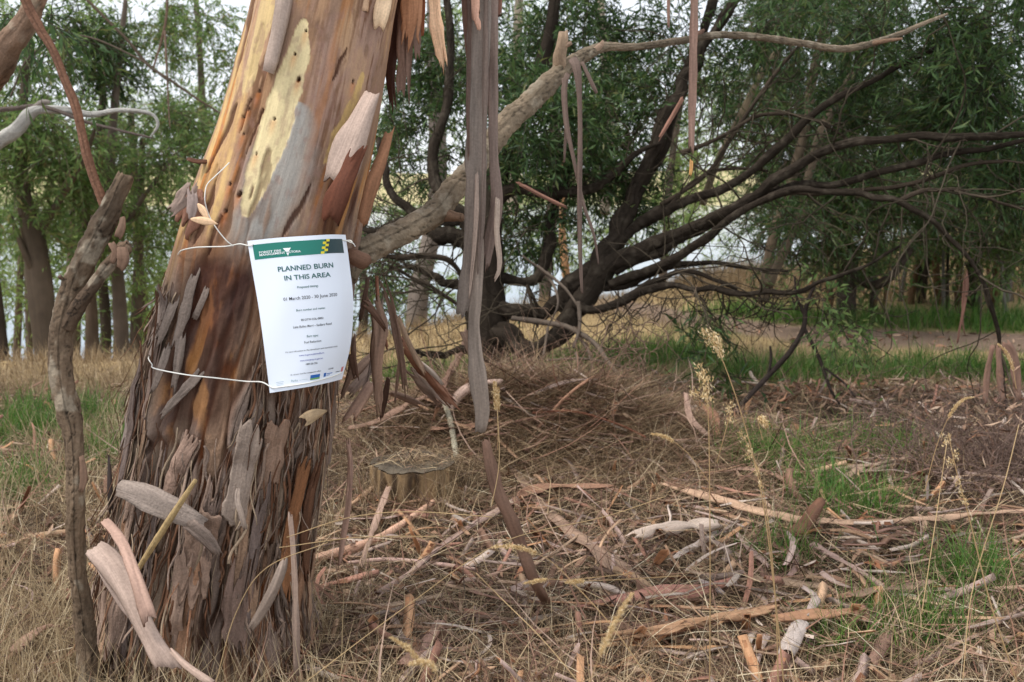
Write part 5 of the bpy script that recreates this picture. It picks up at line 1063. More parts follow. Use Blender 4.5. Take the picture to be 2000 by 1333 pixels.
# standing grass beyond: yellow by the lip, brown under the saplings
x = -4.5 + 6.2 * U(5200); y = 4.4 + 5.0 * U(5200); e = np.interp(x, EDGE_X, EDGE_Y); x, y = keep(x, y, np.clip(ss(-1.8, -0.1, y - e) * ss(1.6, 0.6, y - e) + 0.25, 0, 1) * clear_of_path(x, y) * ss(4.2, 5.0, y))
tufts("dry_grass", x, y, 7, 0.05, 0.04, 0.17, 0.004, M_DRYGRASS, 0.6, 0.9, seg=3, tone=0.28)
x = 0.2 + 3.0 * U(2600); y = 5.0 + 6.5 * U(2600); x, y = keep(x, y, clear_of_path(x, y) * (0.3 + ss(9, 10.5, y)))
tufts("dry_grass", x, y, 7, 0.05, 0.04, 0.15, 0.004, M_DRYGRASS, 0.6, 0.9, seg=4, tone=0.35)
x = 1.8 + 7.5 * U(4600); y = 8.6 + 4.5 * U(4600); x, y = keep(x, y, 0.9 * ss(8.6, 9.4, y))
tufts("dry_grass", x, y, 8, 0.06, 0.08, 0.36, 0.005, M_DRYGRASS, 0.5, 0.9, seg=3, tone=0.15)
# green grass
x, y = fan(36000, 1.4, 11.0, 42, 0.62); gm = green_mask(x, y); x, y = keep(x, y, ss(0.25, 0.85, gm * (0.6 + 0.8 * fbm(x * 3, y * 3, 0, 321, 3))) * clear_of_path(x, y))
r = np.hypot(x, y); k = 9; X = np.repeat(x, k) + 0.035 * R.normal(size=len(x) * k); Y = np.repeat(y, k) + 0.035 * R.normal(size=len(x) * k); RR_ = np.repeat(r, k); n = len(X)
blades("green_grass", X, Y, (0.05 + 0.11 * U(n)) * (1 + 0.05 * RR_), 0.0018 + 0.0009 * RR_ * U(n), 0.55 * np.abs(R.normal(size=n)), 1.1 * U(n), M_GREEN, seg=4, curl=0.25)
# fallen gum leaves and bark crumbs
def litter(name, x, y, L0, L1, asp, mat, z1=0.02, tone=None):
    n = len(x); z = height(x, y) + 0.004 + z1 * U(n); az = U(n) * 6.283; el = 0.35 * R.normal(size=n)
    D = np.stack([np.cos(az) * np.cos(el), np.sin(az) * np.cos(el), np.sin(el)], -1); N = norm(R.normal(size=(n, 3)) * 0.45 + np.array([0, 0, 1.0])); L = L0 + (L1 - L0) * U(n) ** 1.5
    S = norm(np.cross(D, N)); N = np.cross(S, D); t = np.array([0, 0.25, 0.55, 0.8, 1.0])[None, :, None]; wv = np.array([0.12, 0.85, 1.0, 0.55, 0.04])[None, :, None]
    bd = (0.25 * R.normal(size=n))[:, None, None]; sv = (0.25 * R.normal(size=n))[:, None, None]; l = L[:, None, None]
    C = np.stack([x, y, z], -1)[:, None] + D[:, None] * l * (t - 0.5) + N[:, None] * bd * l * (t - 0.5) ** 2 * 2 + S[:, None] * sv * l * (t - 0.5) ** 2 * 2
    hw = wv * l * (asp * (0.6 + 0.8 * U(n)))[:, None, None] * 0.5; fo = (0.5 * R.normal(size=n))[:, None, None]
    V = np.stack([C - S[:, None] * hw + N[:, None] * hw * fo, C, C + S[:, None] * hw + N[:, None] * hw * fo], 2).reshape(-1, 3)
    k = np.arange(n)[:, None, None] * 15; i = (np.arange(4) * 3)[None, :, None]
    Q = np.concatenate([k + i + np.array([0, 1, 4, 3]), k + i + np.array([1, 2, 5, 4])], 1).reshape(-1, 4)
    o = mesh(name, V, [Q], mat, {"rnd": np.repeat(U(n) if tone is None else tone, 15)}); o["kind"] = "stuff"; return o
x, y = fan(12500, 1.2, 5.6); x, y = keep(x, y, clear_of_path(x, y) * (0.4 + 0.8 * fbm(x * 2, y * 2, 0, 331, 3)) * (1 - 0.5 * green_mask(x, y))); litter("leaf_litter", x, y, 0.03, 0.11, 0.17, M_LITTER, z1=0.04)
x = np.concatenate([0.05 + 0.4 * R.normal(size=1900), 1.75 + 0.6 * R.normal(size=800)]); y = np.concatenate([4.05 + 0.25 * R.normal(size=1900), 4.75 + 0.25 * R.normal(size=800)]); litter("leaf_litter", x, y, 0.03, 0.10, 0.17, M_LITTER, z1=0.05)
x, y = fan(6000, 5.2, 9.5); x, y = keep(x, y, np.clip(path_mask(x, y), 0, 1) * 0.7); litter("leaf_litter", x, y, 0.03, 0.09, 0.25, M_LITTER, z1=0.01)
# crumbled bark, thin curls of it
mm = Many(); x, y = fan(3000, 1.25, 5.6); x, y = keep(x, y, clear_of_path(x, y) * (1 - 0.6 * green_mask(x, y)) * (0.35 + 0.9 * fbm(x * 2, y * 2, 0, 341, 3)))
CO = [PINK, TAN, BROWN, RED, GREY, ORNG, PALE]
for k, (a, b) in enumerate(zip(x, y)):
    L = 0.05 + 0.2 * rp.random() ** 1.5; az = rp.random() * 6.28; tq = np.linspace(-0.5, 0.5, 5)[:, None] * L
    q = np.array([[a, b, 0]]) + tq * np.array([[math.cos(az), math.sin(az), 0]]) + np.array([[-math.sin(az), math.cos(az), 0]]) * (tq / L) ** 2 * L * 0.5 * rp.normal()
    q[:, 2] = height(q[:, 0], q[:, 1]) + 0.016 + 0.034 * rp.random() * (1 + 1.2 * np.linspace(-1, 1, 5) * rp.normal())
    mm.add(*strip_data(q, 0.006 + 0.014 * rp.random(), (0, 0, 1), curl=(0.6 + 2.6 * rp.random()) * (1 if rp.random() < 0.7 else -1), m=3, n=6, seed=1000 + k, rag=0.15, co=CO[k % 7], ci=INN if k % 2 else INB, thick=0.0015))
mm.build("bark_crumbs", M_STRIP)["kind"] = "stuff"

# ------------------------------------------------------------------ shed bark lying on the ground
def mute(c, k=0.82, sat=0.82):
    c = np.asarray(c, float); g = float(c @ np.array([0.3, 0.55, 0.15])); return (g + (c - g) * sat) * k * np.array([1.0, 0.985, 0.95])
def fallen(label, pts, co, ci=INN, cat="bark strip", group=None, lift=0.0, curl=1.4, name="bark_strip", seed=None, mat=None, up=(0, 0, 1), lifts=None, **k):
    """pts rows: px, py, width px (on the ground)"""
    a = np.asarray(pts, float); p = G(a[:, 0], a[:, 1]); dep = proj(p)[2]
    w = M(a[:, 2], dep); p[:, 2] += 0.04 + lift + (np.asarray(lifts) if lifts is not None else 0)
    p = spline(np.column_stack([p, w]), max(8, 4 * len(p))); w = p[:, 3]; p = p[:, :3]
    h = height(p[:, 0], p[:, 1]); p[:, 2] = np.maximum(p[:, 2], h + 0.02)
    sd = seed if seed is not None else int(abs(a[0, 0] * 13 + a[0, 1] * 7)) % 5000
    kw = dict(rag=0.12, edge=0.3, thick=0.0022, m=11, wav=0.008, taper=(0.3, 0.6)); kw.update(k); co = mute(co); ci = mute(ci)
    o = strip(name, p, w, up, None, mat, curl=curl, co=co, ci=ci, seed=sd, **kw)
    return tag(o, label, cat, group)
def stick(label, pts, colr, name="fallen_stick", cat="stick", lifts=None, mat=None, rr=None, group=None, **k):
    a = np.asarray(pts, float); p = G(a[:, 0], a[:, 1]); dep = proj(p)[2]; r = M(a[:, 2], dep) * 0.5; p[:, 2] += r + 0.035 + (np.asarray(lifts) if lifts is not None else 0)
    p = spline(np.column_stack([p, r]), 5 * len(p)); p[:, 2] = np.maximum(p[:, 2], height(p[:, 0], p[:, 1]) + p[:, 3] * 0.6)
    o = tube(name, p[:, :3], p[:, 3], mat or M_LIMB, None, sides=9, n=60, amp=0.22, colr=colr, coln=0.45, seed=int(a[0, 0]) % 997, **k); return tag(o, label, cat, group)
LPNK = s2l(198, 168, 152)
fallen("long pale orange bark strip lying across the litter to the right border", [(1285, 970, 18), (1350, 990, 22), (1430, 1012, 24), (1560, 1046, 27), (1650, 1050, 25), (1760, 1046, 22), (1900, 1036, 22), (2040, 1020, 22)], s2l(208, 166, 132), curl=2.4, rag=0.04, edge=0.12)
fallen("thin dark underside strip tucked below the long pale orange strip", [(1360, 1010, 8), (1450, 1040, 12), (1560, 1062, 12)], ORNG, curl=0.8)
fallen("brown curl of bark turned up at the middle of the long strip", [(1525, 1082, 30), (1556, 1072, 34), (1580, 1052, 26), (1602, 1030, 14)], s2l(132, 88, 62), INB, curl=2.6, lifts=[0.0, 0.01, 0.03, 0.05], rag=0.15)
fallen("broad flat brown bark strip running down to the right in mid picture", [(1000, 935, 18), (1050, 1000, 30), (1100, 1050, 36), (1160, 1100, 42), (1215, 1140, 50), (1245, 1155, 36)], s2l(170, 136, 112), curl=0.7, rag=0.03, edge=0.1)
fallen("curled leathery bark piece with dark hollow resting on the flat brown strip", [(1008, 1008, 20), (1050, 992, 46), (1110, 990, 40), (1170, 990, 26), (1215, 990, 12)], s2l(176, 128, 98), s2l(110, 78, 58), curl=-1.8, lift=0.03, edge=0.2)
fallen("pale peeling roll of bark with torn spikes at its left end", [(1212, 1098, 12), (1260, 1082, 40), (1330, 1074, 50), (1420, 1062, 30)], s2l(206, 182, 164), INN, curl=3.0, rag=0.25, edge=0.5, lift=0.02)
fallen("white pointed bark shard lying under the pale peeling roll", [(1300, 1128, 10), (1350, 1098, 18), (1400, 1068, 20), (1430, 1062, 10)], s2l(204, 184, 172), curl=1.6, rag=0.1)
fallen("straight pink bark strip sloping down right of the pale roll", [(1412, 1045, 10), (1450, 1085, 20), (1490, 1130, 22), (1514, 1150, 10)], s2l(190, 156, 142), curl=2.2)
fallen("twisted pale loop of bark standing up below the long strip", [(1538, 1076, 20), (1546, 1105, 16), (1540, 1135, 20), (1528, 1152, 16)], s2l(200, 170, 158), curl=1.4, twist=1.2, lift=0.02)
fallen("small pink bark loop beside the twisted pale one", [(1546, 1090, 8), (1556, 1115, 12), (1548, 1145, 14), (1532, 1158, 8)], s2l(190, 150, 138), curl=1.6, twist=-1)
fallen("pink bark strip running diagonally to the green grass tuft", [(1580, 1088, 12), (1630, 1118, 14), (1680, 1150, 20), (1745, 1192, 14)], s2l(190, 154, 140), curl=2.4)
fallen("wide reddish pink bark sheet tapering to both ends", [(1088, 1226, 8), (1160, 1208, 20), (1260, 1196, 48), (1340, 1190, 56), (1400, 1176, 28), (1452, 1152, 8)], s2l(192, 130, 110), s2l(176, 118, 90), curl=1.2, edge=0.15)
fallen("grey pointed tip of bark crossing the reddish sheet", [(1360, 1160, 8), (1390, 1180, 20), (1418, 1194, 6)], s2l(180, 160, 154), curl=1.6)
fallen("thin straight orange bark lath in front of the reddish sheet", [(1000, 1203, 6), (1120, 1210, 8), (1300, 1216, 8), (1465, 1220, 6)], s2l(202, 144, 100), curl=1.2, edge=0.1)
fallen("split orange wood slab pointing up to the right", [(1060, 1333, 30), (1180, 1306, 34), (1330, 1282, 36), (1480, 1250, 34), (1610, 1214, 20)], s2l(178, 134, 96), s2l(140, 98, 70), curl=0.8, rag=0.3, spl=0.7, edge=0.6, thick=0.006, lift=0.03, mat=M_WOOD)
fallen("brown wood splinter ending in a sharp tip by the green tuft", [(1500, 1268, 30), (1570, 1262, 34), (1640, 1254, 26), (1692, 1244, 6)], s2l(172, 124, 88), curl=0.9, rag=0.1, edge=0.4, thick=0.006, lift=0.03, mat=M_WOOD)
fallen("dark fibrous bark sheet behind the split orange slab", [(1130, 1262, 16), (1280, 1256, 30), (1420, 1240, 30), (1530, 1218, 14)], s2l(132, 98, 78), curl=0.8, rag=0.2, edge=0.5, mat=M_WOOD)
fallen("thick orange bark chunk at the bottom left end of the slab", [(1140, 1300, 22), (1220, 1292, 30), (1330, 1300, 24), (1440, 1298, 12)], s2l(206, 152, 100), curl=1.0, rag=0.2, edge=0.4, mat=M_WOOD)
fallen("grey brown bark sheet lying right of the twisted loop", [(1630, 1218, 14), (1700, 1206, 34), (1770, 1194, 30), (1832, 1174, 14)], s2l(150, 118, 98), curl=0.9, rag=0.25, edge=0.5, mat=M_WOOD, lift=0.02)
fallen("orange flake under the grey brown bark sheet", [(1620, 1198, 8), (1680, 1188, 22), (1730, 1186, 10)], s2l(184, 134, 104), curl=0.8, rag=0.2)
fallen("pale dull bark sheet behind the reddish one", [(1390, 1150, 20), (1480, 1160, 30), (1580, 1172, 30), (1630, 1170, 12)], s2l(166, 136, 108), curl=0.6, rag=0.2, edge=0.5)
stick("smooth pale orange stick left of the hanging ribbon, rising right", [(618, 1122, 16), (700, 1100, 18), (760, 1070, 14), (850, 1004, 10)], s2l(208, 166, 140), mat=M_STRIP)
fallen("short pale bark lath leaning up before the stump", [(700, 1150, 10), (718, 1100, 16), (742, 1040, 18), (765, 1000, 14)], s2l(186, 150, 128), curl=1.6, lifts=[0, 0.01, 0.03, 0.06])
fallen("long grey pink bark rod running up right past the stump", [(690, 1220, 10), (790, 1158, 14), (880, 1082, 14), (960, 1030, 18), (1030, 990, 14)], s2l(174, 142, 128), curl=2.6, edge=0.12)
stick("slim pinkish twig lying level below the stump", [(680, 1128, 7), (760, 1122, 9), (860, 1132, 9), (928, 1140, 7)], s2l(190, 158, 146), mat=M_STRIP)
fallen("slim brown lath between the stump and the broad flat strip", [(930, 1164, 10), (1020, 1130, 12), (1110, 1108, 10), (1212, 1092, 8)], s2l(182, 142, 120), curl=1.8)
fallen("flat straw coloured bark strip low in the middle", [(675, 1220, 14), (780, 1210, 26), (880, 1190, 14)], s2l(186, 154, 126), curl=0.8, rag=0.2)
fallen("pinkish bark tube end at the bottom edge left of centre", [(780, 1345, 28), (822, 1300, 22), (862, 1244, 16)], s2l(182, 138, 118), curl=2.6)
fallen("grey bark tongue above the bottom bark tube", [(756, 1214, 18), (774, 1250, 20), (796, 1296, 10)], s2l(170, 144, 130), curl=1.4)
fallen("white hollow bark tube at the bottom edge right of centre", [(1566, 1272, 36), (1552, 1305, 34), (1536, 1345, 34)], s2l(208, 190, 180), s2l(120, 80, 60), curl=3.6, lift=0.02)
fallen("pale bark tongue left of the white hollow tube", [(1500, 1276, 26), (1486, 1300, 28), (1470, 1345, 20)], s2l(204, 178, 166), curl=2.0)
fallen("grey twisted bark loop above the split slab's right end", [(1560, 1200, 18), (1590, 1222, 26), (1580, 1252, 26), (1570, 1270, 12)], s2l(180, 158, 150), curl=1.8, twist=1.2, lift=0.03)
fallen("short brown bark tube pointing up at the bottom right", [(1690, 1345, 26), (1712, 1308, 24), (1730, 1272, 18)], s2l(164, 124, 104), curl=2.8)
fallen("slim lath at the bottom right corner running up right", [(1760, 1345, 14), (1840, 1306, 14), (1930, 1262, 14), (2020, 1200, 12)], s2l(176, 142, 124), curl=1.8)
fallen("long thin pale lath slanting to the right border", [(1745, 1135, 8), (1850, 1112, 9), (1940, 1090, 9), (2030, 1064, 9)], s2l(198, 166, 138), curl=1.6)
fallen("level pale lath below the long orange strip", [(1618, 1078, 8), (1700, 1076, 10), (1790, 1070, 7)], s2l(206, 180, 156), curl=1.4)
fallen("pink lath lying behind the long orange strip at its left", [(1392, 972, 12), (1440, 985, 14), (1510, 998, 10)], s2l(184, 130, 106), curl=1.8)
fallen("bent strip of bark in the litter above the green tuft", [(1380, 952, 10), (1440, 940, 16), (1500, 945, 14), (1540, 962, 18), (1580, 972, 8)], s2l(176, 136, 112), curl=1.4, twist=0.8)
fallen("pale doubled lath above the green tuft", [(1560, 948, 8), (1640, 938, 14), (1720, 928, 16), (1790, 912, 8)], s2l(186, 154, 130), curl=1.6)
fallen("second pale lath just under the doubled one", [(1600, 956, 8), (1680, 944, 12), (1760, 926, 8)], s2l(176, 146, 124), curl=1.6)
fallen("short bark splinter rising above the green tuft", [(1630, 968, 12), (1660, 950, 16), (1690, 934, 8)], s2l(186, 150, 126), curl=1.6)
fallen("brown splinter leaning by the dark grass further back", [(1630, 900, 10), (1660, 880, 14), (1690, 858, 8)], s2l(160, 116, 92), curl=1.4)
fallen("bent pale bark spike standing up in the litter right of the heap", [(1336, 840, 10), (1346, 858, 16), (1370, 872, 20), (1396, 884, 14)], s2l(200, 160, 138), curl=1.6, lifts=[0.12, 0.05, 0.02, 0.01])
fallen("level lath below the bent pale spike", [(1310, 884, 9), (1360, 884, 11), (1404, 886, 9)], s2l(184, 152, 132), curl=1.6)
fallen("wavy orange bark flap right of the bent spike", [(1372, 836, 12), (1392, 850, 22), (1402, 880, 14)], s2l(176, 122, 92), curl=1.4, lifts=[0.06, 0.04, 0.0])
fallen("thin lath lying far back before the green strip", [(1560, 862, 5), (1640, 846, 6), (1730, 840, 4)], s2l(168, 136, 116), curl=1.4)
fallen("pointed pale bark plank leaning by the bush at right", [(1900, 838, 10), (1930, 862, 16), (1962, 890, 10)], s2l(140, 112, 84), curl=1.2, lifts=[0.07, 0.04, 0.0])
# on and around the heap behind the stump
fallen("pale pink bark roll lying on the litter heap left of the ribbon", [(866, 846, 22), (900, 806, 30), (940, 788, 26), (985, 780, 14)], s2l(204, 170, 152), curl=2.8, lift=0.03)
fallen("curved brown bark lath lying against the heap above the stump", [(836, 904, 12), (846, 868, 16), (872, 806, 18), (908, 740, 14), (914, 706, 10)], s2l(140, 104, 84), curl=2.0, lifts=[0.0, 0.03, 0.08, 0.14, 0.2])
fallen("wide leaf shaped bark sheet with dark hollow lying over the stump", [(832, 880, 24), (880, 884, 34), (930, 874, 26), (972, 862, 10)], s2l(186, 138, 108), s2l(96, 68, 52), curl=-1.4, lift=0.05)
fallen("long thin reddish rod lying across the heap", [(860, 900, 8), (960, 870, 10), (1060, 850, 10), (1150, 832, 8)], s2l(170, 126, 104), curl=1.8, lift=0.03)
fallen("long brown bark lath lying from the gum towards the heap", [(668, 880, 16), (740, 862, 20), (820, 820, 22), (900, 796, 14)], s2l(156, 120, 98), curl=2.0, lift=0.04)
fallen("second bark lath below the one that runs from gum to heap", [(670, 858, 8), (730, 842, 12), (790, 818, 10)], s2l(176, 126, 100), curl=1.6, lift=0.05)
stick("mossy pale stick standing on the stump under the curled sheet", [(868, 830, 10), (880, 870, 12), (886, 900, 12), (892, 930, 12)], s2l(170, 162, 140), lifts=[0.05, 0.05, 0.04, 0.02])
stick("thin twig rising over the heap towards the dead branches", [(1040, 870, 6), (1100, 826, 6), (1150, 790, 5), (1186, 762, 4)], s2l(176, 134, 108), lifts=[0.0, 0.05, 0.06, 0.06])
stick("thin reddish twig curving across the front of the heap", [(1040, 852, 4), (1120, 850, 5), (1200, 872, 4), (1260, 900, 4)], s2l(132, 84, 66), lifts=[0.05] * 4)
# hanging and leaning pieces between the gum and the heap
def leaning(label, pts, co, ci=INB, cat="bark strip", seed=0, **k):
    if 601 <= seed <= 610: a0 = np.asarray(pts, float); a0[:, 3] *= 0.72; a0[-1, :2] += (a0[-1, :2] - a0[-2, :2]) * 0.35; a0[-1, 2] += 0.03; pts = a0; k.setdefault('curl', 1.6); k.setdefault('spl', 0.7); k.setdefault('rag', 0.3)
    kw = dict(curl=1.0, rag=0.22, edge=0.45, thick=0.003, m=11, taper=(0.0, 1.0), wav=0.008); kw.update(k); co = mute(co); ci = mute(ci)
    return tag(pix_strip("leaning_bark", pts, None, co=co, ci=ci, seed=seed, **kw), label, cat)
leaning("broad brown bark slab hanging under the dead limb beside the notice", [(704, 522, 2.12, 40), (726, 580, 2.12, 50), (742, 640, 2.12, 46), (736, 720, 2.13, 36), (740, 810, 2.14, 20)], s2l(148, 114, 92), seed=601)
leaning("narrow brown bark slab right of the broad one under the dead limb", [(716, 500, 2.14, 20), (752, 560, 2.15, 26), (772, 640, 2.17, 26), (786, 720, 2.2, 18), (796, 800, 2.22, 12)], s2l(134, 102, 84), seed=602)
leaning("long smooth bark trough leaning down right from the dead limb", [(752, 620, 2.25, 26), (800, 690, 2.4, 34), (850, 750, 2.55, 34), (896, 800, 2.7, 30)], s2l(168, 116, 88), seed=603, curl=1.8)
leaning("grey bark trough leaning just left of the long smooth one", [(776, 700, 2.3, 20), (820, 745, 2.45, 28), (868, 798, 2.6, 26)], s2l(142, 116, 100), seed=604, curl=1.8)
leaning("dark twisted bark flap close against the notice's right edge", [(690, 588, 2.02, 16), (716, 596, 2.03, 24), (744, 630, 2.05, 18), (756, 650, 2.06, 8)], s2l(110, 78, 60), seed=605, twist=0.8)
leaning("dark splinter low right of the notice", [(676, 660, 2.06, 10), (686, 690, 2.06, 22), (696, 740, 2.06, 12)], s2l(100, 70, 54), seed=606)
leaning("pink bark tube leaning against the gum below the notice", [(664, 838, 2.2, 26), (690, 800, 2.2, 30), (716, 760, 2.22, 28), (728, 744, 2.23, 12)], s2l(190, 148, 124), seed=607, curl=2.6)
leaning("grey pink bark lath behind the pink tube", [(664, 792, 2.25, 20), (700, 750, 2.27, 30), (740, 706, 2.3, 22)], s2l(166, 138, 122), seed=608, curl=2.0)
leaning("second grey bark lath behind the pink tube", [(668, 760, 2.28, 20), (706, 716, 2.3, 28), (748, 680, 2.33, 18)], s2l(176, 142, 120), seed=609, curl=1.6)
leaning("brown bark lath running level behind the leaning troughs", [(742, 760, 2.6, 22), (790, 776, 2.65, 24), (830, 796, 2.7, 14)], s2l(140, 110, 92), seed=610, curl=1.6)
leaning("thin pinkish lath standing upright left of the stump", [(676, 836, 2.3, 12), (684, 900, 2.3, 14), (680, 980, 2.3, 14), (668, 1060, 2.3, 13), (660, 1130, 2.32, 8)], s2l(200, 156, 134), seed=611, curl=2.2)
leaning("curled brown bark knot where the dead limb joins the gum", [(684, 490, 2.03, 20), (700, 500, 2.02, 34), (716, 506, 2.04, 30)], s2l(124, 88, 66), seed=612, curl=2.6)
gq = G(1070, 1195)[0]; gd = float(proj(gq)[2])
ribbon([(944, 838, 2.15, 16), (956, 900, 2.16, 26), (972, 960, 2.17, 30), (996, 1010, 2.18, 30), (1020, 1070, 2.2, 28), (1046, 1140, 2.24, 30), (1080, 1196, gd, 20)], s2l(126, 98, 82), INB, 66, rag=0.04, curl=1.2)
for k, (x0, y0, x1, y1, lb) in enumerate([(1006, 355, 1120, 412, "reddish bark lath caught slanting among the wattle limbs"), (1340, 178, 1282, 280, "thin brown bark lath caught on the rising wattle limb"), (1000, 350, 1106, 408, "thin second lath just above the slanting reddish one")]):
    leaning(lb, [(x0, y0, 3.2, 9 - 3 * (k == 2)), ((x0 + x1) / 2, (y0 + y1) / 2 + 2, 3.2, 9 - 3 * (k == 2)), (x1, y1, 3.2, 5)], s2l(150, 104, 84), seed=620 + k)
# at the foot of the gum
leaning("weathered grey bark slab wedged across the gum's foot", [(222, 950, 1.86, 30), (262, 962, 1.85, 50), (310, 985, 1.85, 52), (360, 1008, 1.855, 40), (410, 1030, 1.87, 20)], s2l(158, 140, 128), seed=631, curl=0.9, thick=0.008, rag=0.12, edge=0.4, mat=M_TRUNK, hint=(0, -1, 0.6))
leaning("small grey bark end hanging below the wedged slab", [(360, 1015, 1.85, 26), (400, 1050, 1.855, 28), (430, 1090, 1.87, 20)], s2l(140, 120, 108), seed=632, mat=M_TRUNK, thick=0.005, edge=0.4)
st1 = tag(pix_tube("leaning_stick", [(270, 1112, 1.86, 5), (300, 1064, 1.84, 6.5), (340, 1002, 1.82, 6.5), (382, 938, 1.80, 4)], M_LIMB, None, sides=9, n=40, amp=0.12, seed=633, colr=s2l(178, 152, 108)), "pale straight broken stick leaning over the wedged bark slab", "stick")
leaning("long grey curved bark lath leaning at the gum's lower right", [(480, 1244, 1.86, 14), (520, 1180, 1.85, 22), (548, 1120, 1.855, 22), (560, 1070, 1.87, 12)], s2l(150, 130, 116), seed=634, curl=1.8)
leaning("upright brown bark lath standing at the right of the gum's foot", [(566, 980, 1.86, 16), (574, 1080, 1.85, 18), (578, 1200, 1.85, 18), (580, 1345, 1.86, 18)], s2l(158, 132, 116), seed=635, curl=2.2)
leaning("pale little curl hooked on the gum's bark right of centre", [(468, 945, 1.86, 6), (464, 975, 1.85, 12), (474, 1010, 1.85, 12), (482, 1045, 1.86, 6)], s2l(168, 148, 134), seed=636)
leaning("papery tan bark shreds sticking out right of the gum below the notice", [(640, 806, 2.0, 10), (610, 814, 1.95, 26), (584, 830, 1.93, 20)], s2l(186, 156, 116), seed=637, rag=0.3, edge=0.5)
leaning("large pink sheet of shed bark leaning in front of the gum's left foot", [(168, 1056, 1.78, 26), (205, 1090, 1.74, 56), (250, 1160, 1.70, 50), (285, 1230, 1.68, 50), (320, 1290, 1.66, 54), (360, 1350, 1.64, 44)], s2l(188, 160, 144), INN, seed=638, curl=2.2, edge=0.2, hint=(0, -0.7, 0.7))
leaning("second narrower pink bark sheet left of the large one", [(176, 1080, 1.80, 10), (210, 1130, 1.76, 24), (250, 1190, 1.73, 24), (270, 1220, 1.72, 12)], s2l(176, 150, 136), seed=639, curl=2.0, hint=(0, -0.7, 0.7))
leaning("thin pink rod lying over the large pink bark sheet", [(198, 1000, 1.76, 6), (240, 1050, 1.72, 10), (268, 1120, 1.68, 16), (292, 1190, 1.66, 20), (310, 1240, 1.65, 14)], s2l(192, 152, 132), seed=640, curl=2.4, hint=(0, -0.7, 0.7))
leaning("pale pink bark tail trailing right at the bottom left", [(330, 1262, 1.66, 12), (366, 1300, 1.63, 20), (430, 1345, 1.60, 24)], s2l(186, 156, 138), seed=641, curl=2.2, hint=(0, -0.7, 0.7))
fallen("brown curled bark scrap at the bottom left corner", [(20, 1345, 34), (56, 1310, 36), (92, 1284, 26), (128, 1284, 10)], s2l(172, 132, 108), s2l(64, 44, 36), curl=2.2, lift=0.03)
CN = ['pinkish', 'tan', 'dark brown', 'reddish', 'grey', 'orange', 'pale']
# loose strips strewn over the rest: alike, no way to tell one from the next
k = 0
for _ in range(235):
    a = R.uniform(640, 2000); b = R.uniform(830, 1320); ang = R.normal() * 0.5 + (0 if R.random() < 0.6 or b > 1180 else 1.0); L = R.uniform(45, 210) * (0.4 + 0.6 * (b - 700) / 600)
    if a < 900 and b < 1010: continue
    w = R.uniform(4, 14) * (0.45 + 0.55 * (b - 700) / 600); bend = R.normal() * 0.15 * L
    pts = [(a - L / 2 * math.cos(ang), b - L / 4 * math.sin(ang), w), (a, b + bend * 0.3, w * 1.1), (a + L / 2 * math.cos(ang), b + L / 4 * math.sin(ang), w * 0.6)]
    lo_ = ("short" if L < 55 else "medium length" if L < 85 else "longish"); di_ = "lying crosswise" if abs(ang) < 0.5 else "pointing away"; hw_ = "in near litter" if b > 1130 else "in far litter" if b < 960 else "in middle litter"
    wd_ = "broad" if w > 9 * (0.45 + 0.55 * (b - 700) / 600) else "slim"; bd_ = "bowed" if abs(bend) > 0.16 * L else "straight"; sx_ = "at left" if a < 1050 else "at right" if a > 1550 else "at centre"
    fallen(f"{lo_} {wd_} {bd_} {CN[k % 7]} bark scrap {di_} {hw_} {sx_}", pts, CO[k % 7] * R.uniform(0.8, 1.1), cat="bark strip", group="short bark strips strewn in the straw", seed=3000 + k, curl=R.uniform(0.5, 1.7), spl=0.5, lift=R.uniform(-0.012, 0.022), m=6, n=14, name="strewn_bark"); k += 1

# ------------------------------------------------------------------ seed-headed grass stalks in front
def seed_stalk(label, pts, head, hw, r=1.3, seed=0, colr=None, clumps=None, flat=0.5):
    """pts rows px, py, depth (foot first); head: share of the stalk that carries spikelets; clumps: list of (t, size)"""
    hw = hw * 0.82; r = r * 0.85; rg = np.random.default_rng(seed); a = np.asarray(pts, float); C = P(a[:, 0], a[:, 1], a[:, 2]); S = spline(C, 80); D = float(a[:, 2].mean())
    t = empty("grass_stalk", S[0], label, "grass stalk", "seed headed grass stalks")
    tube("stem", S, np.linspace(M(r, D), M(r * 0.5, D), 80), M_STALK, t, sides=5, n=50, colr=s2l(160, 132, 94) if colr is None else colr, coln=0.3)
    i0 = int(79 * (1 - head)); P0, DD, NN, LL, WW = [], [], [], [], []
    cl = clumps or [(x, 1.0) for x in np.linspace(0, 1, 60)]
    for (x, sz) in cl:
        k = min(78, i0 + int(x * (78 - i0))); tg = norm(S[k + 1] - S[max(k - 1, 0)]); m = int(10 * sz) + 3 if not clumps else int(60 * sz)
        rad = M(hw, D) * (0.35 if not clumps else sz) * (np.sin(math.pi * min(1, x + 0.15)) ** 0.5 + 0.3 if not clumps else 1)
        off = norm(rg.normal(size=3) - tg * 0.2) * (rad * 0.9 if clumps and sz < 1 else 0)
        q = S[k] + off + rad * rg.normal(size=(m, 3)) * 0.5 + tg * rg.uniform(-1, 1, (m, 1)) * rad * (1.0 if clumps else 0.5)
        P0.append(q); DD.append(norm(tg + rg.normal(size=(m, 3)) * 0.45)); NN.append(rg.normal(size=(m, 3))); LL.append(M(hw, D) * rg.uniform(0.35, 0.75, m)); WW.append(M(hw, D) * rg.uniform(0.10, 0.2, m))
    o = leaves("seed_head", np.concatenate(P0), np.concatenate(DD), np.concatenate(NN), np.concatenate(LL), np.concatenate(WW), M_SEED, t, bend=0.1)
    return t
M_STALK = mat_bark("stalk", streak=(200, 20, 1), lo=0.8, hi=1.2, bump=0.1, fine=100)
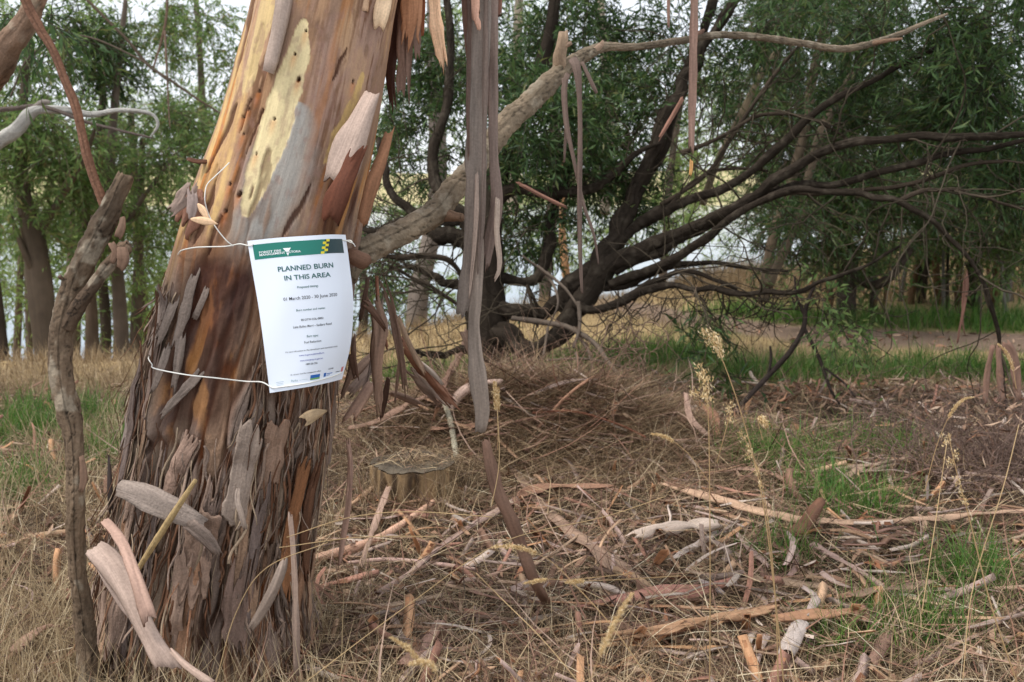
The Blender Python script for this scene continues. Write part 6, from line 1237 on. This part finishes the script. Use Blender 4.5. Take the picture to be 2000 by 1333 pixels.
CK = [(0.0, 0.5), (0.2, 0.8), (0.42, 1.0), (0.62, 1.0), (0.8, 0.8), (1.0, 0.55)]
seed_stalk("tall stalk whose brown clumped head tops all others at right of centre", [(1532, 1345, 1.5), (1512, 1150, 1.5), (1490, 980, 1.5), (1460, 850, 1.5), (1425, 740, 1.5), (1395, 670, 1.5), (1370, 640, 1.5)], 0.10, 16, 1.9, 1, clumps=CK)
seed_stalk("upright stalk with a fat clumped head below the tallest one", [(1386, 1345, 1.5), (1387, 1150, 1.5), (1386, 950, 1.5), (1384, 830, 1.5), (1380, 760, 1.5), (1372, 718, 1.5)], 0.09, 19, 1.7, 2, clumps=[(0.1, 0.6), (0.4, 1.0), (0.7, 1.0), (1.0, 0.8)])
seed_stalk("side stalk with two small clumps beside the upright one", [(1400, 905, 1.52), (1415, 850, 1.5), (1428, 800, 1.5), (1432, 782, 1.5)], 0.4, 13, 1.2, 3, clumps=[(0.2, 0.6), (0.8, 0.9)])
seed_stalk("short side stalk with one small clump left of the upright one", [(1386, 805, 1.5), (1366, 782, 1.5), (1348, 768, 1.5)], 0.4, 12, 1.1, 4, clumps=[(0.3, 0.7), (0.8, 0.9)])
seed_stalk("stalk with brown clumps strung along its upper part", [(1520, 1345, 1.45), (1516, 1200, 1.45), (1504, 1050, 1.45), (1484, 930, 1.45), (1450, 850, 1.45), (1440, 845, 1.45)], 0.24, 13, 1.7, 5, clumps=[(0.1, 0.5), (0.3, 0.7), (0.5, 0.7), (0.7, 0.6), (0.95, 0.8)])
seed_stalk("thin stalk with a pale slender head leaning left before the heap", [(1386, 945, 1.7), (1352, 895, 1.7), (1320, 866, 1.7), (1294, 852, 1.7), (1272, 848, 1.7)], 0.3, 9, 1.0, 6)
seed_stalk("stalk with white fluffy drooping head over the dark grass", [(1490, 860, 1.75), (1480, 822, 1.75), (1486, 818, 1.75), (1496, 832, 1.75)], 0.3, 15, 1.0, 7)
seed_stalk("long arching stalk with a cream feathery head low in the middle", [(1290, 1360, 1.3), (1200, 1230, 1.32), (1130, 1150, 1.34), (1080, 1100, 1.36), (1040, 1078, 1.36), (1000, 1068, 1.36), (958, 1070, 1.36)], 0.2, 12, 1.4, 8)
seed_stalk("short pale comb-like head just below the cream feathery one", [(1240, 1120, 1.4), (1120, 1132, 1.4), (1070, 1132, 1.4), (1022, 1140, 1.4)], 0.2, 9, 1.0, 9)
seed_stalk("dark spiky little head right of the comb-like one", [(1330, 1125, 1.4), (1220, 1132, 1.4), (1150, 1135, 1.4), (1104, 1138, 1.4)], 0.16, 10, 1.0, 10)
seed_stalk("blurred fat cream head close to the camera low right of centre", [(1130, 1400, 1.0), (1160, 1310, 1.0), (1190, 1240, 1.0), (1215, 1190, 1.0), (1236, 1160, 1.0)], 0.5, 16, 1.6, 11)
seed_stalk("golden bottle-brush head at the bottom left of centre", [(870, 1380, 1.15), (840, 1320, 1.15), (800, 1270, 1.15), (764, 1246, 1.15)], 0.45, 13, 1.4, 12)
seed_stalk("golden drooping head just below the bottle-brush one", [(860, 1345, 1.12), (848, 1305, 1.12), (825, 1294, 1.12), (800, 1298, 1.12)], 0.6, 14, 1.4, 13)
seed_stalk("tall stalk with strung brown clumps close to the right border", [(1990, 1345, 1.4), (1935, 1180, 1.4), (1895, 1020, 1.42), (1868, 920, 1.43), (1852, 846, 1.45)], 0.28, 14, 1.8, 14, clumps=[(0.05, 0.5), (0.2, 0.6), (0.4, 0.7), (0.6, 0.8), (0.75, 0.6), (0.95, 0.9)])
seed_stalk("curved stalk with pale feathery head by the bush at right", [(1806, 960, 1.8), (1830, 870, 1.8), (1856, 810, 1.8), (1880, 782, 1.8), (1902, 776, 1.8)], 0.3, 8, 1.0, 15)
seed_stalk("fine stalk with yellow head hanging on the arched branch", [(1985, 760, 2.0), (1978, 720, 2.0), (1966, 690, 2.0), (1950, 672, 2.0)], 0.6, 8, 1.0, 16)
seed_stalk("bare fine bristly head on the heap right of the hanging ribbon", [(972, 880, 2.1), (972, 830, 2.1), (970, 780, 2.1), (966, 748, 2.1)], 0.4, 15, 0.8, 17)
# wiry bare stalks
ws = []
for pts, lb in [([(600, 1330, 1.5), (800, 1180, 1.6), (980, 1060, 1.7), (1180, 1010, 1.8), (1300, 970, 1.9)], "long fine straw stalk rising from the gum's foot to the long orange strip"), ([(560, 1050, 1.7), (680, 1012, 1.7), (800, 1000, 1.7), (960, 1010, 1.7)], "fine straw stalk arching right from the gum's bark below the stump"), ([(545, 1070, 1.68), (700, 1050, 1.7), (850, 1048, 1.7)], "second fine straw stalk just under the arching one by the gum"), ([(1140, 1345, 1.4), (1060, 1250, 1.5), (980, 1170, 1.6), (930, 1120, 1.6)], "fine straw stalk leaning left from the bottom middle"), ([(960, 990, 2.0), (975, 900, 2.0), (970, 780, 2.0)], "fine upright straw stalk on the heap right of the hanging ribbon"), ([(420, 1340, 1.6), (460, 1200, 1.62), (520, 1110, 1.62), (640, 1060, 1.65)], "fine straw stalk curving across the gum's lower bark"), ([(1880, 1333, 1.4), (1900, 1150, 1.45), (1960, 950, 1.5), (1990, 830, 1.6)], "fine straw stalk crossing the dead bush at right"), ([(1800, 1200, 1.6), (1830, 1000, 1.7), (1850, 860, 1.8)], "fine straw stalk left of the dead bush")]:
    tag(pix_tube("bare_stalk", [(a, b, c, 0.9) for a, b, c in pts], M_STALK, None, sides=5, n=40, colr=s2l(168, 142, 104)), lb, "grass stalk", "bare stalks arching over the litter")

# ------------------------------------------------------------------ dead branches and bushes
deadb = empty("dead_branch", P(1130, 700, 4.6), "heap of grey dead branches tangled at the top of the litter heap", "dead branch")
for k, l in enumerate([[(1000, 622, 4.75, 7), (1060, 630, 4.7, 8), (1110, 640, 4.6, 8), (1160, 670, 4.5, 7), (1190, 710, 4.4, 6), (1230, 760, 4.3, 4)], [(1065, 700, 4.5, 3.5), (960, 710, 4.5, 3)], [(1065, 704, 4.5, 3.5), (1150, 702, 4.45, 3.5), (1240, 724, 4.4, 2.5)], [(1070, 640, 4.6, 4), (1062, 690, 4.5, 3), (1050, 750, 4.4, 2)], [(1130, 590, 4.6, 6), (1132, 640, 4.55, 5), (1120, 680, 4.5, 4)], [(1120, 640, 4.6, 5), (1150, 690, 4.5, 4), (1160, 740, 4.4, 3), (1175, 830, 4.2, 3), (1160, 850, 4.2, 2.5)], [(1190, 770, 4.2, 4), (1220, 810, 4.15, 4), (1240, 850, 4.1, 3)], [(1050, 520, 4.7, 4), (1100, 560, 4.65, 4), (1130, 600, 4.6, 3)], [(1020, 500, 4.7, 3), (1070, 540, 4.7, 4), (1090, 590, 4.6, 3), (1070, 640, 4.6, 2)], [(1125, 690, 4.4, 4), (1130, 716, 4.35, 4), (1128, 735, 4.3, 3)]]):
    pix_tube("branch", [(a, b, c, r_ * 0.72) for a, b, c, r_ in l], M_WOOD, deadb, sides=8, n=60, amp=0.35, seed=700 + k, colr=s2l(98, 86, 75))
n = 120; st_ = P(R.uniform(1000, 1280, n), R.uniform(620, 780, n), 4.4 + 0.3 * R.normal(size=n)); twig_cloud("twigs", st_, R.normal(size=(n, 3)) + np.array([0.3, 0, -0.5]), 0.12 + 0.3 * R.random(n), 0.0015 + 0.002 * R.random(n), M_WOOD, deadb, s2l(112, 92, 76), wob=0.5)
fork = empty("fallen_branch", P(1390, 850, 4.4), "black forked fallen branch standing in the grass before the track", "branch")
for k, l in enumerate([[(1385, 862, 4.35, 5), (1440, 800, 4.45, 5), (1500, 735, 4.5, 5.5), (1545, 685, 4.5, 5.5), (1570, 640, 4.5, 5), (1574, 600, 4.5, 4), (1590, 560, 4.5, 3)], [(1570, 640, 4.5, 4), (1600, 700, 4.45, 3.5), (1622, 760, 4.4, 3), (1640, 790, 4.4, 2)], [(1500, 735, 4.5, 3), (1506, 700, 4.5, 3), (1504, 676, 4.5, 2)], [(1574, 620, 4.5, 3), (1556, 580, 4.5, 2.5), (1552, 540, 4.5, 2)], [(1612, 720, 4.4, 2.5), (1650, 750, 4.35, 2), (1670, 776, 4.3, 1.5)]]):
    pix_tube("branch", l, M_DARK, fork, sides=8, n=40, amp=0.2, seed=720 + k, colr=s2l(58, 50, 46))
crown(fork, [(1640, 640, 4.5, 60, 60, 0.2, 26), (1600, 600, 4.5, 40, 40, 0.2, 14), (1680, 690, 4.5, 40, 30, 0.2, 10)], M_LEAF_GUM, M_DARK, ll=0.05, lw=0.012, tl=0.2, per=9, droop=0.3)
bush = empty("dead_bush", G(1960, 960)[0], "tangled dry grey brown bush at the right border below the arched branch", "bush")
n = 420; c = G(1975, 930)[0]; st_ = c + np.array([0.26, 0.16, 0.0]) * R.normal(size=(n, 3)) + np.array([0.02, 0, 0.02]); twig_cloud("twigs", st_, R.normal(size=(n, 3)) * np.array([0.6, 0.6, 0.3]) + np.array([0, 0, 0.8]), 0.2 + 0.28 * R.random(n), 0.0012 + 0.0016 * R.random(n), M_WOOD, bush, s2l(112, 92, 82), wob=0.45)
u = ball(300, 0.5) * np.array([0.4, 0.3, 0.24]) + c + np.array([0.03, 0, 0.16]); leaves("dry_leaves", u, R.normal(size=(300, 3)) + np.array([0, 0, -0.6]), R.normal(size=(300, 3)), R.uniform(0.03, 0.08, 300), R.uniform(0.004, 0.012, 300), M_LITTER, bush)["kind"] = "stuff"
for k, l in enumerate([[(1948, 655, 3.9, 18), (1975, 690, 3.9, 26), (1985, 740, 3.9, 20), (1990, 800, 3.9, 10)], [(1942, 660, 3.9, 10), (1930, 720, 3.9, 12), (1922, 800, 3.9, 8)], [(1950, 660, 3.88, 10), (1952, 730, 3.88, 14), (1962, 800, 3.88, 8)]]):
    leaning(["wide bark tatter draped over the bend of the arched branch", "narrow bark tatter hanging left of the arched branch", "thin bark tatter hanging along the arched branch"][k], l, s2l(150, 112, 92), seed=730 + k, cat="bark ribbon")
for k, l in enumerate([[(1884, 520, 4.2, 6), (1888, 560, 4.2, 8), (1880, 610, 4.2, 8), (1868, 680, 4.2, 3)], [(1884, 530, 4.2, 4), (1880, 620, 4.2, 5), (1886, 665, 4.2, 2)]]):
    leaning(["brown bark tatter hanging from a wattle twig over the track", "slim second tatter beside the one over the track"][k], l, s2l(134, 92, 74), seed=740 + k, cat="bark ribbon")
# small live sprigs
for lab, bl in [("small green leafy sprig at the heap's right, before the long grass", [(1330, 690, 4.7, 50, 40, 0.15, 16)]), ("small dark leafy sprig in front of the wattle's right limb", [(1390, 720, 4.6, 40, 30, 0.15, 12)])]:
    t = empty("leafy_sprig", P(bl[0][0], bl[0][1] + 40, bl[0][2]), lab, "shrub"); crown(t, bl, M_LEAF_DARK, M_DARK, ll=0.08, lw=0.013, tl=0.22, per=9, droop=0.1)
# dried gum leaves caught on the trunk
for k, (x, y, dx, dy, lb) in enumerate([(372, 428, 54, 10, "pale dead leaf caught on the loose cord above the notice"), (386, 398, 22, 36, "second dead leaf hanging on the loose cord")]):
    p = P([x, x + dx * 0.5, x + dx], [y, y + dy * 0.4, y + dy], 1.855); o = strip("dead_leaf", p, [0.006, 0.017, 0.003], CAMV, None, M_STRIP, curl=0.6, rag=0.0, edge=0.05, thick=0.0006, m=5, n=14, taper=(0.9, 0.2), co=s2l(212, 176, 140), ci=s2l(190, 150, 116), seed=750 + k); tag(o, lb, "leaf")
# straw and leaves settled on and round the stump
c = G(800, 1008)[0] + np.array([0, 0.13, 0]); n = 420; th = U(n) * 6.283; rr = 0.13 * U(n) ** 0.6
def drape(name, cen, n, rx, ry, zb, L0, L1, mat, tone):
    az = U(n) * 6.283; el = 0.25 * R.normal(size=n); p = np.asarray(cen) + np.stack([rx * R.normal(size=n), ry * R.normal(size=n), zb + 0.02 * U(n)], -1)
    D = np.stack([np.cos(az) * np.cos(el), np.sin(az) * np.cos(el), np.sin(el)], -1); N = norm(R.normal(size=(n, 3)) * 0.4 + np.array([0, 0, 1.0]))
    leaves(name, p - D * 0.05, D, N, L0 + (L1 - L0) * U(n), 0.0015 + 0.003 * U(n) ** 2, mat, None, bend=0.25, tone=tone)["kind"] = "stuff"
drape("dry_straw", c + np.array([0.02, 0.03, 0]), 420, 0.08, 0.06, 0.138, 0.05, 0.2, M_STRAW, np.clip(0.35 + 0.25 * R.normal(size=420), 0, 1))
drape("leaf_litter", c + np.array([0.03, 0.03, 0]), 60, 0.08, 0.05, 0.138, 0.04, 0.1, M_LITTER, U(60))
a_ = U(500) * 6.283; x = c[0] + (0.15 + 0.05 * U(500)) * np.cos(a_); y = c[1] + (0.15 + 0.05 * U(500)) * np.sin(a_); n = 500
blades("dry_straw", x, y, 0.06 + 0.14 * U(n), 0.0014 + 0.0016 * U(n), 0.3 * U(n), 0.9 * U(n), M_STRAW, curl=0.4, tone=np.clip(0.4 + 0.25 * R.normal(size=n), 0, 1))
# loose straw lying over the fallen bark, and fine dark twigs all through the litter
x, y = fan(3800, 1.25, 5.0); n = len(x)
blades("dry_straw", x, y, 0.08 + 0.25 * U(n) ** 1.7, 0.0011 + 0.0022 * U(n) ** 2, 1.25 + 0.3 * U(n), 0.5 * (U(n) - 0.4), M_STRAW, z0=0.03 + 0.05 * U(n), curl=0.5, tone=np.clip(0.5 + 0.3 * R.normal(size=n), 0, 1))
M_TWIG = mat_rnd("fine_twig", [(0, s2l(60, 42, 34)), (0.5, s2l(104, 76, 62)), (0.8, s2l(150, 112, 92)), (1, s2l(170, 146, 128))], rough=0.8)
x, y = fan(5200, 1.25, 5.4); x, y = keep(x, y, clear_of_path(x, y) * (0.3 + 0.9 * fbm(x * 2.2, y * 2.2, 0, 351, 3))); n = len(x)
blades("fine_twigs", x, y, 0.12 + 0.32 * U(n) ** 1.5, 0.003 + 0.004 * U(n) ** 2, 1.2 + 0.4 * U(n), 0.5 * R.normal(size=n), M_TWIG, z0=0.01 + 0.04 * U(n), seg=5, curl=0.7)
x = 0.05 + 0.42 * R.normal(size=1500); y = 3.85 + 0.28 * R.normal(size=1500); n = 1500
blades("fine_twigs", x, y, 0.12 + 0.34 * U(n) ** 1.5, 0.003 + 0.004 * U(n) ** 2, 1.0 + 0.5 * U(n), 0.5 * R.normal(size=n), M_TWIG, z0=0.01 + 0.05 * U(n), seg=5, curl=0.7)
# more thin leaning laths in the tangle below the dead limb
rq = np.random.default_rng(17)
for k, (a, b, c2, d2, dd, lb) in enumerate([(720, 530, 700, 640, 2.06, "thin dark lath hanging close to the notice's right edge"), (734, 520, 762, 700, 2.13, "thin reddish lath between the two hanging slabs"), (752, 560, 716, 760, 2.2, "thin grey lath crossing behind the broad hanging slab"), (770, 600, 836, 742, 2.32, "thin tan lath above the long smooth trough"), (788, 640, 770, 800, 2.4, "thin brown lath standing left of the grey trough"), (810, 700, 872, 760, 2.45, "thin pale lath lying along the long smooth trough"), (690, 640, 662, 790, 2.12, "thin brown lath leaning left below the notice"), (735, 690, 690, 830, 2.24, "thin pink lath beside the pink tube"), (760, 730, 742, 830, 2.3, "short dark lath under the broad hanging slab")]):
    w = rq.uniform(7, 14); leaning(lb, [(a, b, dd, w * 0.6), ((a + c2) / 2 + rq.normal() * 6, (b + d2) / 2, dd + 0.01, w), (c2, d2, dd + 0.03, w * 0.5)], [s2l(92, 66, 52), s2l(150, 96, 70), GREY, TAN, BROWN, PALE, BROWN, PINK, DKBR][k], seed=660 + k, edge=0.5)
for pts, cc, sd in [([(950, -300, 2.16, 12), (949, 80, 2.16, 12), (946, 260, 2.15, 11), (944, 380, 2.15, 12), (936, 500, 2.15, 9), (930, 560, 2.15, 3)], s2l(118, 102, 92), 81), ([(918, -300, 2.17, 10), (917, 60, 2.17, 9), (914, 220, 2.17, 8), (916, 330, 2.17, 4)], s2l(104, 84, 74), 82), ([(972, 380, 2.17, 10), (970, 450, 2.17, 12), (976, 520, 2.17, 9), (962, 556, 2.17, 4)], s2l(170, 150, 134), 83), ([(932, 330, 2.15, 8), (930, 430, 2.14, 9), (921, 540, 2.15, 6), (916, 590, 2.15, 3)], s2l(156, 136, 122), 84)]:
    ribbon(pts, cc, seed=sd, curl=1.4, edge=0.3)
# bark, laths and sticks piled through the litter heap
rz = np.random.default_rng(31)
for k in range(34):
    a, b = rz.uniform(690, 1230), rz.uniform(792, 905); ang = rz.normal() * 0.45; L = rz.uniform(50, 170); w = rz.uniform(4, 12)
    if 700 < a < 890 and b > 880: continue
    ln_ = "long" if L > 125 else "short" if L < 85 else "half long"; wd_ = "broad" if w > 9 else "slim" if w < 6.5 else "narrow"; sd_ = "rising left" if ang > 0.12 else "rising right" if ang < -0.12 else "lying level"; pl_ = "left of the hanging ribbon" if a < 930 else "right of the hanging ribbon" if a < 1080 else "at the right end"
    fallen(f"{ln_} {wd_} {CN[k % 7]} lath {sd_} on the litter heap {pl_}", [(a - L / 2 * math.cos(ang), b - L / 2 * math.sin(ang), w * 0.6), (a, b + rz.normal() * 5, w), (a + L / 2 * math.cos(ang), b + L / 2 * math.sin(ang), w * 0.6)], CO[k % 7] * 0.9, group="laths piled on the litter heap", name="heap_lath", seed=6000 + k, curl=rz.uniform(0.6, 2.2), lift=rz.uniform(0, 0.05), m=7, n=16, spl=0.4)
